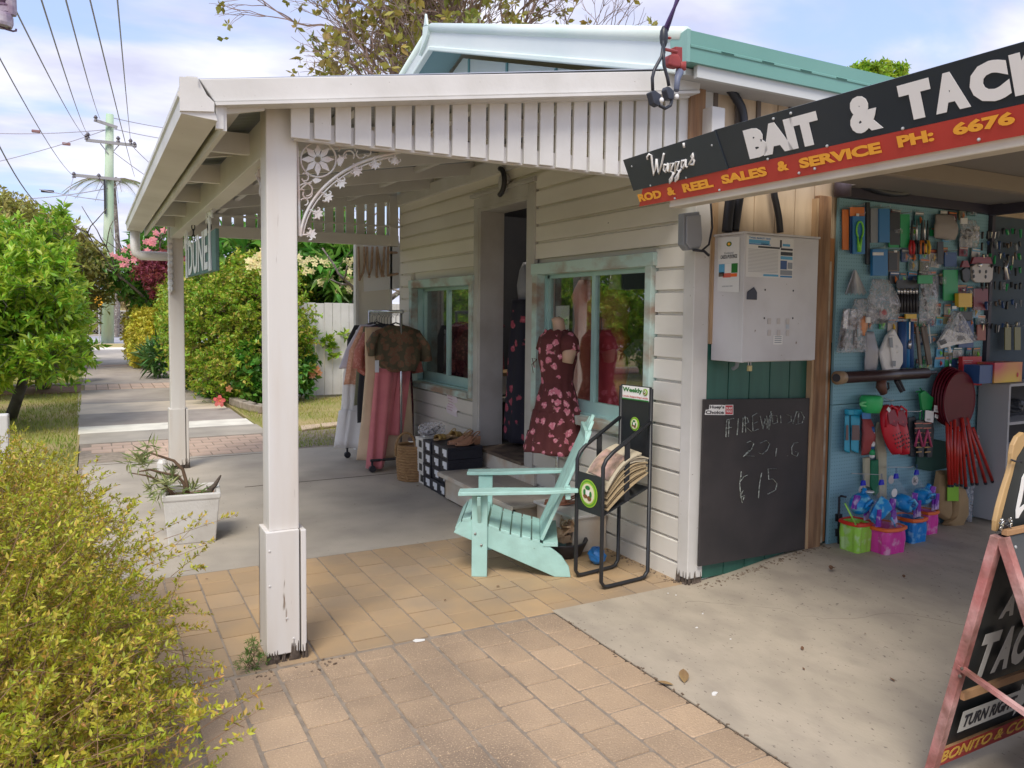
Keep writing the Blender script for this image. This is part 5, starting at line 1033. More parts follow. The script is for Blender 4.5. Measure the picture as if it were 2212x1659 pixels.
def floral(name,base,pet,pet2,leaf,sc=14,thr=.30,rough=.85):
    m=bpy.data.materials.new(name); m.use_nodes=True; t=m.node_tree; b=t.nodes['Principled BSDF']; b.inputs['Roughness'].default_value=rough; K=t.links.new
    tc_=t.nodes.new('ShaderNodeTexCoord'); nzz=t.nodes.new('ShaderNodeTexNoise'); nzz.inputs['Scale'].default_value=sc*2.2; nzz.inputs['Detail'].default_value=3; K(tc_.outputs['Object'],nzz.inputs[0])
    ad_=t.nodes.new('ShaderNodeVectorMath'); ad_.operation='MULTIPLY_ADD'; ad_.inputs[1].default_value=(.05,.05,.05); K(nzz.outputs['Color'],ad_.inputs[0]); K(tc_.outputs['Object'],ad_.inputs[2])
    vo=t.nodes.new('ShaderNodeTexVoronoi'); vo.inputs['Scale'].default_value=sc; vo.inputs['Randomness'].default_value=.75; K(ad_.outputs[0],vo.inputs[0])
    v2=t.nodes.new('ShaderNodeTexVoronoi'); v2.inputs['Scale'].default_value=sc*3.5; K(ad_.outputs[0],v2.inputs[0])
    def stp_(a,th,w_=.03):
        r=t.nodes.new('ShaderNodeMapRange'); r.inputs[1].default_value=th-w_; r.inputs[2].default_value=th+w_; r.inputs[3].default_value=1; r.inputs[4].default_value=0; K(a,r.inputs[0]); return r.outputs[0]
    def mx_(a,c,f):
        x=t.nodes.new('ShaderNodeMix'); x.data_type='RGBA'; K(f,x.inputs[0])
        for v,i in ((a,6),(c,7)):
            if isinstance(v,tuple): x.inputs[i].default_value=(*v,1)
            else: K(v,x.inputs[i])
        return x.outputs[2]
    lf=stp_(vo.outputs['Distance'],thr*1.25); nl=t.nodes.new('ShaderNodeMath'); nl.operation='MULTIPLY'; K(lf,nl.inputs[0]); K(stp_(v2.outputs['Distance'],.22),nl.inputs[1])
    c=mx_(base,leaf,nl.outputs[0]); pc=mx_(pet2,pet,stp_(v2.outputs['Distance'],.33,.12)); c=mx_(c,pc,stp_(vo.outputs['Distance'],thr)); K(c,b.inputs['Base Color']); return m
def garment(lab,y,prof,m,x=2.70,sleeves=None,seed=1,folds=5,hang=True,cat='garment',m2=None,nm='garment',thick=.035):
    """prof: (z, left x offset, right x offset, depth, wave)"""
    t=thing(nm,lab,cat,(x,y,prof[0][0]),'garments on the clothes rack'); g=random.Random(seed); ph=[g.uniform(0,6.28) for _ in range(4)]; n=40; rr=[]
    K_=6; P=[]
    for i in range(len(prof)-1):
        for k in range(K_): s=k/K_; P.append([lerp(a,b_,s) for a,b_ in zip(prof[i],prof[i+1])])
    P.append(list(prof[-1]))
    for (z,l,r,dp,wv) in P:
        cx_=(l+r)/2; hw=(r-l)/2; ring=[]
        for j in range(n):
            a=2*math.pi*j/n; f=1+wv*(.5*math.sin(folds*a+ph[0]+z*1.5)+.35*math.sin((folds*2+1)*a+ph[1]-z*2)+.2*math.sin(3*a+ph[2]+z*4)); ring.append((x+cx_+hw*math.copysign(abs(math.cos(a))**.85,math.cos(a))*(1+wv*.12*math.sin(5*a+ph[3])),y+dp*math.sin(a)*f,z+wv*.02*math.sin(4*a)))
        rr.append(ring)
    MB().loft(rr,cap=True).build('cloth_body',m,t,smooth=True)
    if sleeves:
        for (pts,rs_) in sleeves: MB().tube([(x+p[0],y+p[1],p[2]) for p in pts],rs_,n=12,flat=.55).build('sleeve',m2 or m,t,smooth=True)
    if hang:
        h=MB(); zt=prof[0][0]; h.tube([(x-.20,y,zt-.055),(x-.1,y,zt-.005),(x,y,zt+.03),(x+.1,y,zt-.005),(x+.20,y,zt-.055)],.008,n=6); h.tube([(x,y,zt+.03),(x,y,zt+.09),(x+.02,y,zt+.12),(x+.035,y,zt+.10)],.0025,n=4); h.build('hanger',m_black,t)
    return t
camo=floral('camo_fabric',(.10,.085,.05),(.17,.15,.085),(.20,.10,.06),(.06,.07,.04),sc=13,thr=.5)
c_pink=cloth('pink_linen',(.62,.20,.21),(.55,.16,.18),sc=6,hue=0); c_cream=cloth('cream_linen',(.66,.50,.34),(.60,.45,.30),sc=5); c_wh=cloth('white_lawn',(.80,.79,.78)); c_blk=cloth('black_crepe',(.02,.02,.025)); c_ol=cloth('olive_crepe',(.15,.15,.09)); c_ros=floral('rose_print',(.42,.14,.11),(.60,.30,.24),(.5,.2,.18),(.25,.1,.08),sc=26,thr=.4); c_pea=floral('peach_print',(.60,.30,.20),(.75,.52,.38),(.65,.35,.25),(.35,.2,.12),sc=28,thr=.42); c_maro=floral('maroon_print',(.10,.02,.035),(.22,.05,.06),(.3,.08,.08),(.06,.02,.03),sc=26,thr=.35); c_lil=cloth('lilac_voile',(.62,.60,.70))
garment('camouflage patterned short sleeved top on the front hanger of the rack',7.485,[(1.46,-.09,.12,.03,.1),(1.41,-.22,.26,.05,.15),(1.30,-.24,.29,.07,.25),(1.10,-.21,.26,.08,.3),(1.02,-.12,.22,.08,.35),(1.0,-.11,.21,.07,.35)],camo,sleeves=[([(-.20,0,1.38),(-.26,0,1.28),(-.25,0,1.16)],[.07,.085,.06]),([(.22,0,1.38),(.31,0,1.25),(.33,0,1.10)],[.07,.09,.10])],seed=2)
# pink trousers: two legs
pt_=thing('trousers','dusty pink wide leg trousers hanging under the camouflage top','trousers',(2.66,7.51,1.02),'garments on the clothes rack')
def leg(x0,x1,xe0,xe1,z0,z1,y,seed):
    rr=[]; g=random.Random(seed); p=g.uniform(0,6)
    for i in range(16):
        s=i/15; l=lerp(x0,xe0,s); r=lerp(x1,xe1,s); z=lerp(z0,z1,s); rr.append([((l+r)/2+(r-l)/2*math.cos(a),y+(.055+.02*s)*math.sin(a)*(1+.35*math.sin(5*a+p+z*2)),z) for a in np.linspace(0,6.2832,33)[:-1]])
    return MB().loft(rr)
leg(2.50,2.74,2.40,2.585,1.03,.03,7.52,1).build('trouser_leg',c_pink,pt_,smooth=True); leg(2.66,2.895,2.60,2.80,1.03,.35,7.56,4).build('trouser_leg',c_pink,pt_,smooth=True)
garment('long cream linen dress behind the pink trousers',7.64,[(1.44,-.27,-.10,.03,.1),(1.30,-.27,.2,.05,.2),(1.0,-.26,.20,.07,.4),(.5,-.30,.23,.08,.5),(.10,-.35,.24,.09,.6)],c_cream,seed=3)
garment('rose print blouse with frilled sleeve showing left of the cream dress',7.74,[(1.44,-.20,.2,.04,.2),(1.2,-.30,.25,.06,.4),(1.0,-.32,.22,.07,.5),(.95,-.25,.2,.07,.5)],c_ros,sleeves=[([(-.22,0,1.38),(-.30,0,1.2),(-.32,0,1.02)],[.06,.08,.09]),([(.22,0,1.3),(.30,0,1.15),(.33,-.02,.96)],[.06,.09,.10])],m2=None,seed=4)
garment('black dress pressed between the blouses on the rack',7.84,[(1.44,-.2,.2,.03,.2),(1.2,-.24,.25,.05,.3),(.7,-.28,.25,.05,.4),(.45,-.28,.2,.05,.4)],c_blk,seed=5)
garment('olive crepe slip hanging behind the black dress',7.92,[(1.44,-.2,.2,.03,.2),(1.1,-.27,.25,.05,.3),(.62,-.31,.2,.05,.4)],c_ol,seed=6)
garment('peach print blouse with loose sleeve near the back of the rack',8.00,[(1.44,-.2,.2,.04,.2),(1.2,-.32,.25,.06,.4),(.84,-.38,.22,.07,.5)],c_pea,seed=7)
garment('lilac white sheer blouse behind the peach one',8.08,[(1.46,-.18,.2,.04,.2),(1.2,-.33,.25,.05,.3),(1.0,-.40,.22,.05,.4)],c_lil,seed=8)
garment('long tiered white cotton dress at the back of the rack',8.16,[(1.40,-.2,.2,.04,.2),(.95,-.33,.2,.06,.4),(.55,-.35,.22,.08,.6),(.545,-.37,.22,.09,.7),(.16,-.42,.22,.10,.8)],c_wh,seed=9)
garment('black jacket last on the rack beside the white fence',8.24,[(1.45,-.2,.2,.04,.1),(1.3,-.28,.25,.06,.2),(.9,-.3,.24,.06,.3)],c_blk,seed=10)
garment('long maroon print skirt at the wall side of the rack',7.86,[(1.2,.02,.30,.04,.2),(.6,.05,.33,.06,.4),(.15,.02,.33,.07,.5)],c_maro,seed=11,hang=False)
tg_=MB().bx(2.455,2.495,7.40,7.403,1.0,1.12).build('price_tag',m_lab,None,org=(2.475,7.4,1.06)); tag(tg_,'white swing tag hanging from the camouflage top','tag')
hk=MB()
for i in range(26):
    y=yF+.04+i*.03; x=xR-.002-.06*(y-yF)*.9; hk.tube([(x-.02,y,1.56),(x-.005,y,1.60),(x+.004,y,1.618),(x+.018,y,1.61),(x+.02,y,1.59)],.0025,n=4)
stuff(hk.build('hanger_hooks',m_chr,cr_))
# -------------------------------------------------- mannequin in floral dress
m_skin=mat('mannequin_skin',(.55,.36,.25),rough=.5); m_dress=floral('dress_floral',(.11,.024,.024),(.80,.42,.45),(.62,.18,.24),(.26,.14,.10),sc=14.5,thr=.34)
mn=thing('dress_form','flesh coloured dress form on a chrome pole beside the doorway','mannequin',(3.0,4.85,0))
mx0,my0=3.0,4.85
def er(cx,cy,rx,ry,z,n=40,wv=0,ph=0,fo=9): return [(cx+rx*math.cos(a)*(1+wv*math.sin(fo*a+ph)),cy+ry*math.sin(a)*(1+wv*math.sin(fo*a+ph)),z) for a in [2*math.pi*j/n for j in range(n)]]
# body axis: faces the street and up the path; widest across its depth in the picture
MB().loft([er(mx0,my0-.0,.10,.09,.85),er(mx0,my0,.13,.11,.95),er(mx0,my0,.11,.09,1.10),er(mx0-.01,my0+.01,.12,.115,1.25),er(mx0,my0,.13,.10,1.36),er(mx0+.01,my0,.09,.07,1.44),er(mx0+.0,my0+.0,.047,.045,1.48),er(mx0-.005,my0+.005,.045,.043,1.53),er(mx0-.01,my0+.01,.048,.045,1.56),er(mx0-.01,my0+.012,.02,.02,1.575)]).build('torso',m_skin,mn,smooth=True)
MB().tube([(mx0+.01,my0-.115,1.41),(mx0+.00,my0-.14,1.33),(mx0-.01,my0-.13,1.25)],[.045,.052,.04],n=12).build('arm_stump',m_skin,mn,smooth=True)
MB().tube([(mx0,my0,.03),(mx0,my0,.92)],.014,n=10).build('pole',m_chr,mn,smooth=True); MB().lathe([(0,0),(.16,0),(.155,.012),(.03,.03),(0,.03)],24,(mx0,my0,.002)).build('base_disc',m_chr,mn,smooth=True)
dr=thing('floral_dress','dark brown tiered dress with pink roses on the dress form','dress',(3.0,4.85,.62))
rr=[]
PR=[(1.475,.075,.065,0),(1.46,.10,.085,.0),(1.42,.135,.105,.0),(1.36,.145,.115,.01),(1.27,.145,.135,.01),(1.18,.125,.115,.015),(1.10,.118,.108,.02),(1.085,.122,.112,.03),(.98,.150,.140,.035),(.90,.165,.160,.03),(.895,.172,.168,.045),(.80,.190,.188,.045),(.742,.200,.198,.035),(.738,.207,.205,.05),(.66,.222,.222,.05),(.600,.236,.238,.05)]
for i in range(len(PR)-1):
    for k in range(5): s=k/5; z,rx,ry,wv=[lerp(a,b_,s) for a,b_ in zip(PR[i],PR[i+1])]; rr.append(er(mx0-.01,my0+.005,rx,ry,z+(0.008*math.sin(z*3) if i>13 else 0),72,wv,z*1.5,13))
z,rx,ry,wv=PR[-1]; rr.append([(p[0],p[1],p[2]+.008*math.sin(j*.35)) for j,p in enumerate(er(mx0-.01,my0+.005,rx,ry,z,72,wv,z*1.5,13))])
o=MB().loft(rr,cap=False).build('dress_body',m_dress,dr,smooth=True,solid=.003)
MB().tube([(mx0+.02,my0-.08,1.44),(mx0+.01,my0-.125,1.40),(mx0-.0,my0-.150,1.33)],[.05,.066,.070],n=16).build('sleeve',m_dress,dr,smooth=True)
MB().tube([(mx0-.03,my0+.08,1.44),(mx0-.03,my0+.125,1.40),(mx0-.03,my0+.150,1.33)],[.05,.066,.070],n=16).build('sleeve',m_dress,dr,smooth=True)
for k in range(3): MB().tube([(mx0-.02+.085*math.cos(a),my0+.01+.075*math.sin(a),1.475-.004*k+.006*math.sin(9*a)) for a in np.linspace(0,6.283,40)],.006,n=5,cap=False).build('neck_frill',m_dress,dr,smooth=True)
MB().tube([(mx0-.11,my0+.13,1.26),(mx0-.13,my0+.17,1.22),(mx0-.12,my0+.165,1.16)],.003,n=4).build('tie_string',m_dress,dr); MB().tube([(mx0-.11,my0+.13,1.26),(mx0-.14,my0+.15,1.27),(mx0-.13,my0+.13,1.20)],.003,n=4).build('tie_string',m_dress,dr)
# -------------------------------------------------- adirondack chair
m_mint=mat('mint_paint',(.42,.68,.63),(.37,.62,.57),sc=5,rough=.5,bump=.3,bsc=22,dirt=(.27,.42,.38),dsc=9,damt=.5,spots=(.22,.3,.26),ssc=45,sth=.74)
ch=thing('garden_chair','mint green slatted wooden garden chair in front of the big window','chair',(2.046,4.191,0))
ang=math.radians(-30); aa=Vector((math.cos(ang),math.sin(ang),0)); wv_=Vector((-aa.y,aa.x,0)); c0=Vector((2.046,4.191,0)); WD=.56
def CP(a,w_,z): return c0+aa*a+wv_*w_+Vector((0,0,z))
run=[(-.16,.262),(-.13,.31),(-.085,.349),(-.03,.335),(.05,.30),(.15,.262),(.25,.235),(.35,.212),(.43,.182),(.50,.125),(.545,.06),(.555,.0),(.459,.0)]
for w0 in (.025,WD-.05): MB().slab([CP(a,w0,z) for a,z in run],wv_*.025).build('side_runner',m_mint,ch,bev=.003)
for w0 in (0,WD-.022):
    lg=MB().slab([CP(-.047,w0,0),CP(.047,w0,0),CP(.047,w0,.508),CP(-.047,w0,.508)],wv_*.022).build('front_leg',m_mint,ch,bev=.003)
    sgn=-1 if w0==0 else 1
    MB().slab([CP(-.012,w0+(0 if sgn<0 else .022),.506),CP(-.012,w0+(0 if sgn<0 else .022)+sgn*.075,.506),CP(-.012,w0+(0 if sgn<0 else .022)+sgn*.06,.45),CP(-.012,w0+(0 if sgn<0 else .022),.33)],aa*.022).build('arm_bracket',m_mint,ch,bev=.002)
    if sgn<0:
        for a,z in ((-.025,.265),(.012,.195)): MB().ell(CP(a,w0-.001,z),(.009,.006,.009),10,6).build('bolt_head',mat('steel_bolt',(.3,.3,.28),rough=.4,metal=.7),lg)
for s,w0 in ((-1,-.07),(1,WD-.045)):
    ar=[(-.125,.0,.0),(-.125,.11,0),(.10,.125,0),(.35,.10,0),(.56,.085,0),(.59,.06,0),(.59,.03,0),(.4,.0,0)] if s<0 else [(-.125,.125,.0),(-.125,.015,0),(.10,.0,0),(.35,.02,0),(.56,.03,0),(.59,.06,0),(.59,.09,0),(.4,.12,0)]
    MB().slab([CP(a,w0+b_,.509+.035*(a+.12)) for a,b_,_ in ar],(0,0,.022)).build('armrest',m_mint,ch,bev=.004)
def runz(a): return float(np.interp(a,[p[0] for p in run[:11]],[p[1] for p in run[:11]]))
a=-.135
k=0
for a0,a1 in [(-.150,-.115),(-.108,-.055),(-.046,.040),(.052,.118),(.126,.182),(.190,.246),(.254,.310),(.318,.366)]:
    z0,z1=runz(a0),runz(a1); 
    MB().hexa([CP(a0,0.024,z0-.002),CP(a1,0.024,z1-.002),CP(a1,WD-.024,z1-.002),CP(a0,WD-.024,z0-.002),CP(a0,0.024,z0+.018),CP(a1,0.024,z1+.018),CP(a1,WD-.024,z1+.018),CP(a0,WD-.024,z0+.018)]).build('seat_slat',m_mint,ch,bev=.003)
hts=[.84,.90,.93,.90,.84]
for i in range(5):
    w0=.045+i*.096; base_=Vector(CP(.385,w0,.215)); top_=Vector(CP(.385+.31*hts[i]/.9,w0,.215+.72*hts[i]/.9)); dd=(top_-base_); nn=dd.cross(wv_).normalized()
    P=[base_,base_+wv_*.086,base_+wv_*.086+dd*.93,base_+wv_*.065+dd*.985,base_+wv_*.043+dd,base_+wv_*.02+dd*.985,base_+dd*.93]
    MB().slab(P,nn*.02).build('back_slat',m_mint,ch,bev=.003)
MB().bar(CP(.53,-.03,.525),CP(.53,WD+.03,.525),.03,.07).build('back_crosspiece',m_mint,ch,bev=.003); MB().bar(CP(.43,.02,.20),CP(.43,WD-.02,.20),.09,.025).build('rear_crosspiece',m_mint,ch,bev=.003)
MB().bar(CP(.64,.06,.86),CP(.64,WD-.06,.86),.02,.06).build('back_crosspiece',m_mint,ch,bev=.003)
pl_=bpy.data.lights.new('shop_downlight','POINT'); pl_.energy=7; pl_.shadow_soft_size=.05; pl_.color=(1,.9,.78); po=bpy.data.objects.new('shop_downlight',pl_); COL.objects.link(po); po.location=(3.72,6.55,2.66)
# small stool with loafers, white box, basket of sandals, blue bag behind the chair
wb=thing('display_box','low white timber display box against the wall behind the chair','box',(2.95,4.55,0)); MB().bx(2.80,3.07,4.32,4.80,.0,.235).build('box_body',mst,wb,bev=.004); MB().bx(2.78,3.075,4.30,4.82,.236,.255).build('box_top',m_white,wb,bev=.004)
shoe('loafer','brown leather loafer resting on the white display box',(2.90,4.62,.257),math.radians(150),mat('brown_leather',(.30,.12,.07),rough=.4),.02,False,.25,strap=False); 
sb=thing('sandal_basket','shallow black basket of tan strappy sandals behind the chair','basket',(2.74,4.30,0)); MB().lathe([(0,0.0),(.13,0.0),(.17,.09),(.175,.10),(.16,.10),(.12,.02),(0,.02)],20,(2.74,4.36,.0)).build('basket_bowl',m_black,sb,smooth=True)
for i in range(4): shoe('strappy_sandal','%s tan strappy sandal heaped in the black basket'%['lowest','left','right','uppermost'][i],(2.74+.03*math.cos(i*2),4.36+.04*math.sin(i*2),.07+.035*i),i*1.3+.4,m_nude,.05,True,.2,grp='tan sandals in the basket',tilt=.25*(-1)**i)
bag('blue_bag','bright blue folded bag on the ground behind the chair',(2.83,4.08,.055),(.05,.07,.05),mat('blue_plastic',(.03,.22,.60),rough=.4),5)
# -------------------------------------------------- newspaper stand
ns=thing('newspaper_stand','black tubular newspaper stand with green round stickers','newspaper stand',(2.75,3.8,0))
m_bs=mat('black_powder_coat',(.018,.02,.024),rough=.4)
A0=Vector((2.555,3.905,0)); A1=Vector((2.575,3.665,0)); B0=Vector((2.905,3.955,0)); B1=Vector((2.94,3.70,0)); rt=.012
def V3(p,z): return Vector((p.x,p.y,z))
for p,q_ in ((A0,B0),(A1,B1)):
    hh=.77 if p is A1 else .78
    MB().tube([V3(q_,1.155),V3(q_,.05),V3(q_,.018).lerp(V3(p,.018),.08),V3(q_,.014).lerp(V3(p,.014),.16),V3(p,.014).lerp(V3(q_,.014),.16),V3(p,.018).lerp(V3(q_,.018),.06),V3(p,.05),V3(p,hh-.05),V3(p,hh-.01).lerp(V3(q_,hh-.01),.06),V3(p,hh+.03).lerp(V3(q_,hh+.03),.2),V3(q_,.96)],rt,n=8).build('tube_frame',m_bs,ns,smooth=True)
fpn=MB().slab([V3(A0,.43)+Vector((-.004,0,0)),V3(A1,.43)+Vector((-.004,0,0)),V3(A1,.66)+Vector((-.004,0,0)),V3(A0,.66)+Vector((-.004,0,0))],(.004,0,0)).build('front_plate',m_bs,ns)
hdr=MB().slab([V3(B0,.74),V3(B1,.74),V3(B1,1.165),V3(B0,1.165)],(.004,0,0)).build('back_plate',m_bs,ns)
MB().slab([V3(A0,.43),V3(A1,.43),V3(B1,.56),V3(B0,.56)],(0,0,.004)).build('tray',m_bs,ns)
for p,q_ in ((A0,B0),(A1,B1)): 
    c=p.lerp(q_,.5); MB().bar(V3(c,.50),V3(c,.86),.035,.008,up=(0,1,0)).build('side_strap',m_bs,ns)
m_g1=mat('sticker_green',(.12,.36,.02),rough=.4); m_g2=mat('sticker_lime',(.36,.55,.05),rough=.4); m_g3=mat('sticker_pale',(.75,.72,.5),rough=.4); m_br_=mat('sticker_brown',(.20,.08,.03),rough=.4); m_gd=mat('sticker_deep',(.02,.18,.03),rough=.4); m_rd=mat('sticker_red',(.55,.04,.06),rough=.4); m_ww=mat('sticker_white',(.82,.82,.80),rough=.4)
def roundel(c,uy,r,par,kx=1.0):
    c=Vector(c); uy=Vector(uy).normalized(); n=Vector((0,0,1)).cross(uy); n=-n if n.x>0 else n
    def disc(rr,off,m,cx=0,cz=0,kx_=1,kz=1,k=26,nm='sticker'): MB().slab([c+n*off+uy*(cx+rr*kx_*math.cos(a))*kx+Vector((0,0,cz+rr*kz*math.sin(a))) for a in np.linspace(0,6.2832,k+1)[:-1]],n*.0008).build(nm,m,par)
    disc(r,.001,m_g2); disc(r*.93,.0025,m_g1); disc(r*.80,.004,m_g2); disc(r*.70,.0055,m_g3); disc(r*.24,.007,m_ww,0,r*.05,1.0,1.0); disc(r*.22,.0085,m_gd,0,r*.42,1.2,.7); disc(r*.2,.0085,m_br_,-r*.25,-r*.22,1.2,.7); disc(r*.2,.0085,m_br_,r*.2,-r*.32,1.1,.9); disc(r*.16,.0085,m_gd,-r*.35,r*.05,.8,1.4); disc(r*.16,.0085,m_gd,r*.33,-r*.02,.8,1.4)
    return c,uy,n
dA=(A1-A0); roundel(V3(A0.lerp(A1,.5),.545)+Vector((-.006,0,0)),dA,.083,fpn); dB=(B1-B0); roundel(V3(B0.lerp(B1,.5),.93)+Vector((-.003,0,0)),dB,.043,hdr,.9)
st0=V3(B0.lerp(B1,.06),1.075)+Vector((-.002,0,0)); ux=(B1-B0)*.88
MB().slab([st0,st0+ux,st0+ux+Vector((0,0,.085)),st0+Vector((0,0,.085))],(-.001,0,0)).build('weekly_sticker',m_ww,hdr)
text('Weekly',st0+ux*.02+Vector((-.0035,0,.040)),ux*.74,(0,0,.036),'sticker_text',m_gd,hdr,bold=.03,th=.0006); text('Locals Supporting Locals',st0+ux*.03+Vector((-.0035,0,.013)),ux*.94,(0,0,.014),'sticker_text',m_rd,hdr,bold=.01,th=.0006)
MB().slab([st0+Vector((-.003,0,0)),st0+ux+Vector((-.003,0,0)),st0+ux+Vector((-.003,0,.008)),st0+Vector((-.003,0,.008))],(-.0006,0,0)).build('sticker_band',m_gd,hdr); roundel(st0+ux*.87+Vector((-.003,0,.057)),dB,.021,hdr)
text('www.localweekly',st0+ux*.03+Vector((-.0035,0,.031)),ux*.7,(0,0,.006),'sticker_text',m_black,hdr,bold=0,th=.0006) if False else None
# newspapers
m_np=mat('newsprint',(.56,.50,.38),(.50,.43,.31),sc=8,rough=.9); m_npe=mat('newsprint_edge',(.46,.36,.22),(.34,.26,.15),sc=40,rough=.9,stretch=(1,1,8))
npp=thing('newspaper_pile','thick pile of rolled local newspapers in the black stand','newspapers',(2.75,3.8,.5))
N=13
for i in range(N):
    s=i/N; z=.455+.012*i; sp=.0+.012*i; dy=Vector((0,.0,0)); ox=-.03+.012*math.sin(i*1.7)
    a=Vector((2.655+ox,3.70-.02+.004*(i%3),z)); b_=Vector((2.90+ox+.03,3.70-.025+.004*(i%3),z+.19-.004*i)); wv2=Vector((-.02,.20,.01))
    pts=[]; n1=8
    rr=[]
    for k in range(n1+1):
        t=k/n1; p=a.lerp(b_,t)+Vector((0,0,.055*math.sin(t*math.pi)*(.3+s))); rr.append([p,p+wv2,p+wv2+Vector((0,0,.006)),p+Vector((0,0,.006))])
    MB().loft(rr).build('newspaper',m_npe if i<10 else m_np,npp)
fn=MB(); rr=[]
for k in range(11):
    t=k/10; p=Vector((2.60,3.66,.575)).lerp(Vector((2.86,3.68,.82)),t*.8)+Vector((.05*t*t,0,.04*math.sin(t*3.1))); rr.append([p,p+Vector((-.01,.24,.02)),p+Vector((-.01,.24,.028)),p+Vector((0,0,.008))])
fnO=fn.loft(rr).build('newspaper',m_np,npp)
pic=MB(); ph_=mat('newsprint_photo',(.42,.28,.20),(.16,.13,.10),sc=22,rough=.9,dirt=(.62,.40,.36),dsc=16,damt=.9); rr=[]
for k in range(7):
    t=.15+.55*k/6; p=Vector((2.60,3.66,.575)).lerp(Vector((2.86,3.68,.82)),t*.8)+Vector((.05*t*t,0,.04*math.sin(t*3.1)))+Vector((-.006,.02,.012)); rr.append([p,p+Vector((-.01,.2,.02)),p+Vector((-.009,.2,.022)),p+Vector((.001,0,.002))])
pic.loft(rr).build('printed_photo',ph_,fnO)
# -------------------------------------------------- things inside the shop, seen through glass and door
def indress(lab,x,y,z0,z1,m,rx,ry,seed,skin=True):
    t=thing('display_dress',lab,'dress',(x,y,z0),'dresses inside the shop'); g=random.Random(seed); rr=[]; p=g.uniform(0,6)
    for i in range(18):
        s=i/17; z=lerp(z1,z0,s); k=(.55+.45*min(1,abs(s-.0)*9)) if s<.12 else (.75+.25*abs(s-.3)/.3 if s<.5 else .9+.3*(s-.5)); rr.append(er(x,y,rx*k,ry*k,z,30,.04+.05*s,p+z*2,6))
    MB().loft(rr).build('dress_body',m,t,smooth=True)
    if skin: MB().loft([er(x,y,rx*.5,ry*.5,z1-.01,16),er(x,y,.05,.05,z1+.05,16),er(x,y,.045,.045,z1+.11,16)]).build('neck',mat('pale_dummy',(.5,.47,.44),rough=.5),t,smooth=True)
c_rust=mat('rust_velvet',(.80,.30,.22),(.70,.20,.14),sc=8,rough=.7); c_red=mat('red_velvet',(.60,.05,.07),(.45,.03,.05),sc=8,rough=.7); c_och=floral('ochre_print',(.42,.20,.08),(.62,.38,.16),(.5,.18,.09),(.3,.15,.08),sc=20,thr=.35)
indress('rust pink dress on a dummy behind the large window, left of the centre bar',3.40,5.08,.75,1.86,c_rust,.12,.15,1)
indress('ochre print dress on a dummy behind the large window, right of the centre bar',3.46,4.80,.75,1.78,c_och,.12,.14,2)
indress('dark red dress low behind the large window',3.36,4.68,.75,1.50,c_red,.12,.14,3,False)
indress('dark navy garment at the right behind the large window',3.5,4.42,.7,1.42,cloth('navy_knit',(.03,.03,.06)),.2,.17,4,False)
indress('plum garment left behind the small window',3.50,7.5,.85,1.5,c_maro,.2,.25,5,False)
indress('second plum garment right behind the small window',3.52,7.1,.85,1.55,c_maro,.2,.2,6,False)
tb_=thing('display_table','white timber display table just inside the large window','table',(3.5,4.5,.4)); MB().bx(3.32,4.2,3.95,5.28,.66,.70).build('tabletop',mst,tb_); 
for x,y in ((3.36,4.0),(4.15,4.0),(3.36,5.2),(4.15,5.2)): MB().bx(x,x+.04,y,y+.04,.385,.66).build('leg',mst,tb_)
hb_=thing('hat_box','white and teal folded stack at the right corner of the large window','folded stack',(3.5,4.1,.7)); MB().bx(3.36,3.56,4.02,4.3,.70,.78).build('cardboard_tray',m_cork,hb_,bev=.01); MB().bx(3.38,3.54,4.05,4.26,.80,.85).build('white_cloth',m_white,hb_,bev=.015); MB().bx(3.39,3.53,4.06,4.22,.855,.90).build('teal_cloth',m_tealc,hb_,bev=.015)
bi=thing('enamel_box','white enamel box with a blue spot behind the small window','box',(3.6,6.75,.8)); MB().bx(3.42,3.72,6.6,6.95,.82,1.0).build('box_body',m_white,bi,bev=.01); MB().bx(3.4,3.74,6.58,6.97,1.0,1.03).build('lid',m_cork,bi); MB().ell((3.415,6.88,.92),(.01,.025,.025)).build('blue_spot',mat('spot_blue',(.03,.12,.5)),bi)
tb2_=thing('window_shelf','low shelf behind the small window','shelf',(3.6,7.2,.6)); MB().bx(3.36,4.1,6.5,8.0,.76,.80).build('shelf_board',mst,tb2_); MB().bx(3.9,3.95,6.5,8.0,.39,.76).build('shelf_support',mst,tb2_)
cn=thing('door_curtain','long dark floral dress hanging inside the open doorway','dress',(3.35,6.1,.5),'dresses inside the shop'); rr=[]
for i in range(20):
    s=i/19; rr.append(er(3.42,6.12,.10+.05*s,.17+.06*s,lerp(1.72,.45,s),40,.08,s*3,7))
MB().loft(rr).build('dress_body',floral('night_floral',(.015,.015,.03),(.55,.14,.20),(.35,.06,.10),(.06,.06,.06),sc=9,thr=.30),cn,smooth=True)
MB().loft([er(3.42,6.12,.05,.08,1.70,16),er(3.42,6.12,.07,.09,1.85,16),er(3.42,6.12,.05,.06,1.98,16),er(3.42,6.12,.02,.02,2.05,16)]).build('dummy_torso',mat('grey_dummy',(.25,.26,.30),rough=.6),cn,smooth=True)
dl=thing('downlight','small lit ceiling downlight just inside the doorway','light',(3.9,6.4,2.74)); MB().lathe([(0,0),(.04,0),(.045,.02),(0,.02)],14,(3.72,6.55,2.725)).build('lamp_face',mat('lamp_glow',(1,1,1),emit=(1,.9,.75,12)),dl)
op=thing('open_sign','small white handwritten Open card inside the large window','sign',(3.2,5.15,1.5)); MB().bx(3.215,3.218,5.06,5.26,1.42,1.66).build('card',m_ww,op); text('Open',(3.2135,5.24,1.49),(0,-.16,0),(0,0,.09),'lettering',m_gd,op,bold=0,shear=.3,th=.0008)
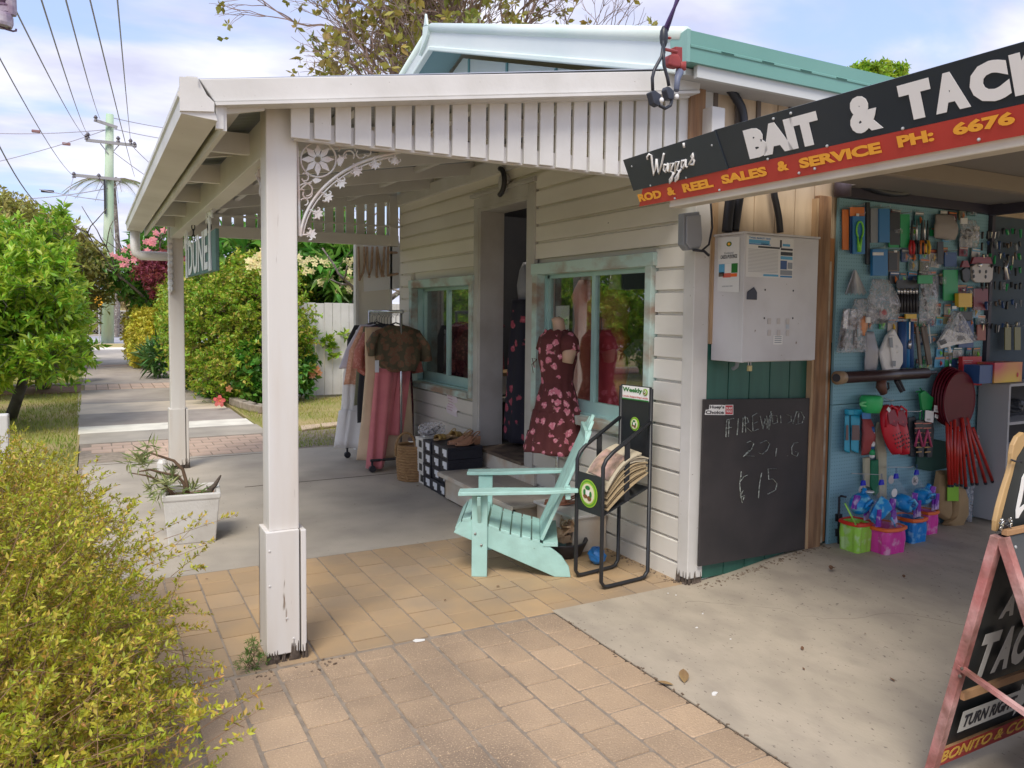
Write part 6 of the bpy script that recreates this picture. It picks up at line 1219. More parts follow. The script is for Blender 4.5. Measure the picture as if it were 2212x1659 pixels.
# ================================================================= BAIT SHOP SIDE
# ---- fascia sign along the awning edge
SA=np.array([2.45,0,2.41]); SB=np.array([2.55,0,2.165]); SN=np.cross([0,1.0,0],SA-SB); SN/=np.linalg.norm(SN)
def SP(y,t,off=0.0):
    p=SB+(SA-SB)*t; o=SN*off if SN[0]<0 else -SN*off
    return Vector((p[0]+o[0],y,p[2]+o[2]))
m_nav=mat('sign_navy',(.022,.030,.045),(.028,.036,.052),sc=3,rough=.28); m_nav2=mat('sign_charcoal',(.035,.045,.058),rough=.4); m_srd=mat('sign_red',(.52,.055,.045),(.46,.05,.04),sc=3,rough=.4); m_sw=mat('sign_white',(.85,.85,.85),rough=.4); m_sy=mat('sign_amber',(.90,.42,.05),rough=.45); m_beam=mat('awning_beam_paint',(.60,.56,.48),(.54,.50,.42),sc=2,rough=.6,dirt=(.35,.31,.26),dsc=5,damt=.4)
sg=thing('fascia_sign','long tilted dark fascia sign reading BAIT & TACKLE above a red strip','sign',(2.5,2.0,2.1))
MB().slab([SP(3.345,-.0),SP(-.9,-.0),SP(-.9,.355),SP(3.27,.355)],tuple(-(Vector(SN)*(1 if SN[0]<0 else -1))*.012)).build('red_strip',m_srd,sg)
MB().slab([SP(2.70,.358),SP(-.9,.358),SP(-.9,1.03),SP(2.68,1.03)],tuple(-(Vector(SN)*(1 if SN[0]<0 else -1))*.012)).build('navy_panel',m_nav,sg)
MB().slab([SP(3.345,.33,.006),SP(2.655,.35,.006),SP(2.672,1.02,.006),SP(3.355,.96,.006)],tuple(-(Vector(SN)*(1 if SN[0]<0 else -1))*.008)).build('name_panel',m_nav2,sg)
def stext(s,y0,y1,t0,t1,m,bold=.05,par=sg): text(s,SP(y0,t0,.003),SP(y1,t0,.003)-SP(y0,t0,.003),SP(y0,t1,.003)-SP(y0,t0,.003),'lettering',m,par,bold=bold,th=.0015)
stext('BAIT',2.515,2.135,.43,.90,m_sw,.075); stext('&',2.0,1.872,.44,.94,m_sw,.06)
for s,y0,y1 in (('T',1.79,1.675),('A',1.672,1.555),('C',1.548,1.427),('K',1.418,1.312),('L',1.295,1.205),('E',1.19,1.10)): stext(s,y0,y1,.46,.93,m_sw,.085)
for s,y0,y1,t in (('ROD',3.325,3.14,.09),('&',3.093,3.035,.10),('REEL',2.976,2.769,.105),('SALES',2.71,2.443,.115),('&',2.382,2.325,.14),('SERVICE',2.268,1.898,.12),('PH:',1.83,1.696,.14),('6676',1.628,1.431,.15)): stext(s,y0,y1,t,t+.155,m_sy,.05)
# script name, traced stroke by stroke
scr=MB(); ZS=lambda zx,zy: (820.8+.332*zx,43.2+.332*zy)
def sstroke(pts,r=.0055):
    scr=MB(); P=[AP(*ZS(*p),SP(0,0,.010),SN) for p in pts]; scr.tube([Vector(p) for p in P],r,n=6,flat=1); scr.build('script_letter',m_sw,sg,smooth=True)
for P in ([(1742,908),(1738,890),(1752,872),(1765,880),(1772,940),(1782,1010),(1795,960),(1800,905)],[(1800,905),(1806,960),(1815,1000),(1835,930),(1845,880),(1848,868)],
          [(1868,945),(1850,940),(1845,975),(1858,990),(1870,955),(1873,930),(1872,980),(1882,985)],
          [(1882,985),(1890,935),(1912,930),(1900,960),(1892,985),(1908,990),(1900,1040),(1885,1060),(1885,1040),(1920,990)],
          [(1920,990),(1925,925),(1948,920),(1938,950),(1930,975),(1946,980),(1940,1030),(1922,1050),(1922,1030),(1960,970)],
          [(1985,915),(1965,915),(1960,955),(1972,965),(1986,930),(1990,905),(1988,950),(2000,958)],[(1975,800),(1980,830)],
          [(2010,940),(2040,890),(2035,870),(2025,885),(2045,915),(2040,940),(2022,940)]): sstroke(P)
for i,(y,t) in enumerate([(3.30,.80),(2.71,.80),(3.20,.36),(2.93,.36),(2.74,.03),(3.05,.03),(2.42,.37),(2.12,.37),(1.80,.38),(1.55,.05),(2.2,.08),(2.28,.06),(2.34,.95),(2.25,.96)]): MB().ell(SP(y,t,.004),(.006,.006,.006),8,5).build('screw_cap',m_galv,sg)
# ---- awning behind the sign
aw=thing('shop_awning','flat awning of the bait shop with a pale beam below the sign','awning',(2.6,1,2.1))
MB().bx(2.565,2.64,-3.0,3.12,2.135,2.41).build('front_beam',m_beam,aw,bev=.005)
MB().bx(2.64,7.6,-3.0,3.33,2.42,2.45).build('roof_sheet',mat('awning_sheet',(.25,.23,.21),rough=.8),aw)
MB().bx(4.24,7.6,3.332,3.465,2.425,2.447).build('roof_sheet',mat('awning_sheet',(.25,.23,.21)),aw)  # unseen roof strip, added to shade the top of the pegboard
for k in range(6): MB().bx(2.66,7.4,-2.6+k*1.05,-2.55+k*1.05,2.33,2.418).build('joist',mat('awning_joist',(.30,.25,.2),rough=.85),aw)
MB().bx(3.09,3.185,3.40,3.49,2.60,2.77).build('beam_end',m_white,aw,bev=.004)
# ---- pegboard
def pegmat():
    m=bpy.data.materials.new('pegboard_blue'); m.use_nodes=True; t=m.node_tree; b=t.nodes['Principled BSDF']; K=t.links.new; b.inputs['Roughness'].default_value=.7
    tc_=t.nodes.new('ShaderNodeTexCoord'); mp_=t.nodes.new('ShaderNodeMapping'); mp_.inputs['Scale'].default_value=(1,0,1); K(tc_.outputs['Object'],mp_.inputs[0])
    v=t.nodes.new('ShaderNodeTexVoronoi'); v.inputs['Scale'].default_value=42; v.inputs['Randomness'].default_value=0; K(mp_.outputs[0],v.inputs[0])
    r=t.nodes.new('ShaderNodeMapRange'); r.inputs[1].default_value=.12; r.inputs[2].default_value=.17; K(v.outputs['Distance'],r.inputs[0])
    n=t.nodes.new('ShaderNodeTexNoise'); n.inputs['Scale'].default_value=2.5; K(tc_.outputs['Object'],n.inputs[0])
    a=t.nodes.new('ShaderNodeMix'); a.data_type='RGBA'; a.inputs[6].default_value=(.22,.43,.52,1); a.inputs[7].default_value=(.27,.48,.56,1); K(n.outputs[0],a.inputs[0])
    x=t.nodes.new('ShaderNodeMix'); x.data_type='RGBA'; x.inputs[6].default_value=(.10,.22,.26,1); K(a.outputs[2],x.inputs[7]); K(r.outputs[0],x.inputs[0]); K(x.outputs[2],b.inputs['Base Color']); return m
m_peg=pegmat(); YG=3.475
pg=thing('pegboard','pale blue pegboard crowded with fishing tackle and beach goods','pegboard',(5.0,3.5,.05))
MB().bx(4.246,5.86,YG,YG+.02,.055,1.02).build('peg_panel',m_peg,pg); MB().bx(4.246,5.86,YG,YG+.02,1.024,2.36).build('peg_panel',m_peg,pg)
m_rail=mat('dark_rail',(.05,.045,.07),rough=.6)
MB().bx(4.22,5.9,YG-.04,YG+.02,2.362,2.43).build('top_rail',m_rail,pg); MB().bx(5.862,5.90,YG-.03,YG+.02,.1,2.36).build('side_rail',m_rail,pg); MB().bx(5.80,5.86,1.9,3.44,2.35,2.43).build('return_rail',m_rail,pg)
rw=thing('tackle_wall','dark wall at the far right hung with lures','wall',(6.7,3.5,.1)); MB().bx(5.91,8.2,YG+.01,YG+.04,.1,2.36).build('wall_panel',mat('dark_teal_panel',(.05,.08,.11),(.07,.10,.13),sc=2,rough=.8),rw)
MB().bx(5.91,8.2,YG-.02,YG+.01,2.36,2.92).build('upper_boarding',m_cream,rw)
for k in range(9): MB().bx(5.95+k*.25,5.965+k*.25,YG-.03,YG-.02,2.40,2.92).build('cover_strip',mat('strip_dark_brown',(.16,.13,.11)),rw)  # same dark brown strips, evenly spaced on the upper boarding
MB().tube([(4.10,3.44,2.36),(4.10,3.44,2.22)],.065,n=14).build('capped_pipe',m_rail,shop,smooth=True) if False else None
cp_=MB(); c=AY(1818,397,3.44); cp_.tube([(c[0]-.0,3.43,2.50),(c[0],3.43,2.36)],.052,n=14); tag(cp_.build('capped_pipe',mat('pipe_dark_violet',(.09,.07,.09),rough=.6),None,org=tuple(c),smooth=True),'short dark pipe stub above the left top corner of the pegboard','pipe')
Z3=lambda zx,zy,y=YG-.02: Vector(AY((2040+.30145*zx)*.864,(450+.30145*zy)*.864,y))
Z4=lambda zx,zy,y=YG-.02: Vector(AY((2040+.31344*zx)*.864,(900+.31344*zy)*.864,y))
cols={}
def cm(n,c,rough=.45,**k): return mat(n,c,rough=rough,**k)
def card(name,lab,cat,Zf,q,m,y=YG-.02,th=.008,grp='packets on the pegboard',extra=None,hook=True,par=None):
    x0,y0,x1,y1=q; P=[Zf(x0,y1,y),Zf(x1,y1,y),Zf(x1,y0,y),Zf(x0,y0,y)]; t=thing(name,lab,cat,P[3],grp) if par is None else par
    MB().slab(P,(0,-th,0)).build('packet' if par is None else 'panel',m,t,bev=.0015)
    if hook:
        c=(P[2]+P[3])/2; MB().tube([c+Vector((0,YG-y,.01)),c+Vector((0,-.05,.01)),c+Vector((0,-.055,.02))],.002,n=5).build('hook',m_galv,t)
    if extra:
        for (nm,q2,m2,d2) in extra:
            a0,b0,a1,b1=q2; MB().slab([Zf(a0,b1,y-th-.0005),Zf(a1,b1,y-th-.0005),Zf(a1,b0,y-th-.0005),Zf(a0,b0,y-th-.0005)],(0,-d2,0)).build(nm,m2,t,bev=min(.002,d2*.4))
    return t
cb=cm('packet_blue',(.03,.20,.48)); cbd=cm('packet_deep_blue',(.03,.09,.26)); co=cm('packet_orange',(.70,.20,.05)); cg=cm('packet_green',(.02,.35,.12)); cdk=cm('packet_dark',(.03,.035,.045)); cgy=cm('packet_grey',(.25,.28,.32)); clg=cm('lime_plastic',(.25,.75,.08)); cpale=cm('packet_pale',(.55,.52,.50)); m_clear=film('clear_bag_film',(.62,.62,.66),.30); cye=cm('packet_yellow',(.75,.48,.04)); cre=cm('packet_red',(.55,.03,.04)); cwt=cm('packet_white',(.75,.75,.74)); clb=cm('packet_light_blue',(.10,.38,.62)); cbr=cm('sheath_brown',(.12,.09,.07)); csil=mat('silver_metal',(.6,.6,.62),rough=.25,metal=.9); 
card('tackle_packet','orange card at the top left corner of the pegboard','packet',Z3,(215,245,265,580),co)
card('tackle_packet','orange topped blue packet behind the green scaler','packet',Z3,(280,225,400,612),cbd,y=YG-.03,extra=[('header',(280,225,400,300),co,.003)])
t=card('tackle_packet','blue packet holding a lime green fish scaler','packet',Z3,(300,300,398,615),cb,y=YG-.045,extra=[('white_label',(335,278,358,300),cwt,.001)])
q=MB(); q.tube([Z3(365+28*math.sin(a),415-70*math.cos(a),YG-.06) for a in np.linspace(-2.5,2.5,16)],.006,n=6); q.tube([Z3(347,470,YG-.06),Z3(358,595,YG-.06)],[.006,.011],n=6); q.tube([Z3(380,470,YG-.06),Z3(362,595,YG-.06)],[.006,.011],n=6); q.build('fish_scaler',clg,t,smooth=True)
card('strap','black strap hanging down the left third of the pegboard','strap',Z3,(408,185,436,700),cdk,th=.012,grp=None,hook=False)
card('tackle_packet','slate blue packet right of the black strap','packet',Z3,(448,235,510,520),cgy,y=YG-.03)
card('tackle_packet','bright blue tall packet in the top row','packet',Z3,(512,240,600,520),cb,y=YG-.035,th=.012)
card('tackle_packet','dark packet next to the bright blue one in the top row','packet',Z3,(605,270,690,540),cdk,y=YG-.03)
card('tackle_packet','green packet in the top row','packet',Z3,(692,285,770,560),cg,y=YG-.03)
for i,(x0,m,l) in enumerate([(775,cre,'red'),(815,cdk,'black left'),(858,co,'orange'),(880,cdk,'black right'),(905,cye,'yellow')]):
    t=thing('pliers','%s handled pliers in the top row of the pegboard'%l,'pliers',Z3(x0+15,500),'hand tools on the pegboard'); q=MB(); q.tube([Z3(x0+12,500,YG-.05),Z3(x0+4,560,YG-.055),Z3(x0+10,615,YG-.05)],[.008,.011,.008],n=7); q.tube([Z3(x0+28,500,YG-.05),Z3(x0+38,560,YG-.055),Z3(x0+32,615,YG-.05)],[.008,.011,.008],n=7); q.build('handles',m,t,smooth=True); MB().tube([Z3(x0+18,500,YG-.05),Z3(x0+20,400,YG-.05),Z3(x0+22,330,YG-.05)],[.009,.008,.003],n=6).build('jaws',csil if i%2 else cdk,t,smooth=True)
def softbag(lab,Zf,q,m,y=YG-.03,d=.035,seed=1,grp='plastic bags on the pegboard',content=None,top=.55,nm='hanging_bag'):
    g=random.Random(seed); x0,y0,x1,y1=q; t=thing(nm,lab,'bag',Zf((x0+x1)/2,y0,y),grp); n=16; rr=[]
    for i in range(12):
        s=i/11; w_=lerp(top,1,min(1,s*2.2)) if s<.45 else 1-.12*max(0,(s-.85)/.15); c=Zf((x0+x1)/2,lerp(y0,y1,s),y); hw=(Zf(x1,y1,y)-Zf(x0,y1,y)).length/2*w_; dd=d*(.15+.85*math.sin(math.pi*min(1,max(.03,s*.93)))); ring=[]
        for j in range(n): a=2*math.pi*j/n; f=1+g.uniform(-.07,.07); ring.append((c.x+hw*math.cos(a)*f,c.y-dd*.5+dd*.5*math.sin(a)*(1+g.uniform(-.35,.35)),c.z+g.uniform(-.004,.004)))
        rr.append(ring)
    MB().loft(rr).build('bag_film',m,t,smooth=True)
    if content:
        for f in content: f(t)
    return t
softbag('pale grey bag in the top row right of the pliers',Z3,(965,290,1160,490),mat('pale_bag',(.42,.38,.36),rough=.6,trans=.2),seed=2,top=.75)
softbag('bluish clear bag with a white label in the top row',Z3,(1175,330,1340,560),m_clear,seed=3,top=.8,content=[lambda t:card('','','',Z3,(1195,315,1250,365),cwt,y=YG-.07,par=t,hook=False),lambda t:MB().ell(Z3(1260,450,YG-.05),(.045,.015,.04)).build('lure_heap',cdk,t)])
card('tackle_packet','blue triangular packet below the top row','packet',Z3,(450,575,575,795),cb,y=YG-.03,th=.02,extra=[('header',(470,600,560,625),cwt,.002)])
card('tackle_packet','dark brown framed card beside the blue triangular packet','packet',Z3,(590,590,685,760),cbr,y=YG-.03,extra=[('window',(603,605,672,748),cdk,.002),('white_label',(648,582,672,600),cwt,.002)])
t=thing('trace_bundle','fan of silver wire traces at the left edge of the pegboard','fishing traces',Z3(320,750),None)
for i in range(16): x_=240+i*11.5; MB().tube([Z3(315+i*1.0,748,YG-.03),Z3(x_+4,945+8*math.sin(i*2),YG-.035-.002*(i%3))],.0035,n=5).build('wire_trace',mat('trace_steel',(.34,.35,.38),rough=.35,metal=.7),t)
softbag('large clear bag holding a red float',Z3,(400,825,660,1190),m_clear,seed=4,d=.06,content=[lambda t:MB().ell(Z3(558,1105,YG-.05),(.032,.02,.028)).build('red_float',cre,t,smooth=True),lambda t:MB().ell(Z3(560,1165,YG-.045),(.05,.02,.016)).build('dark_weight',cdk,t,smooth=True)])
softbag('clear bag with an orange squid lure and a barcode tag',Z3,(270,985,480,1200),m_clear,seed=5,d=.05,content=[lambda t:MB().loft([[tuple(Z3(395+dx,yy,YG-.07)+Vector((0,dy,0))) for dx,dy in ((-w_,0),(0,-.012),(w_,0),(0,.012))] for yy,w_ in ((1130,8),(1165,34),(1215,38),(1250,26),(1290,10))]).build('squid_lure',cm('squid_orange',(.70,.30,.14)),t,smooth=True),lambda t:card('','','',Z3,(410,1138,445,1185),cwt,y=YG-.088,par=t,hook=False)])
t=thing('knife_set','pair of black handled bait knives in a clear blister pack','knives',Z3(270,1060),None)
for x0,x1,xb in ((235,215,255),(325,325,310)):
    MB().tube([Z3(x0,1235,YG-.045),Z3(x1,1395,YG-.045)],[.011,.018],n=9).build('knife_handle',cdk,t,smooth=True); MB().slab([Z3(x0-15,1235,YG-.04),Z3(xb-25,1090,YG-.04),Z3(xb+10,1070,YG-.04),Z3(x0+22,1235,YG-.04)],(0,-.003,0)).build('blade',csil,t)
MB().slab([Z3(165,1430,YG-.03),Z3(370,1425,YG-.03),Z3(365,1240,YG-.03),Z3(330,1070,YG-.03),Z3(225,1065,YG-.03)],(0,-.045,0)).build('blister',m_clear,t,bev=.004)
t=thing('pen_torches','row of silver topped black torches on a card','torches',Z3(755,830),None); MB().slab([Z3(665,1110,YG-.03),Z3(850,1110,YG-.03),Z3(850,830,YG-.03),Z3(665,830,YG-.03)],(0,-.004,0)).build('backing_card',cdk,t)
for i in range(7): x_=682+i*25; MB().tube([Z3(x_,945,YG-.045),Z3(x_,1100,YG-.045)],.010,n=7).build('torch_body',m_black,t,smooth=True); MB().tube([Z3(x_,898+6*(i%2),YG-.045),Z3(x_,945,YG-.045)],.011,n=8).build('torch_cap',csil,t,smooth=True)
MB().slab([Z3(735,1150,YG-.03),Z3(825,1150,YG-.03),Z3(825,1112,YG-.03),Z3(735,1112,YG-.03)],(0,-.01,0)).build('yellow_base',cye,t)
softbag('tall clear bag with a green header holding scissors',Z3,(835,760,985,1190),m_clear,seed=6,d=.045,content=[lambda t:card('','','',Z3,(840,790,960,860),cg,y=YG-.07,par=t,hook=False),lambda t:MB().tube([Z3(885,900,YG-.05),Z3(925,1080,YG-.05)],[.012,.008],n=6).build('dark_blade',cdk,t),lambda t:MB().tube([Z3(905,1040,YG-.06),Z3(925,1085,YG-.06)],.010,n=6).build('silver_ferrule',csil,t)])
for i,(a,b_,m) in enumerate([(692,735,cbd),(738,768,cb),(772,802,cbd)]):
    t=thing('rod_tube','%s blue rod tube hanging in the middle of the pegboard'%['left','centre','right'][i],'tube',Z3((a+b_)/2,1170),'blue rod tubes'); r_=(Z3(b_,1200)-Z3(a,1200)).length/2; MB().tube([Z3((a+b_)/2,1175,YG-.04),Z3((a+b_)/2,1555,YG-.04)],r_,n=10).build('tube_body',m,t,smooth=True)
    if i==2: MB().tube([Z3(775,1330,YG-.06),Z3(773,1400,YG-.06)],r_*.7,n=8).build('silver_band',csil,t,smooth=True); MB().tube([Z3(776,1180,YG-.06),Z3(775,1320,YG-.06)],r_*.3,n=6).build('highlight_strip',csil,t)
softbag('milky white glove pack left of the respirator',Z3,(392,1260,500,1580),m_clearw,seed=7,d=.03)
t=thing('respirator_pack','white respirator mask in a clear pack at the middle of the pegboard','mask',Z3(610,1200),None)
MB().slab([Z3(505,1430,YG-.03),Z3(545,1590,YG-.03),Z3(650,1595,YG-.03),Z3(705,1500,YG-.03),Z3(705,1390,YG-.03),Z3(620,1230,YG-.03),Z3(565,1290,YG-.03)],(0,-.03,0)).build('mask_shell',cwt,t,bev=.012)
MB().slab([Z3(600,1290,YG-.061),Z3(640,1285,YG-.061),Z3(665,1540,YG-.061),Z3(630,1560,YG-.061)],(0,-.012,0)).build('mask_spine',cwt,t,bev=.005); MB().slab([Z3(606,1310,YG-.074),Z3(632,1305,YG-.074),Z3(638,1390,YG-.074),Z3(612,1390,YG-.074)],(0,-.003,0)).build('mask_window',cgy,t); MB().ell(Z3(665,1405,YG-.065),(.028,.012,.028)).build('mask_filter',cwt,t,smooth=True); MB().slab([Z3(632,1500,YG-.074),Z3(660,1500,YG-.074),Z3(658,1545,YG-.074),Z3(635,1545,YG-.074)],(0,-.003,0)).build('mask_window',cgy,t)
t=thing('sheath_knives','brown sheathed knives hanging beside the blue tubes','knives',Z3(880,1210),None)
for x0,x1 in ((835,865),(880,935),(905,950)): MB().bar(Z3(x0,1215,YG-.04),Z3(x1,1530,YG-.04),.03,.012,up=(0,1,0)).build('sheath',cbr,t,bev=.003)
MB().tube([Z3(935,1195,YG-.06),Z3(953,1355,YG-.06)],.004,n=6).build('white_rod',cwt,t)
t=thing('plastic_bracket','white two windowed plastic bracket in a clear bag','bracket',Z3(1140,1230),None)
MB().slab([Z3(1015,1398,YG-.05),Z3(1140,1365,YG-.05),Z3(1288,1345,YG-.05),Z3(1230,1275,YG-.05),Z3(1150,1262,YG-.05),Z3(1075,1232,YG-.05),Z3(998,1345,YG-.05)],(0,-.02,0)).build('bracket_body',cwt,t,bev=.003)
for q_ in ([(1018,1335),(1070,1318),(1088,1352),(1035,1372)],[(1165,1292),(1222,1290),(1245,1325),(1178,1335)]): MB().slab([Z3(*p,YG-.072) for p in q_],(0,-.002,0)).build('bracket_window',cdk,t)
MB().slab([Z3(1000,1340,YG-.03),Z3(1285,1340,YG-.03),Z3(1200,1170,YG-.03),Z3(1140,1080,YG-.03),Z3(1090,1170,YG-.03)],(0,-.045,0)).build('bag_film',m_clear,t,bev=.003)
MB().tube([Z3(1100,1375,YG-.05),Z3(1110,1430,YG-.05)],.012,n=7).build('float',cwt,t)
card('tackle_packet','deep blue card behind the white bracket','packet',Z3,(1175,1170,1300,1390),cbd,y=YG-.022)
card('tackle_packet','green packet in the right half of the pegboard','packet',Z3,(1050,745,1170,1000),cg,y=YG-.03)
t=card('tackle_packet','yellow tool pack with a black tip','packet',Z3,(1150,940,1262,1055),cye,y=YG-.05,th=.03,extra=[('white_label',(1128,1045,1165,1070),cwt,.002)])
for i,(x0,x1,y0,y1,m,l) in enumerate([(1190,1262,690,850,cdk,'dark reel shaped pack left of the pale one'),(1275,1450,660,850,cpale,'pale reel shaped pack with round holes and a dark red header')]):
    t=thing('reel_pack',l,'packet',Z3((x0+x1)/2,y0),'packets on the pegboard'); MB().slab([Z3(x0+8,y1-25,YG-.04),Z3(x0+30,y1,YG-.04),Z3(x1-30,y1,YG-.04),Z3(x1-8,y1-25,YG-.04),Z3(x1,y0+60,YG-.04),Z3(x1-35,y0+35,YG-.04),Z3(x0+35,y0+35,YG-.04),Z3(x0,y0+60,YG-.04)],(0,-.02,0)).build('pack_body',m,t,bev=.003)
    MB().slab([Z3(x0,y0+35,YG-.04),Z3(x1,y0+35,YG-.04),Z3(x1-20,y0-20,YG-.04),Z3(x0+20,y0-20,YG-.04)],(0,-.015,0)).build('header',cm('header_maroon',(.25,.03,.04)),t)
    if i:
        for (hx,hy) in ((1305,760),(1412,760),(1310,800),(1408,803),(1360,760)): MB().ell(Z3(hx,hy,YG-.061),(.014,.003,.014)).build('pack_hole',cdk,t)
        MB().ell(Z3(1360,705,YG-.065),(.025,.01,.016)).build('reflector',csil,t,smooth=True)
# lure wall at the right
lg_=thing('lure_rows','rows of small glinting lures and packets on the dark wall at far right','lures',Z3(1550,500),None)
for r in range(7):
    for i in range(10):
        x_=1385+i*34+random.uniform(-8,8); y_=[420,520,620,720,850,1010,1190][r]+random.uniform(-15,15); h=random.uniform(28,70); m=random.choice([cdk,cdk,cgy,csil,m_clear,cg,cbr,cbd,cdk]); MB().tube([Z3(x_,y_,YG-.02-random.random()*.05),Z3(x_+random.uniform(-8,8),y_+h,YG-.03)],[random.uniform(.006,.014),random.uniform(.003,.012)],n=6).build('lure',m,lg_)
t=thing('torch','chrome torch hanging among the lures at far right','torch',Z3(1575,670),None); MB().tube([Z3(1575,670,YG-.06),Z3(1570,730,YG-.06),Z3(1578,825,YG-.06)],[.022,.013,.022],n=10).build('torch_body',csil,t,smooth=True)
for i,(a,b_) in enumerate([(1560,1610),(1640,1690)]): t=card('tackle_packet','%s clear topped green brown pack low on the lure wall'%['left','right'][i],'packet',Z3,(a,1220,b_,1410),cm('pack_khaki',(.18,.18,.08)),y=YG-.04)
card('red_book','red card pack above the maroon discs','packet',Z3,(1182,1462,1342,1700),cre,y=YG-.05,th=.03,grp='packets on the pegboard',extra=[('printed_line',(1222,1496,1300,1500),cpale,.001),('printed_line',(1236,1510,1290,1513),cpale,.001),('dark_panel',(1240,1585,1290,1640),cdk,.001)])
# more fillers in the dark middle
for i,(q_,m,l) in enumerate([((960,800,1010,960),cdk,'slim black pack right of the tall bag'),((1190,480,1290,560),cgy,'slate pack under the labelled bag'),((1000,510,1050,700),cdk,'black card beneath the pale bag'),((1060,600,1160,720),cbd,'navy pack above the green one'),((1300,900,1420,1080),cm('packet_maroon',(.20,.03,.05)),'maroon pack with silver sinkers'),((1330,1200,1400,1330),cm('packet_brick',(.30,.08,.06)),'brick red pack beside the blue card'),((1190,1090,1290,1165),cdk,'black pack above the white bracket'),((600,430,680,560),cg,'dark green pack under the top row')]): card('tackle_packet',l,'packet',Z3,q_,m,y=YG-.025-.004*(i%3))
for i in range(5): pass
# small packets crowded between the larger ones
rg=random.Random(77); pal=[('black',cdk),('slate',cgy),('deep blue',cbd),('green',cg),('maroon',cm('packet_maroon',(.20,.03,.05))),('khaki',cm('pack_khaki',(.18,.18,.08))),('pale',cpale),('teal',cm('packet_teal',(.03,.16,.18))),('light blue',clb)]
rows_=[(250,455,1345),(395,620,1345),(560,700,1345),(640,600,1050),(760,600,1045),(880,990,1345),(1010,990,1330),(1130,250,1345),(1260,720,1345),(1390,990,1340),(1470,400,1180)]
ORD='first second third fourth fifth sixth seventh eighth ninth tenth eleventh twelfth thirteenth fourteenth fifteenth'.split()
for r_,(y_,xa_,xb_) in enumerate(rows_):
    x_=xa_; k=0
    while x_<xb_-30:
        w2=rg.uniform(34,80); h2=rg.uniform(70,135); y2=y_+rg.uniform(-18,18)
        if rg.random()<.80:
            nm_,m_=rg.choice(pal); a_=Z3(x_,y2,YG-.006); b2=Z3(x_+w2,y2+h2,YG-.006); yy=YG-.006-rg.uniform(0,.012); k+=1
            mm_,ml=rg.choice([(csil,'silver'),(cye,'yellow'),(cre,'red'),(cgy,'grey'),(cwt,'white'),(clg,'lime'),(co,'orange')]); t=thing('small_packet','small %s packet with %s lure, %s from the left, %s small packet row'%(nm_,ml,ORD[k-1],ORD[r_]),'packet',a_,'small packets on the pegboard')
            an=rg.uniform(-.05,.05); cxx,czz=(a_.x+b2.x)/2,a_.z
            def rp(x,z,o=0): dx,dz=x-cxx,z-czz; return Vector((cxx+dx*math.cos(an)-dz*math.sin(an),yy-o,czz+dx*math.sin(an)+dz*math.cos(an)))
            MB().slab([rp(a_.x,b2.z),rp(b2.x,b2.z),rp(b2.x,a_.z),rp(a_.x,a_.z)],(0,-.004,0)).build('backing_card',m_,t)
            hh=(a_.z-b2.z); m3=rg.choice(pal)[1]; MB().slab([rp(a_.x,a_.z-hh*.26,.0045),rp(b2.x,a_.z-hh*.26,.0045),rp(b2.x,a_.z,.0045),rp(a_.x,a_.z,.0045)],(0,-.002,0)).build('header_card',m3,t)
            MB().slab([rp(a_.x+.006,a_.z-hh*.17,.007),rp(b2.x-.006,a_.z-hh*.17,.007),rp(b2.x-.006,a_.z-hh*.08,.007),rp(a_.x+.006,a_.z-hh*.08,.007)],(0,-.0005,0)).build('printed_line',cwt if rg.random()<.5 else co,t)
            mm=mm_; q=MB(); q.tube([rp((a_.x+b2.x)/2-.004,a_.z-hh*.36,.014),rp((a_.x+b2.x)/2+.003,a_.z-hh*.6,.016),rp((a_.x+b2.x)/2,a_.z-hh*.86,.012)],[.003,.009,.002],n=7); q.build('lure',mm,t,smooth=True)
            if rg.random()<.5: MB().slab([rp(a_.x+.004,b2.z+.004,.006),rp(b2.x-.004,b2.z+.004,.006),rp(b2.x-.004,a_.z-hh*.28,.006),rp(a_.x+.004,a_.z-hh*.28,.006)],(0,-.018,0)).build('blister',MATS.get('blister_film') or film('blister_film',(.6,.62,.66),.16),t,bev=.003)
        x_+=w2+rg.uniform(6,40)
# pump gun
t=thing('bait_pump','dark tubular bait pump with a wooden pistol grip across the pegboard','bait pump',Z4(520,130),None)
MB().tube([Z4(190,142,YG-.07),Z4(880,105,YG-.07)],.0375,n=14).build('barrel',mat('barrel_brown',(.05,.025,.025),rough=.35),t,smooth=True); MB().tube([Z4(165,143,YG-.07),Z4(215,140,YG-.07)],[.044,.042],n=14).build('muzzle_ring',cm('muzzle_tan',(.35,.24,.14)),t,smooth=True); MB().tube([Z4(162,143,YG-.075),Z4(167,143,YG-.072)],.026,n=12).build('bore',m_black,t)
MB().tube([Z4(870,105,YG-.07),Z4(955,98,YG-.07)],.014,n=8).build('rod',m_black,t); MB().tube([Z4(525,160,YG-.07),Z4(520,215,YG-.07),Z4(540,265,YG-.07)],[.030,.034,.024],n=10).build('pistol_grip',mat('grip_wood',(.14,.06,.04),rough=.5),t,smooth=True)
MB().tube([Z4(575,180,YG-.07),Z4(580,225,YG-.07),Z4(540,262,YG-.07)],.007,n=6).build('trigger_guard',m_black,t); MB().tube([Z4(635,165,YG-.07),Z4(680,250,YG-.07),Z4(700,245,YG-.07),Z4(660,160,YG-.07)],.013,n=7).build('lever',m_black,t)
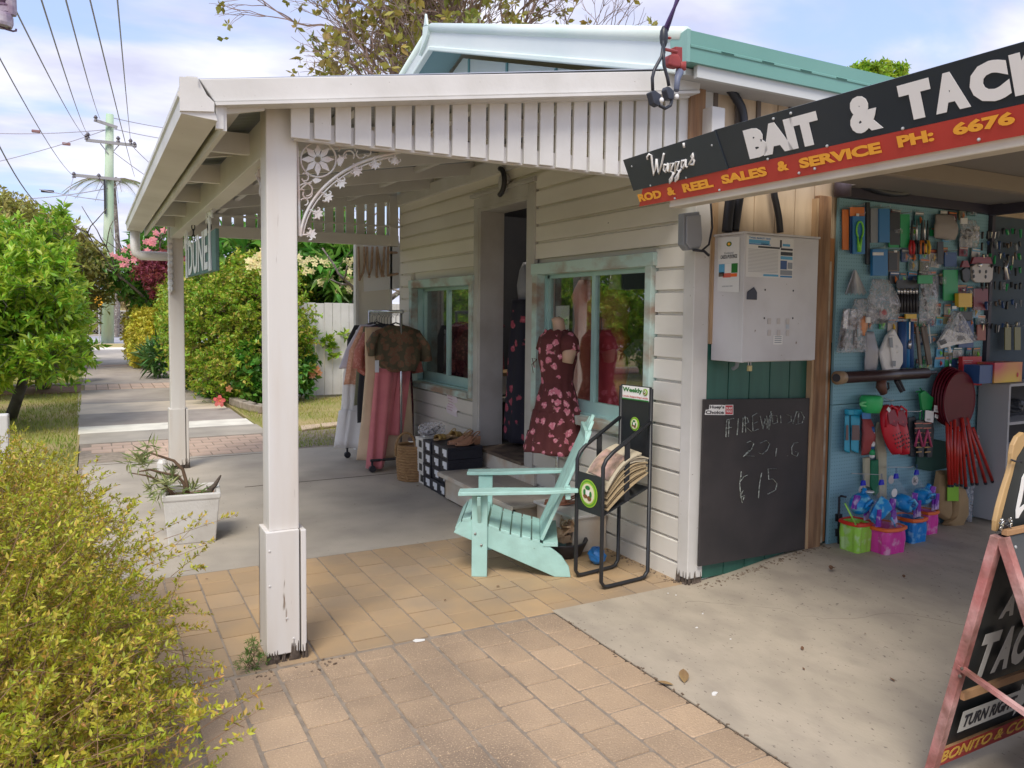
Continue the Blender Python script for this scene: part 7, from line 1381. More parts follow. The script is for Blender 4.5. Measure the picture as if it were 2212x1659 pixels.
# green pot, scoops, nets
t=thing('green_sand_toy','round translucent green sand toy left above the red clogs','toy',Z4(440,300),None); ggm=cm('toy_green',(.04,.50,.14)); MB().lathe([(0,-.06),(.055,-.06),(.068,-.02),(.072,.03),(.06,.05),(0,.05)],14,tuple(Z4(440,345,YG-.09))).build('toy_body',ggm,t,smooth=True); MB().tube([Z4(440+85*math.cos(a),352+18*math.sin(a),YG-.10) for a in np.linspace(0,6.28,20)],.008,n=5).build('toy_rim',cm('toy_light_green',(.2,.7,.3)),t)
for i,(x0,x1,m,l) in enumerate([(225,272,cm('tube_turquoise',(.02,.36,.55)),'left turquoise squeeze tube'),(272,360,cm('tube_turquoise',(.02,.36,.55)),'right turquoise squeeze tube flaring at the foot')]):
    t=thing('bait_tube',l+' on the pegboard','tube',Z4(x0,390),'turquoise bait tubes'); MB().hexa([Z4(x0+ (35 if i else 0),735,YG-.02),Z4(x1-(20 if i else 0),745,YG-.02),Z4(x1-(20 if i else 0),745,YG-.07),Z4(x0+(0 if i==0 else 5),720,YG-.07),Z4(x0+5,440,YG-.03),Z4(x1-5,440,YG-.03),Z4(x1-5,440,YG-.06),Z4(x0+5,440,YG-.06)]).build('tube_body',m,t,bev=.008); MB().slab([Z4(x0,435,YG-.03),Z4(x1,435,YG-.03),Z4(x1,390,YG-.03),Z4(x0,390,YG-.03)],(0,-.035,0)).build('tube_cap',m,t,bev=.006); MB().slab([Z4(x0+12,640,YG-.072),Z4(x1-14,640,YG-.072),Z4(x1-14,520,YG-.072),Z4(x0+16,520,YG-.072)],(0,-.002,0)).build('tube_label',cm('label_rust',(.16,.10,.10)),t)
softbag('net bag of red floats with a blue header',Z4,(345,430,432,755),mat('net_red',(.34,.06,.06),rough=.6),seed=9,d=.06,top=.7,content=[lambda t:card('','','',Z4,(365,420,430,470),cb,y=YG-.085,par=t,hook=False)])
def clog(lab,cx,cy,tilt,off,sc=1.0):
    t=thing('clog',lab,'clog',(0,0,0),'red clogs'); mc=mat('clog_red',(.62,.012,.03),(.55,.01,.025),sc=6,rough=.45); L2=.125*sc; n=20; rr=[]
    for i in range(13):
        s=i/12; z=L2*(1-2*s); wd=.05*sc*(.62+.50*math.sin(min(1,s*1.05)*math.pi*.80))*(math.sin(math.pi*min(.97,.10+.87*s))**.30); d=.035*sc*(.9+.3*math.sin(s*3)); rr.append([(wd*math.cos(a),d*math.sin(a)*(1 if math.sin(a)<0 else .35),z) for a in [2*math.pi*j/n for j in range(n)]])
    MB().loft(rr).build('clog_body',mc,t,smooth=True)
    MB().slab([(-.028*sc,-.034*sc,L2*.80),(.028*sc,-.034*sc,L2*.80),(.036*sc,-.036*sc,L2*.30),(.0,-.042*sc,L2*.10),(-.036*sc,-.036*sc,L2*.30)],(0,-.005,0)).build('foot_opening',cm('clog_inside',(.25,.005,.015)),t,bev=.003)
    MB().tube([(-.045*sc,-.02*sc,L2*.2),(-.042*sc,-.04*sc,L2*.75),(0,-.047*sc,L2*.98),(.042*sc,-.04*sc,L2*.75),(.045*sc,-.02*sc,L2*.2)],.006*sc,n=6).build('heel_strap',mc,t,smooth=True)
    for r in range(4):
        for c in range(4): 
            x=(c-1.5)*.018*sc+(r%2)*.006; z=-L2*.20-r*.021*sc; yy=-.0385*sc*math.sqrt(max(.1,1-(x/(.062*sc))**2))*(1.0+.04*(r==1)) ; MB().ell((x,yy-.003,z),(.0048*sc,.003,.0048*sc),8,5).build('vent_hole',m_black,t)
    for sx in (-1,1): MB().ell((sx*.044*sc,-.025*sc,L2*.22),(.006,.006,.006),8,5).build('strap_rivet',mc,t)
    p=Z4(cx,cy,YG-off); t.location=p; t.rotation_euler=(math.radians(-12),0,0); t.rotation_euler=(math.radians(-10),tilt,0); return t
clog('left bright red foam clog hanging on the pegboard',585,555,math.radians(-12),.11,1.32); clog('right bright red foam clog hanging on the pegboard',655,560,math.radians(-9),.075,1.32)
MB_=MB().tube([Z4(600,320,YG-.03),Z4(600,350,YG-.09)],.002,n=4)
t=thing('clog_tag','small white tag tied to the red clogs','tag',Z4(580,395,YG-.15),None); MB().slab([Z4(563,395,YG-.155),Z4(582,420,YG-.155),Z4(596,398,YG-.155),Z4(578,372,YG-.155)],(0,-.002,0)).build('tag_card',cwt,t); MB().tube([Z4(600,320,YG-.03),Z4(598,350,YG-.12),Z4(590,385,YG-.155)],.0015,n=4).build('tag_string',cgy,t)
for i,(x0,l) in enumerate([(820,'left'),(890,'right')]):
    t=thing('sandal_hanging','%s pink and black striped flip-flop on the pegboard'%l,'flip-flop',Z4(x0,470),'striped flip-flops'); q=[Z4(x0-35,480,YG-.07),Z4(x0+25,475,YG-.07),Z4(x0+40,560,YG-.07),Z4(x0+28,690,YG-.07),Z4(x0+24,772,YG-.07),Z4(x0-15,775,YG-.07),Z4(x0-20,690,YG-.07),Z4(x0-42,560,YG-.07)]; MB().slab(q,(0,-.015,0)).build('sole',cdk,t,bev=.003)
    for k in range(7): zz=500+k*38; MB().slab([Z4(x0-34+k*2,zz+12,YG-.086),Z4(x0+30-k,zz+8,YG-.086),Z4(x0+30-k,zz,YG-.086),Z4(x0-34+k*2,zz+3,YG-.086)],(0,-.001,0)).build('stripe',cm('stripe_coral',(.55,.16,.12)) if k<4 else cm('stripe_tan',(.45,.27,.10)),t)
    MB().tube([Z4(x0-30,690,YG-.09),Z4(x0-2,560,YG-.11),Z4(x0+30,690,YG-.09)],.009,n=7).build('thong_strap',cm('strap_pink',(.62,.10,.22)),t,smooth=True)
t=thing('sandal_hanging','dark flip-flop pair hidden behind the red clogs','flip-flop',Z4(750,480),'striped flip-flops'); MB().slab([Z4(715,460,YG-.04),Z4(775,450,YG-.04),Z4(790,620,YG-.04),Z4(775,770,YG-.04),Z4(735,765,YG-.04)],(0,-.02,0)).build('sole',cdk,t,bev=.004)
t=thing('green_rake_set','green toy rake and scoop with white tags right of the clogs','toy',Z4(860,240),None); gk=cm('rake_green',(.01,.32,.08))
MB().slab([Z4(812,265,YG-.06),Z4(830,400,YG-.06),Z4(905,395,YG-.06),Z4(918,300,YG-.06),Z4(850,240,YG-.06)],(0,-.02,0)).build('scoop',gk,t,bev=.005)
for k in range(4): MB().tube([Z4(835+k*25,395,YG-.06),Z4(828+k*28,490,YG-.065)],.005,n=5).build('tine',gk,t)
MB().tube([Z4(830,225,YG-.05),Z4(845,245,YG-.05),Z4(800,255,YG-.05)],.006,n=5).build('handle_loop',gk,t)
for i,(a,b_,c_,d_) in enumerate([(868,400,940,500),(938,360,1003,425),(1002,418,1057,488),(945,430,975,470)]):
    t=thing('price_label','%s white price label between the green rake and the maroon discs'%['widest','upper','lower right','narrow'][i],'label',Z4(a,b_),'price labels'); MB().slab([Z4(a,d_-12,YG-.10),Z4(c_-5,d_,YG-.10),Z4(c_,b_+10,YG-.10),Z4(a+5,b_,YG-.10)],(0,-.0015,0)).build('label_card',cwt,t)
    for k in range(6): MB().bar(Z4(a+18+k*5,d_-32,YG-.1025),Z4(a+18+k*5,d_-18,YG-.1025),.0014,.0006,up=(0,1,0)).build('barcode_bar',m_black,t)
# dark green apron and tan bags
t=thing('green_apron','dark green folded tarp behind the striped flip-flops','tarp',Z4(910,640),None); MB().slab([Z4(790,860,YG-.035),Z4(900,885,YG-.035),Z4(1040,860,YG-.035),Z4(1035,650,YG-.035),Z4(940,630,YG-.035),Z4(880,690,YG-.035),Z4(800,700,YG-.035)],(0,-.012,0)).build('tarp_cloth',mat('tarp_green',(.012,.06,.045),rough=.7),t,bev=.003)
m_tanb=mat('calico_tan',(.38,.26,.13),(.32,.22,.11),sc=8,rough=.9,bump=.2,bsc=30)
def tanbag(lab,P,d,seed):
    t=thing('calico_bag',lab,'bag',Z4(*P[0]),'tan calico bags'); n=len(P); A_=[Z4(*p,YG-.05) for p in P]; b=MB(); c=sum(A_,Vector())/n; f=[p+Vector((0,0,0)) for p in A_]; g=[c+(p-c)*.55+Vector((0,-d,0)) for p in A_]; g2=[c+(p-c)*.85+Vector((0,-d*.7,0)) for p in A_]; b.loft([f,g2,g]); b.build('bag_cloth',m_tanb,t,smooth=True,bev=.004)
tanbag('left tan calico bag with long folds under the green tarp',[(955,880),(1045,875),(1055,1000),(1062,1260),(1035,1290),(940,1230),(925,1150),(935,1000)],.05,1)
tanbag('right tan calico bag hanging lowest with a lime patch',[(1050,960),(1150,1000),(1178,1080),(1180,1230),(1112,1370),(1000,1310),(1030,1270),(1052,1120)],.07,2)
t=card('lime_packet','lime green square between the two calico bags','packet',Z4,(1045,870,1135,1125),cm('lime_patch',(.22,.50,.02)),y=YG-.115,th=.004,hook=False)
# maroon discs with red tubular handles
m_mar=mat('maroon_disc',(.13,.004,.016),(.10,.003,.012),sc=3,rough=.45,spec=.25); m_rdt=mat('red_tube',(.50,.028,.018),(.42,.02,.015),sc=5,rough=.3)
for i in range(5):
    c=Z4(1045+i*22,285+i*10,YG-.05-.022*i); t=thing('round_paddle','%s maroon disc of the overlapping stack'%['rearmost','second','third','fourth','frontmost'][i],'paddle',c,'maroon discs'); r=.205; pr=[]
    for rr_,yy in ((r,0),(r+.006,-.008),(r,-.016),(r-.015,-.012)): pr.append([(c.x+rr_*.88*math.cos(a),c.y+yy,c.z+rr_*math.sin(a)) for a in [2*math.pi*j/36 for j in range(36)]])
    MB().loft(pr).build('disc',m_mar,t,smooth=False)
hd=[(1045,520,1062,1005),(1070,520,1085,1005),(1105,505,1105,990),(1130,560,1125,1000),(1140,600,1160,1000),(1160,540,1195,1020),(1165,490,1200,760),(1165,495,1245,990),(1195,488,1282,990),(1200,490,1350,985),(1250,570,1405,972)]
for i,(a,b_,c_,d_) in enumerate(hd):
    yy=YG-.14-.006*(i%4); t=thing('red_tubular_rod','%s red tubular rod in the fan below the maroon discs'%['first','second','third','fourth','fifth','sixth','seventh','eighth','ninth','tenth','last'][i],'rod',Z4(a,b_,yy),'red tubular rods'); MB().tube([Z4(a,b_-30,yy),Z4(c_,d_-12,yy)],.0115,n=8).build('handle_tube',m_rdt,t,smooth=True); p=Z4(c_,d_-12,yy); q_=Z4(a,b_,yy); dd=(p-q_).normalized(); MB().tube([p,p+dd*.018],.0128,n=8).build('end_cap',m_black,t)
for i,(a,b_,c_,d_) in enumerate([(1185,1010,1205,1250),(1250,1000,1225,1290),(1215,1010,1212,1285),(1290,600,1250,1000)]):
    yy=YG-.07; t=thing('clear_tube','%s clear plastic tube behind the red handles'%['left','right','middle','upper'][i],'tube',Z4(a,b_,yy),'clear tubes'); MB().tube([Z4(a,b_,yy),Z4(c_,d_,yy)],.014,n=8).build('tube_film',MATS.get('clear_tube_film') or film('clear_tube_film',(.7,.7,.74),.35),t,smooth=True)
# float bag, green strip
t=thing('float_strip','long cream foam float in clear film below the clogs','float',Z4(510,500),None); MB().slab([Z4(485,490,YG-.03),Z4(545,740,YG-.03),Z4(545,1130,YG-.03),Z4(488,1100,YG-.03),Z4(480,800,YG-.03),Z4(455,600,YG-.03)],(0,-.02,0)).build('foam',mat('foam_cream',(.50,.47,.33),(.42,.40,.28),sc=14,rough=.7),t,bev=.003); MB().slab([Z4(370,780,YG-.03),Z4(412,770,YG-.03),Z4(412,1010,YG-.03),Z4(372,1000,YG-.03)],(0,-.02,0)).build('foam',mat('foam_cream',(.5,.47,.33)),t,bev=.003)
t=thing('green_net','dark green strip of netting hanging beside the foam float','net',Z4(450,760),None); MB().slab([Z4(425,800,YG-.04),Z4(480,790,YG-.04),Z4(482,1050,YG-.04),Z4(455,1080,YG-.04),Z4(418,1000,YG-.04)],(0,-.02,0)).build('netting',mat('net_green',(.01,.17,.08),rough=.7,bump=.5,bsc=80),t,bev=.003)
for i,(y_,l) in enumerate([(560,'upper'),(670,'middle'),(740,'lower')]): t=thing('fishing_float','%s green and white float on the string beside the foam'%l,'float',Z4(448,y_),'floats on a string'); MB().ell(Z4(448,y_,YG-.07),(.020,.020,.026)).build('float_top',[cbd,cwt,cg][i],t,smooth=True); MB().ell(Z4(448,y_+22,YG-.07),(.018,.018,.02)).build('float_base',cwt if i!=1 else cbd,t,smooth=True)
# long wire hooks
for i,(a,b_,c_,d_) in enumerate([(285,905,520,915),(555,855,775,855),(530,300,620,325),(700,410,840,410)]): t=thing('display_hook','%s long wire display hook of the lower pegboard'%['left low','right low','upper left','upper right'][i],'hook',Z4(a,b_),'wire hooks'); MB().tube([Z4(a,b_,YG),Z4(a+4,b_,YG-.10),Z4(c_-10,d_,YG-.16),Z4(c_,d_-8,YG-.16)],.0025,n=5).build('hook_wire',m_galv,t)
# sliding bolt
t=thing('sliding_bolt','black steel drop bolt at the lower left edge of the pegboard','bolt',Z4(185,1100),None); MB().tube([Z4(240,1092,YG-.02),Z4(200,1085,YG-.02),Z4(186,1095,YG-.02),Z4(182,1250,YG-.02),Z4(178,1500,YG-.02)],.007,n=7).build('bolt_rod',m_bs,t,smooth=True)
for z_ in (1255,1375): MB().slab([Z4(152,z_-30,YG-.001),Z4(200,z_-30,YG-.001),Z4(200,z_+30,YG-.001),Z4(152,z_+30,YG-.001)],(0,-.012,0)).build('bolt_bracket',m_bs,t,bev=.002)
# ---- bucket sets
def swirl(name,c,w_,sc=14): return mat(name,c,w_,sc=sc,rough=.35,det_lo=.52,det_hi=.62,detail=3,trans=.12)
def bucket(lab,Zc,zt,zb,m,rim,yoff,toys,seed,tag_=None,tilt=0):
    """Zc: pixel column centre and half width in the enlarged view"""
    cx,hw=Zc; y=YG-yoff; t=thing('bucket_set',lab,'beach bucket',Z4(cx,zt,y),'beach bucket sets'); c=Z4(cx,zb,y); R0=(Z4(cx+hw,zt,y)-Z4(cx-hw,zt,y)).length/2*.74; H_=(Z4(cx,zt,y)-c).length
    n=32; rr=[]
    def prof(r,z,lob): 
        ring=[]
        for j in range(n):
            a=2*math.pi*j/n+.2; sqr=1/max(abs(math.cos(a)),abs(math.sin(a)))**.45; l=1+lob*(1 if math.cos(4*a)<-.2 else 0)*.10; ring.append((c.x+r*math.cos(a)*sqr*l,c.y+r*math.sin(a)*sqr*l,c.z+z))
        return ring
    b=MB(); b.loft([prof(R0*.84,0,1.4),prof(R0*.86,H_*.3,1.4),prof(R0*.90,H_*.6,1.4),prof(R0*.93,H_*.86,.6),prof(R0*.97,H_*.90,0),prof(R0*.99,H_,0),prof(R0*.90,H_*.99,0),prof(R0*.80,H_*.5,0)],cap=True)
    for j in range(16):   # castle feet
        a=2*math.pi*j/16+.2
        if j%2==0: 
            sq=1/max(abs(math.cos(a)),abs(math.sin(a)))**.45; b.obox((c.x+R0*.80*math.cos(a)*sq,c.y+R0*.80*math.sin(a)*sq,c.z-.010),(R0*.2,R0*.3,.030),Matrix.Rotation(a,3,'Z'))
    b.build('bucket_body',m,t,smooth=False,bev=.002)
    r=MB(); r.loft([prof(R0*1.05,H_*.93,0),prof(R0*1.09,H_*.96,0),prof(R0*1.07,H_*1.04,0),prof(R0*.98,H_*1.06,0),prof(R0*.93,H_*.97,0)],cap=False); r.build('bucket_rim',rim,t)
    return t,c,R0,H_
m_lime=swirl('bucket_lime',(.40,.80,.10),(.55,.85,.35)); m_mag=swirl('bucket_magenta',(.80,.06,.42),(.85,.45,.65)); m_blu=swirl('bucket_blue',(.01,.25,.70),(.25,.55,.85)); m_pur=swirl('toy_purple',(.22,.03,.45),(.70,.55,.80)); m_toyb=swirl('toy_blue',(.01,.30,.75),(.2,.6,.85),22); m_or=mat('rim_orange',(.80,.14,.02),rough=.35); m_rr=mat('rim_red',(.70,.04,.02),rough=.35)
bs=[bucket('lime green castle bucket with a red rim at the left',(312,92),1290,1520,m_lime,m_rr,.16,None,1),bucket('magenta castle bucket with an orange rim, nearest of the four',(528,122),1320,1548,m_mag,m_or,.24,None,2),bucket('blue castle bucket third from the left',(738,92),1255,1475,m_blu,m_or,.17,None,3),bucket('pink castle bucket farthest right behind the others',(865,68),1205,1400,m_mag,m_or,.10,None,4)]
toy=[((355,1145),.072,m_toyb,.17),((520,1190),.07,m_toyb,.26),((700,1140),.074,m_toyb,.18),((850,1085),.066,m_toyb,.12)]
for i,(((px,py),r,m,yo),(bt,c,R0,H_)) in enumerate(zip(toy,bs)):
    p=Z4(px,py,YG-yo); wc=MB(); Rm=Matrix.Rotation([-.6,.9,.5,-.2][i],3,'Y')
    if i!=1:
        wc.loft([[tuple(p+Rm@Vector((r*k*math.cos(a),r*.8*k*math.sin(a),z))) for a in [2*math.pi*j/18 for j in range(18)]] for k,z in ((.7,-.05),(1,-.03),(1.05,.02),(.8,.045),(.3,.05))]); wc.build('toy_can_body',m,bt,smooth=True)
        MB().tube([p+Rm@Vector((-.04,-.055,.0)),p+Rm@Vector((-.02,-.075,.03)),p+Rm@Vector((.03,-.07,.02)),p+Rm@Vector((.045,-.05,-.02))],.010,n=7).build('toy_can_handle',m,bt,smooth=True); MB().tube([p+Rm@Vector((.04,0,.02)),p+Rm@Vector((.085,0,.06))],[.018,.014],n=8).build('toy_can_spout',m,bt,smooth=True)
        MB().ell(p+Rm@Vector((.01,-.062,.0)),(.018,.008,.014)).build('toy_can_hollow',cbd,bt)
    else:
        wc.loft([[tuple(p+Rm@Vector((r*k*math.cos(a),r*.6*k*math.sin(a),z))) for a in [2*math.pi*j/6 for j in range(6)]] for k,z in ((.55,-.10),(.9,-.03),(1,.05),(.8,.06))]); wc.build('toy_mould',m,bt,bev=.003)
        MB().slab([p+Vector((.05,-.03,-.06)),p+Vector((.10,-.03,-.12)),p+Vector((.06,-.03,-.05))],(0,-.01,0)).build('toy_mould_tip',m,bt)
    for k,(dx,dz,w2,h2,an) in enumerate([(-.07 if i<1 else .075,.02,.07,.09,.2),(.02 if i<1 else .085,-.055,.055,.09,-.2),(-.075 if i==1 else .1,-.04,.045,.11,.05)]):
        R2=Matrix.Rotation(an,3,'Y'); q=p+Vector((dx,-.015-.01*k,dz)); MB().slab([q+R2@Vector((-w2/2,0,-h2/2)),q+R2@Vector((w2/2,0,-h2/2)),q+R2@Vector((w2*.42,0,h2/2)),q+R2@Vector((-w2*.3,0,h2/2))],(0,-.010,0)).build('purple_shovel',m_pur,bt,bev=.002)
    top=[Z4(370,985,YG-.12),Z4(515,980,YG-.20),Z4(632,930,YG-.15),Z4(795,900,YG-.08)][i]
    if i: # gathered film bag over the toys
        nb=MB(); nb.loft([[tuple(Vector((top.x,top.y,top.z)).lerp(Vector((c.x,c.y,c.z+H_)),s)+Vector((R0*(.06+.98*s**.8)*math.cos(a),R0*(.06+.95*s**.8)*math.sin(a),0))) for a in [2*math.pi*j/14 for j in range(14)]] for s in (0,.2,.4,.6,.8,1)],cap=False); nb.build('bag_film',MATS.get('thin_film') or film('thin_film',(.8,.8,.85),.05),bt,smooth=True)
    MB().slab([top+Vector((-.022,0,-.012)),top+Vector((.022,0,-.012)),top+Vector((.012,0,.022)),top+Vector((-.012,0,.022))],(0,-.014,0)).build('binder_clip',cm('clip_blue',(.01,.02,.55)),bt,bev=.002); MB().tube([top+Vector((-.006,-.006,.02)),top+Vector((-.004,-.006,.06)),top+Vector((.004,-.006,.06)),top+Vector((.006,-.006,.02))],.0015,n=4).build('clip_wire',cbd,bt)
MB().tube([Z4(232,1145,YG-.24),Z4(318,1315,YG-.25)],.0055,n=6).build('drinking_straw_handle',cm('straw_lime',(.35,.75,.12)),bs[0][0],smooth=True)
MB().lathe([(0,0),(.026,0),(.026,.008),(0,.008)],14,tuple(Z4(430,1055,YG-.2))).build('toy_lid',cwt,bs[0][0])
for i,(px,py,r,s) in enumerate([(370,1038,.036,'ak'),(790,962,.034,'k'),(600,955,.030,''),(625,1060,.028,'')]):
    c=Z4(px,py,YG-[.10,.08,.05,.26][i]); t=thing('round_swing_tag','%s round pale swing tag of the bucket sets'%['left lettered','right lettered','plain hidden','small front'][i],'tag',c,'round tags'); MB().slab([c+Vector((r*math.cos(a),0,r*math.sin(a))) for a in [2*math.pi*j/24 for j in range(24)]],(0,-.0015,0)).build('tag_disc',cm('tag_pale',(.55,.52,.50)) if i<3 else cwt,t)
    if s: text(s,(c.x-r*.5,c.y-.002,c.z-r*.45),(r*1.0,0,0),(0,0,r*1.1),'tag_letter',m_black,t,bold=0,th=.0006)
# ---- shelf unit at the right
su=thing('shelf_unit','white shelf unit with plastic bags and a colourful box at the right edge','shelf unit',(6.2,3.4,.12)); m_sh=mat('melamine',(.42,.42,.43),rough=.6); zf=.115
MB().bx(5.80,5.822,3.235,3.455,zf,1.12).build('side_panel',m_sh,su)
for z in (.16,.50,.84,1.12): MB().bx(5.824,7.2,3.24,3.455,z-.012,z+.008).build('shelf_board',m_sh,su)
MB().bx(5.824,7.2,3.445,3.455,zf,1.12).build('back_panel',mat('unit_back_dark',(.03,.03,.035),rough=.8),su)
t=thing('yellow_crate','yellow crate on the lowest shelf','crate',(6.0,3.3,.17)); MB().bx(5.86,6.35,3.26,3.42,.17,.40).build('crate_body',cye,t,bev=.006)
t=thing('colour_box','red and yellow printed box on top of the shelf unit','box',Z4(1540,110,3.3)); a=Z4(1420,185,3.27); b_=Z4(1640,180,3.27); MB().bx(a.x,b_.x,3.27,3.40,a.z,a.z+.145).build('box_body',mat('gradient_print',(.55,.06,.10),(.72,.50,.05),sc=4,rough=.4,detail=0),t); MB().bx(a.x-.16,a.x-.005,3.28,3.4,a.z,a.z+.13).build('side_box',cbd,t); MB().ell(Z4(1610,118,3.268),(.012,.002,.018)).build('printed_spot',cre,t)
for i,(x,z,r) in enumerate([(6.0,.60,.10),(6.18,.58,.09),(6.05,.95,.07),(5.95,.52+.03,.05)]): bag('shelf_bag',['crumpled milky plastic bag on the middle shelf','second crumpled bag on the middle shelf','dark bundle on the upper shelf','small blue bag on the middle shelf'][i],(x,3.34,z-.0),(r,.08,r*.75),[m_clearw,m_clearw,cdk,cbd][i],20+i)
# ================================================================= SIDE WALL THINGS
# chalkboard
cbn=thing('chalkboard','tall black board chalked FIREWOOD leaning on the green side wall','chalkboard',(3.6,3.48,.1)); YB=3.478
m_cb=mat('chalkboard_black',(.028,.026,.027),(.042,.036,.036),sc=4,rough=.62,dirt=(.07,.06,.06),dsc=3,damt=.6)
ZC=lambda zx,zy,y=YB: Vector(AY((1650+.33156*zx)*.864,(950+.33156*zy)*.864,y))
MB().slab([ZC(292,1408),ZC(1130,1268),ZC(1138,137),ZC(332,147)],(0,.014,0)).build('board',m_cb,cbn,bev=.002)
m_ck=mat('chalk',(.55,.60,.55),(.10,.11,.10),sc=85,rough=.95,detail=2)
def chalk(pts,r=.0065):
    P=[ZC(*p,YB-.0015) for p in pts]; b=MB(); k=len(P)
    b.tube(P,r,n=5,flat=.15); b.build('chalk_stroke',m_ck,cbn)
for P in ([(495,430),(502,300),(555,290)],[(500,365),(545,355)],[(515,430),(520,300)],[(580,415),(590,290)],[(620,395),(625,285)],[(620,290),(655,280),(665,320),(625,335),(690,390)],[(645,395),(640,270)],[(700,385),(695,270),(730,250)],[(700,330),(735,315)],[(705,385),(740,370)],[(755,270),(775,370),(790,290),(805,365),(835,235)],[(800,270),(820,375),(840,250)],[(850,330),(845,265),(880,270),(885,320),(855,330)],[(910,325),(908,265)],[(950,260),(985,270),(990,310),(960,325)],[(1000,330),(1030,235),(1045,250)],[(1020,240),(1060,235),(1085,280),(1070,325),(1025,335)],[(1040,320),(1045,245)],
          [(650,475),(680,460),(705,480),(690,520),(640,570),(710,575)],[(625,580),(670,530)],[(755,475),(800,455),(825,480),(805,530),(770,560),(745,550)],[(870,575),(878,515)],[(960,572),(966,572)],[(1040,470),(1010,475),(990,510),(995,560),(1030,575),(1045,545),(1020,540)],
          [(612,690),(600,780),(605,860),(618,925)],[(600,770),(630,730),(660,715)],[(605,885),(635,870),(625,905)],[(765,700),(750,780),(740,890)],[(815,670),(880,670)],[(815,670),(818,750),(850,745),(880,780),(870,830),(810,860)],[(610,820),(625,830),(608,870)]): chalk(P)
stk=thing('surf_sticker','white and red surf wax sticker at the top left corner of the chalkboard','sticker',ZC(440,225)); 
MB().slab([ZC(338,262),ZC(488,264),ZC(490,190),ZC(470,188),ZC(372,188),ZC(370,222),ZC(345,225)],(0,-.001,0)).build('sticker_paper',m_ww,stk); text('Huey\u2019s',ZC(376,222,YB-.002),ZC(485,222)-ZC(376,222),ZC(376,192)-ZC(376,222),'sticker_text',m_black,stk,bold=.03,th=.0005); text('Choice',ZC(345,257,YB-.002),ZC(482,257)-ZC(345,257),ZC(345,230)-ZC(345,257),'sticker_text',m_black,stk,bold=.03,th=.0005)
MB().slab([ZC(490,262),ZC(552,262),ZC(552,187),ZC(490,188)],(0,-.001,0)).build('sticker_paper',m_ww,stk); MB().slab([ZC(494,258,YB-.0012),ZC(548,258,YB-.0012),ZC(548,192,YB-.0012),ZC(494,192,YB-.0012)],(0,-.0008,0)).build('sticker_red_panel',m_rd,stk); text('SURF',ZC(498,222,YB-.0025),ZC(545,222)-ZC(498,222),ZC(498,205)-ZC(498,222),'sticker_text',m_ww,stk,bold=.02,th=.0004); text('WAX',ZC(500,246,YB-.0025),ZC(543,246)-ZC(500,246),ZC(500,228)-ZC(500,246),'sticker_text',m_ww,stk,bold=.02,th=.0004)
# meter box
mb=thing('meter_box','dented grey white electrical meter box with posters and a padlock','meter box',(3.5,3.35,1.34)); m_mb=mat('meter_paint',(.66,.66,.67),(.60,.60,.62),sc=2,rough=.4,dirt=(.33,.3,.28),dsc=3,damt=.4,bump=.06,bsc=12,spots=(.2,.15,.12),ssc=26,sth=.74)
ym=3.25; Z2=lambda zx,zy,y=ym: Vector(AY((1700+.30145*zx)*.864,(500+.30145*zy)*.864,y)); Z2x=lambda zx,zy,x=3.212: Vector(AX((1700+.30145*zx)*.864,(500+.30145*zy)*.864,x))
x0_,x1_=3.215,3.80; zb_,zt_=1.335,2.055
MB().bx(x0_,x1_,ym+.012,3.50,zb_,zt_).build('cabinet',m_mb,mb,bev=.004); MB().bx(x0_+.01,x1_,ym-.004,ym+.010,zb_+.004,zt_-.002).build('cabinet_door',m_mb,mb,bev=.003); MB().bx(x0_-.006,x0_+.012,ym-.006,ym+.02,zb_,zt_).build('corner_strip',m_mb,mb,bev=.002)
MB().bx(x0_-.01,x1_+.01,ym-.008,3.5,zt_,zt_+.012).build('rain_lip',m_mb,mb,bev=.002)
m_pp=mat('poster_paper',(.72,.73,.72),rough=.6)
a,b_,c_,d_=[Z2x(*p) for p in ((312,758),(490,765),(497,305),(318,312))]
ps=thing('cakes_poster','white poster advertising cakes and puddings on the side of the meter box','poster',a); MB().slab([a,b_,c_,d_],(-.0015,0,0)).build('poster_sheet',m_pp,ps)
yl_=float(a.y); yr_=float(b_.y); zz0=float(a.z); zz1=float(d_.z); W2=yl_-yr_; H2=zz1-zz0; xo=3.2095
def PT(s,t,x=xo): return Vector((x,yl_-W2*s,zz0+H2*t))
def pimg(s0,s1,t0,t1,m,par=ps,nm='printed_patch',x=xo): MB().slab([PT(s0,t0,x),PT(s1,t0,x),PT(s1,t1,x),PT(s0,t1,x)],(-.0004,0,0)).build(nm,m,par)
MB().slab([PT(.5+.12*math.cos(q_),.86+.045*math.sin(q_)) for q_ in np.linspace(0,6.28,15)[:-1]],(-.0005,0,0)).build('printed_badge',m_gd,ps); MB().slab([PT(.5+.07*math.cos(q_),.86+.027*math.sin(q_),xo-.0005) for q_ in np.linspace(0,6.28,13)[:-1]],(-.0005,0,0)).build('printed_badge',m_sy,ps)
text('Traditional',PT(.28,.68),PT(.72,.68)-PT(.28,.68),PT(.28,.715)-PT(.28,.68),'poster_text',cgy,ps,bold=0,shear=.3,th=.0004); text('CAKES & PUDDINGS',PT(.12,.595),PT(.88,.595)-PT(.12,.595),PT(.12,.665)-PT(.12,.595),'poster_text',cdk,ps,bold=.01,th=.0004); text('AVAILABLE HERE',PT(.22,.08),PT(.72,.08)-PT(.22,.08),PT(.22,.10)-PT(.22,.08),'poster_text',cgy,ps,bold=0,th=.0004)
for (s0,s1,t0,t1,m) in [(.05,.32,.33,.50,clb),(.35,.62,.33,.50,m_ww),(.64,.92,.33,.50,m_gd),(.05,.30,.27,.35,cbr),(.25,.62,.25,.33,cm('fruit_red',(.65,.12,.08))),(.62,.9,.26,.32,m_or)]: pimg(s0,s1,t0,t1,m)
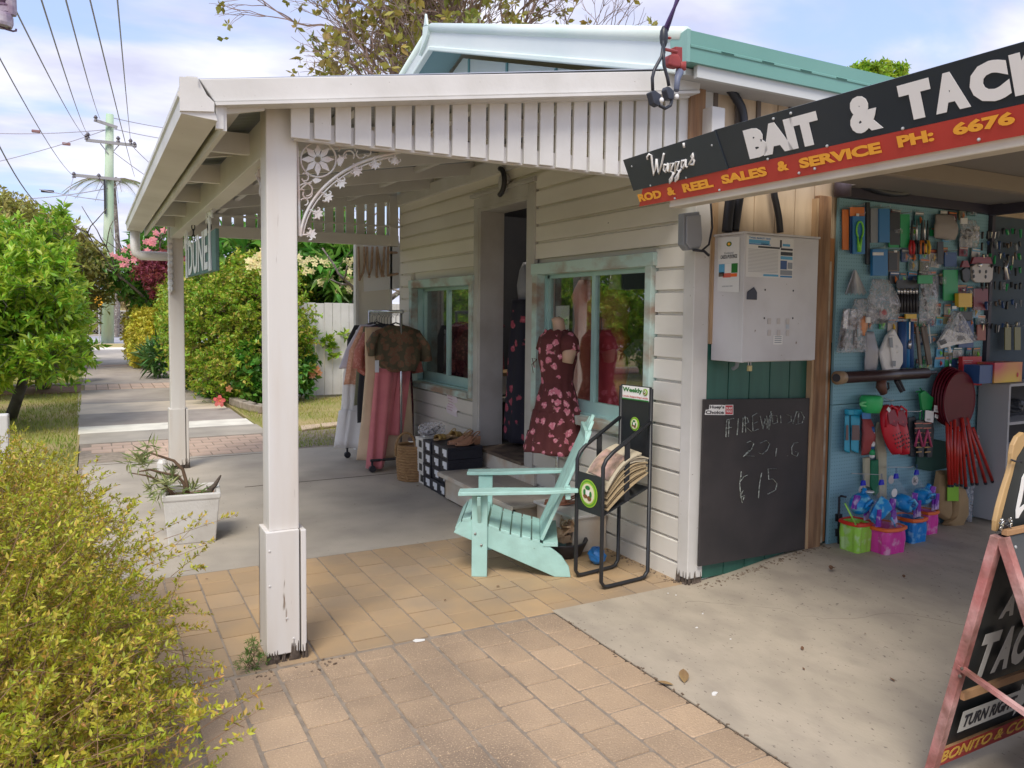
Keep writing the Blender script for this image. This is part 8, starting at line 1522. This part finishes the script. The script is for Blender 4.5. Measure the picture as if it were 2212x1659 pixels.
yp_=ym-.0055
a,b_,c_,d_=[Z2(*p,yp_) for p in ((545,635),(935,652),(943,325),(552,292))]
p2=thing('tide_poster','blue and white printed timetable poster on the meter box door','poster',a); MB().slab([a,b_,c_,d_],(0,-.0012,0)).build('poster_sheet',m_pp,p2)
def Q2(s,t,o=.0016): p=a.lerp(b_,s).lerp(d_.lerp(c_,s),t); return p+Vector((0,-o,0))
def qimg(s0,s1,t0,t1,m,nm='printed_patch',o=.0016): MB().slab([Q2(s0,t0,o),Q2(s1,t0,o),Q2(s1,t1,o),Q2(s0,t1,o)],(0,-.0004,0)).build(nm,m,p2)
for r in [(.05,.48,.82,.91,clb),(.05,.5,.79,.815,cb),(.24,.70,.72,.765,cdk),(.30,.46,.80,.86,cdk),(.36,.68,.03,.08,clb),(.72,.98,.02,.06,cb),(.72,.98,.08,.2,cgy),(.72,.86,.22,.44,cbd),(.88,.98,.24,.40,cgy),(.72,.98,.47,.55,clb),(.72,.98,.57,.66,cdk),(.72,.98,.70,.75,cdk),(.76,.92,.80,.86,clb),(.70,.74,.76,.95,cdk)]: qimg(*r)
for k in range(17): qimg(.04,.67,.125+.034*k,.138+.034*k,mat('print_grey',(.45,.46,.48),rough=.7),'table_row')
text('TWEED MARKET TIDES',Q2(.05,.93),Q2(.50,.93)-Q2(.05,.93),Q2(.05,.975)-Q2(.05,.93),'poster_text',cb,p2,bold=.02,th=.0004)
MB().slab([Z2(552,825,yp_),Z2(636,828,yp_),Z2(637,765,yp_),Z2(612,722,yp_),Z2(556,762,yp_)],(0,-.004,0)).build('latch_recess',mat('latch_navy',(.01,.014,.035),rough=.3),mb,bev=.003)
for (zx,zy) in [(740,1005),(817,1005),(893,1008),(740,1100),(817,1102),(892,1103)]:
    p=Z2(zx,zy,yp_); MB().bx(p.x-.013,p.x+.013,yp_-.003,yp_,p.z-.017,p.z+.017).build('button_cap',cpale,mb,bev=.002); 
p=Z2(892,1048,yp_); MB().bx(p.x-.012,p.x+.012,yp_-.002,yp_,p.z-.015,p.z+.012).build('button_cap',mat('cap_blue_grey',(.5,.56,.62)),mb)
for (zx,zy) in [(707,745),(940,752),(700,980),(936,980)]: MB().ell(Z2(zx,zy,yp_),(.005,.003,.006),8,5).build('bolt_head',cdk,mb)
p=Z2(812,1160,yp_); MB().bx(p.x-.036,p.x+.036,yp_-.0012,yp_,p.z-.026,p.z+.026).build('warning_label',m_ww,mb)
for k in range(4): MB().bx(p.x-.028,p.x+.028,yp_-.0018,yp_-.0012,p.z-.018+.011*k,p.z-.013+.011*k).build('label_line',cgy,mb)
p=Z2(578,1345,ym+.02); MB().tube([p+Vector((-.009,0,-.02)),p+Vector((-.009,0,.0)),p+Vector((0,0,.012)),p+Vector((.009,0,0)),p+Vector((.009,0,-.02))],.003,n=6).build('padlock_shackle',m_galv,mb); MB().bx(p.x-.014,p.x+.014,ym+.012,ym+.028,p.z-.052,p.z-.018).build('padlock_body',mat('brass',(.45,.38,.2),rough=.35,metal=.7),mb,bev=.003)
MB().tube([Z2(480,1335,3.4),Z2(470,1380,3.42),Z2(440,1400,3.45)],.012,n=7).build('cable_gland',cgy,mb)
# conduits and hoses
Z1=lambda zx,zy,y=3.44: Vector(AY(1382.5+.375*zx,43.2+.375*zy,y)); m_hose=mat('hose_black',(.022,.025,.035),rough=.4)
def hose(lab,P,r,y=3.45,m=None,nm='conduit',n=10):
    b=MB(); pts=[Z1(*p,y) for p in P]; out=[]
    for i in range(len(pts)-1):
        for k in range(5):
            t=k/5; p0=pts[max(i-1,0)]; p1=pts[i]; p2_=pts[i+1]; p3=pts[min(i+2,len(pts)-1)]; out.append(.5*((2*p1)+(-p0+p2_)*t+(2*p0-5*p1+4*p2_-p3)*t*t+(-p0+3*p1-3*p2_+p3)*t**3))
    out.append(pts[-1]); o=b.tube(out,r,n=n).build(nm,m or m_hose,None,org=tuple(pts[0]),smooth=True); return tag(o,lab,'conduit','conduits on the side wall')
hose('black hose curving down from under the green gutter',[(440,345),(500,380),(560,460),(592,540),(598,700),(590,900),(560,1100),(545,1215)],.026)
hose('black conduit strapped beside the curved hose down to the meter box',[(520,1030),(510,1120),(500,1222)],.030)
hose('second black conduit entering the meter box further right',[(765,600),(770,960),(785,1060),(800,1140),(808,1225)],.020)
hose('black hose looping over the cream boards above the pegboard',[(1195,900),(1260,935),(1400,985),(1520,990),(1610,950),(1680,860),(1700,800)],.030,y=3.42)
t=thing('hose_clamp','small dark clamp standing on the looped black hose','clamp',Z1(1540,950,3.40)); MB().tube([Z1(1540,975,3.40),Z1(1542,935,3.40)],.010,n=7).build('clamp_stem',m_hose,t); MB().ell(Z1(1542,932,3.40),(.014,.014,.008)).build('clamp_head',m_hose,t)
# grey junction box on the corner
jb=thing('junction_box','small grey junction box high on the shop corner','junction box',AX(1478,500,3.05)); a=AX(1478,500,3.04)
pj=[Z2(32,110,3.44),Z2(165,95,3.44),Z2(180,330,3.44),Z2(165,405,3.44),Z2(65,418,3.44),Z2(28,370,3.44)]
c=sum(pj,Vector())/6
MB().slab([p for p in pj],(0,.05,0)).build('box_body',mat('pvc_grey',(.24,.26,.29),rough=.45),jb,bev=.006); MB().slab([c+(p-c)*.86+Vector((.004,-.001,0)) for p in pj],(0,-.012,0)).build('box_cover',mat('pvc_grey_light',(.30,.32,.36),rough=.45),jb,bev=.004)
o=MB().tube([Z2(120,412,3.43),Z2(180,420,3.43),Z2(240,370,3.43),Z2(268,230,3.43),Z2(262,120,3.43),Z2(255,20,3.43)],.006,n=6).build('cable',m_hose,None,org=tuple(c),smooth=True); tag(o,'thin black cable looping up from the grey junction box','cable'); o=MB().tube([Z2(110,415,3.42),Z2(200,425,3.42),Z2(240,460,3.42)],.008,n=6).build('cable',m_hose,None,org=tuple(c),smooth=True); tag(o,'short thick cable tail under the grey junction box','cable')
# service line and red bracket at the roof corner
ZI=lambda zx,zy,y=3.12: Vector(AY(1382.4+.1562*zx,.1562*zy,y))
ib=thing('service_bracket','rusty red service bracket with black cable joints at the roof corner','bracket',ZI(560,800)); m_rb=mat('bracket_red',(.38,.06,.05),(.28,.04,.04),sc=12,rough=.6)
MB().tube([ZI(335,680,3.10),ZI(510,715,3.16)],.008,n=7).build('bracket_arm',m_rb,ib); MB().slab([ZI(490,640,3.17),ZI(590,650,3.17),ZI(590,880,3.17),ZI(520,860,3.17)],(0,.04,0)).build('bracket_plate',m_rb,ib,bev=.004)
MB().slab([ZI(430,745,3.13),ZI(540,745,3.13),ZI(580,840,3.13),ZI(560,930,3.13),ZI(480,920,3.13),ZI(405,890,3.13),ZI(410,800,3.13)],(0,.05,0)).build('fuse_cap',m_rb,ib,bev=.008); MB().tube([ZI(560,870,3.16),ZI(575,980,3.16)],[.03,.024],n=10).build('fuse_body',m_rb,ib,smooth=True); MB().tube([ZI(550,990,3.15),ZI(520,1080,3.14),ZI(505,1250,3.12)],[.022,.016,.014],n=8).build('grey_sleeve',mat('sleeve_grey',(.13,.15,.22),rough=.5),ib,smooth=True)
MB().ell(ZI(330,510,3.09),(.022,.02,.055)).build('cable_clamp',m_hose,ib,smooth=True); MB().ell(ZI(405,525,3.09),(.012,.01,.006)).build('clamp_nut',m_rb,ib)
for P in ([(325,590),(300,780),(200,960),(170,1080),(175,1250)],[(320,600),(330,900),(380,1080),(400,1190)],[(270,1460),(350,1500),(420,1460),(440,1390)],[(320,560),(330,740)]): MB().tube([ZI(*p,3.08) for p in P],.0085,n=7).build('cable_tail',m_hose,ib,smooth=True)
for P,s in (([(150,1270),(210,1240),(300,1310),(290,1430),(260,1470),(195,1430)],1),([(360,1240),(380,1190),(420,1200),(480,1260),(475,1380),(400,1370)],2)): MB().slab([ZI(*p,3.07) for p in P],(0,.04,0)).build('cable_joint',mat('joint_black',(.03,.035,.05),rough=.45),ib,bev=.005)
for p in ((300,1385),(510,1335)): MB().ell(ZI(*p,3.05),(.011,.011,.013)).build('joint_nut',cwt,ib,smooth=True)
a=ZI(350,430,3.09); b_=Vector(AY(1475,-30,3.0)); d=(b_-a); far=a+d*14
for k,l in ((0,'first strand of the twisted purple black service cable rising out of the picture'),(1,'second strand of the twisted service cable rising out of the picture')):
    P=[]; L1=(far-a).length
    for i in range(140): s=i/139; p=a.lerp(far,s); an=s*L1*9+k*math.pi; P.append(p+Vector((math.cos(an)*.009,math.sin(an)*.009,0)))
    tag(MB().tube(P,.008,n=6).build('service_cable',mat('cable_violet',(.06,.03,.12),rough=.45),None,org=tuple(a),smooth=True),l,'cable','overhead wires')
# ================================================================= SANDWICH BOARD
ab=thing('sandwich_board','black sandwich board with worn pink frame, lettered TACKLE and TURN RIGHT','sandwich board',(2.8,1.4,0))
m_pkf=mat('worn_pink_frame',(.42,.15,.14),(.60,.38,.36),sc=7,rough=.7,dirt=(.16,.07,.05),dsc=9,damt=1.2,bump=.3); m_abk=mat('signboard_black',(.018,.022,.024),(.03,.035,.035),sc=3,rough=.5); m_abr=mat('signboard_red',(.35,.03,.03),(.28,.025,.025),sc=4,rough=.5); m_tpl=mat('pale_lettering',(.60,.60,.57),(.5,.5,.47),sc=6,rough=.6); m_yel2=mat('ochre_lettering',(.60,.36,.06),rough=.6); m_tim=mat('brace_timber',(.42,.24,.12),(.35,.2,.1),sc=8,rough=.8)
T0=Vector((2.50,1.408,.915)); F0=Vector((2.50,1.603,0.0)); dn=(F0-T0); nL=Vector((1,0,0)).cross(dn).normalized(); nL=nL if nL.y<0 else -nL; WX=.62
MB().slab([T0+Vector((.02,.004,0)),F0+Vector((.02,.004,.06)),F0+Vector((WX,.004,.06)),T0+Vector((WX,.004,0))],tuple(-nL*.008)).build('rear_panel',m_abk,ab)
for xx in (0,WX-.0): MB().bar(T0+Vector((xx,0,0)),F0+Vector((xx,0,0)),.034,.030,up=(0,1,0)).build('frame_leg',m_pkf,ab,bev=.002)
MB().bar(F0+Vector((0.02,0,.05))-dn*.06,F0+Vector((WX,0,.05))-dn*.06,.03,.03).build('frame_rail',m_tim,ab)
ZA=lambda zx,zy,off=.004: Vector(AP(1987+.4529*zx,907+.4529*zy,T0+nL*off,nL))
def atext(s,p0,p1,pt,m,full,bold=.03,shear=0):
    a=ZA(*p0); b_=ZA(*p1); c=ZA(*pt); ux=(b_.x-a.x)*full; o=Vector((a.x,a.y,a.z)); uz=dn*(-1); k=(c-a).dot(uz.normalized()); text(s,o,(ux,0,0),uz.normalized()*k,'lettering',m,ab,bold=bold,th=.001,shear=shear)
atext('T',(248,1240),(335,1205),(262,1040),m_tpl,1.0,.05,.12); 
a=ZA(248,1240); b_=ZA(335,1205); wT=(b_.x-a.x); kk=(ZA(262,1040)-a).dot((dn*-1).normalized())
for i,ch_ in enumerate('ACKLE'): text(ch_,Vector((a.x+wT*(1.02+i*1.0),a.y,a.z)),(wT*.92,0,0),(dn*-1).normalized()*kk,'lettering',m_tpl,ab,bold=.05,th=.001,shear=.12)
a2=ZA(375,950); text('& BAIT',Vector((a2.x,a2.y,a2.z)),(wT*4,0,0),(dn*-1).normalized()*kk*.45,'lettering',m_tpl,ab,bold=.04,th=.001,shear=.12) if False else text('A',Vector((a2.x,a2.y,a2.z)),(wT*.8,0,0),(dn*-1).normalized()*kk*.5,'lettering',m_tpl,ab,bold=.05,th=.001,shear=.12)
pa=ZA(175,1490); pb_=ZA(200,1392); kk2=(pb_-pa).dot((dn*-1).normalized()); up1=(dn*-1).normalized(); xa=pa.x+.0; Wd=.50
def FL(x,k): p=pa+up1*k; return Vector((x,p.y,p.z))+nL*.002
MB().slab([FL(xa,0),FL(xa+.34,0),FL(xa+.34,-.025),FL(xa+.42,kk2*.5),FL(xa+.34,kk2+.025),FL(xa+.34,kk2),FL(xa,kk2)],tuple(nL*.001)).build('arrow_panel',m_tpl,ab)
text('TURN RIGHT',FL(xa+.018,kk2*.2)+nL*.002,(.31,0,0),up1*kk2*.6,'lettering',m_black,ab,bold=.03,th=.001,shear=.15)
r0=ZA(140,1590); r1=ZA(120,1690); kr=(r0-F0).dot(up1); 
def FR(x,k): p=F0+up1*k; return Vector((x,p.y,p.z))+nL*.006
MB().slab([FR(2.515,.07),FR(2.5+WX,.07),FR(2.5+WX,kr+.03),FR(2.515,kr+.03)],tuple(nL*.001)).build('red_band',m_abr,ab)
text('BONITO & COD',FR(2.50+.0,.085)+nL*.002+Vector((.02,0,0)),(.56,0,0),up1*(kr-.05)*.8,'lettering',m_yel2,ab,bold=.02,th=.001,shear=.2)
# near panel
T1=Vector((2.50,1.392,.915)); F1=Vector((2.50,1.035,0)); dn1=F1-T1; nN=Vector((1,0,0)).cross(dn1).normalized(); nN=nN if nN.y<0 else -nN
MB().slab([T1+Vector((.02,0,-.0)),F1+Vector((.02,0,.05)),F1+Vector((WX,0,.05)),T1+Vector((WX,0,0))],tuple(nN*.008)).build('front_panel',mat('scuffed_board',(.035,.04,.042),(.055,.06,.06),sc=5,rough=.45,dirt=(.10,.09,.09),dsc=4,damt=.5),ab)
for xx in (0,WX): MB().bar(T1+Vector((xx,0,0)),F1+Vector((xx,0,0)),.03,.030,up=(0,1,0)).build('frame_leg',m_pkf,ab,bev=.002)
MB().bar(T1+Vector((.0,-.004,.016)),T1+Vector((WX,-.004,.016)),.02,.018).build('top_rail',m_tim,ab,bev=.002); MB().ell(T1+Vector((.035,-.02,-.03)),(.006,.004,.006)).build('screw_cap',m_galv,ab)
pA=T0.lerp(F0,.50); pB=T1.lerp(F1,.60); MB().bar(pA+Vector((-.012,0,0)),pB+Vector((-.012,0,0)),.020,.014).build('stay_brace',m_pkf,ab); MB().bar(T0.lerp(F0,.62)+Vector((.02,-.02,0)),T0.lerp(F0,.62)+Vector((WX-.02,-.02,0)),.026,.014,up=(0,1,0)).build('cross_batten',m_tim,ab)
for p in (pA,T0.lerp(F0,.53)): MB().ell(p+Vector((-.02,-.016,0)),(.005,.006,.006)).build('bolt_head',m_rot,ab)
# paddle shaped board on top
pd=thing('paddle_board_sign','black board with a curved wooden rim and white lettering on top of the sandwich board','sign',(2.7,1.43,.92)); YQ=1.425
ZQ=lambda zx,zy,y=YQ: Vector(AY(2039+.2082*zx,915.8+.2082*zy,y))
outer=[(540,1120),(545,1010),(575,870),(625,690),(680,520),(705,420),(712,310),(728,220),(770,135),(832,85)]
inner=[(565,1110),(590,1010),(625,880),(670,700),(715,540),(738,440),(762,350),(795,300),(830,240),(860,215)]
O=[ZQ(*p) for p in outer]; I=[ZQ(*p) for p in inner]
xr=lambda p: Vector((2*3.05-p.x-.55*0,p.y,p.z))
for i in range(len(O)-1): pass
rim=MB(); rim.slab(O+I[::-1],(0,.016,0)); rim.build('wooden_rim',mat('varnished_rim',(.50,.33,.15),(.42,.27,.12),sc=6,rough=.4),pd,bev=.003)
MB().slab(I+[Vector((I[-1].x+.35,YQ,I[-1].z+.02)),Vector((I[-1].x+.42,YQ,I[0].z+.0))],(0,.012,0)).build('board_face',m_abk,pd)
pts=[(860,480),(815,560),(800,680),(772,800),(748,900),(745,970),(770,975),(800,905),(835,860),(870,840)]
wl_=MB(); L_l=[(848,480),(805,560),(785,680),(760,800),(742,900),(742,978),(768,975),(800,915),(835,870),(875,850)]; L_r=[(880,500),(832,570),(822,680),(800,800),(782,850),(775,880),(795,860),(820,840),(850,820),(880,810)]
wl_.slab([ZQ(*p,YQ-.0015) for p in L_l]+[ZQ(*p,YQ-.0015) for p in L_r[::-1]],(0,-.002,0)); wl_.build('white_letter',m_sw,pd)
MB().tube([ZQ(700,372,YQ-.01),ZQ(730,385,YQ-.012),ZQ(770,390,YQ-.012),ZQ(800,385,YQ-.012),ZQ(808,405,YQ-.012)],.003,n=5).build('tie_wire',m_black,pd)
MB().tube([ZQ(700,372,YQ+.04),ZQ(700,372,YQ-.01)],.003,n=5).build('tie_wire',m_black,pd)
fl=thing('fairy_lights','tangle of clear fairy lights at the foot of the paddle board','fairy lights',ZQ(630,1040)); fw=MB(); prev=None
for i in range(30):
    p=ZQ(630+60*math.cos(i*2.1)+random.uniform(-15,15),1040+48*math.sin(i*1.7)+random.uniform(-10,10),YQ-.02-random.random()*.02)
    R=Matrix.Rotation(random.uniform(0,3),3,'Y'); MB().ell(p,(.0028,.0028,.008),6,5,R=R).build('bulb',glassy('bulb_glass',(.9,.9,.8),2.2,.05,.25),fl,smooth=True)
    if prev is not None: fw.tube([prev,p],.0012,n=4)
    prev=p
fw.build('light_string',m_black,fl)
# ================================================================= GRIME AND CRUMBS
rg=random.Random(5); db=MB()
for i in range(420):
    t=rg.random(); 
    if t<.45: x=rg.uniform(3.12,4.2); y=3.47-abs(rg.gauss(0,.035))
    elif t<.75: x=3.07-abs(rg.gauss(0,.03)); y=rg.uniform(3.55,4.8)
    elif t<.9: x=2.155+rg.gauss(0,.012); y=rg.uniform(1.6,3.48)
    else: x=.76+rg.gauss(0,.14); y=3.5-abs(rg.gauss(0,.05))
    z=hz_(x,y) if (x>2.16 and y<3.5) else 0; s=rg.uniform(.002,.008); a=rg.uniform(0,3); db.obox((x,y,z+s*.3),(s*2.2,s,s*.7),Matrix.Rotation(a,3,'Z'))
tag(stuff(db.build('ground_debris',mat('debris_brown',(.13,.09,.06),(.28,.22,.16),sc=60,rough=.95))),'crumbs of dirt and leaf litter along the foot of the walls and the slab edge','debris')
# hairline crack wandering over the driveway
ck=[(2.9,3.30),(3.2,3.05),(3.35,2.75),(3.7,2.55),(3.9,2.2),(4.4,2.0),(4.7,1.6)]; cb_=MB()
for (a,b_) in zip(ck,ck[1:]):
    n=6
    P=[(lerp(a[0],b_[0],k/n)+rg.uniform(-.02,.02)*(0<k<n),lerp(a[1],b_[1],k/n)+rg.uniform(-.02,.02)*(0<k<n)) for k in range(n+1)]
    for p,q in zip(P,P[1:]): cb_.bar((p[0],p[1],hz_(*p)+.0012),(q[0],q[1],hz_(*q)+.0012),.0022,.0008)
stru(cb_.build('driveway_crack',mat('crack_grey',(.2,.17,.14),rough=.95)))
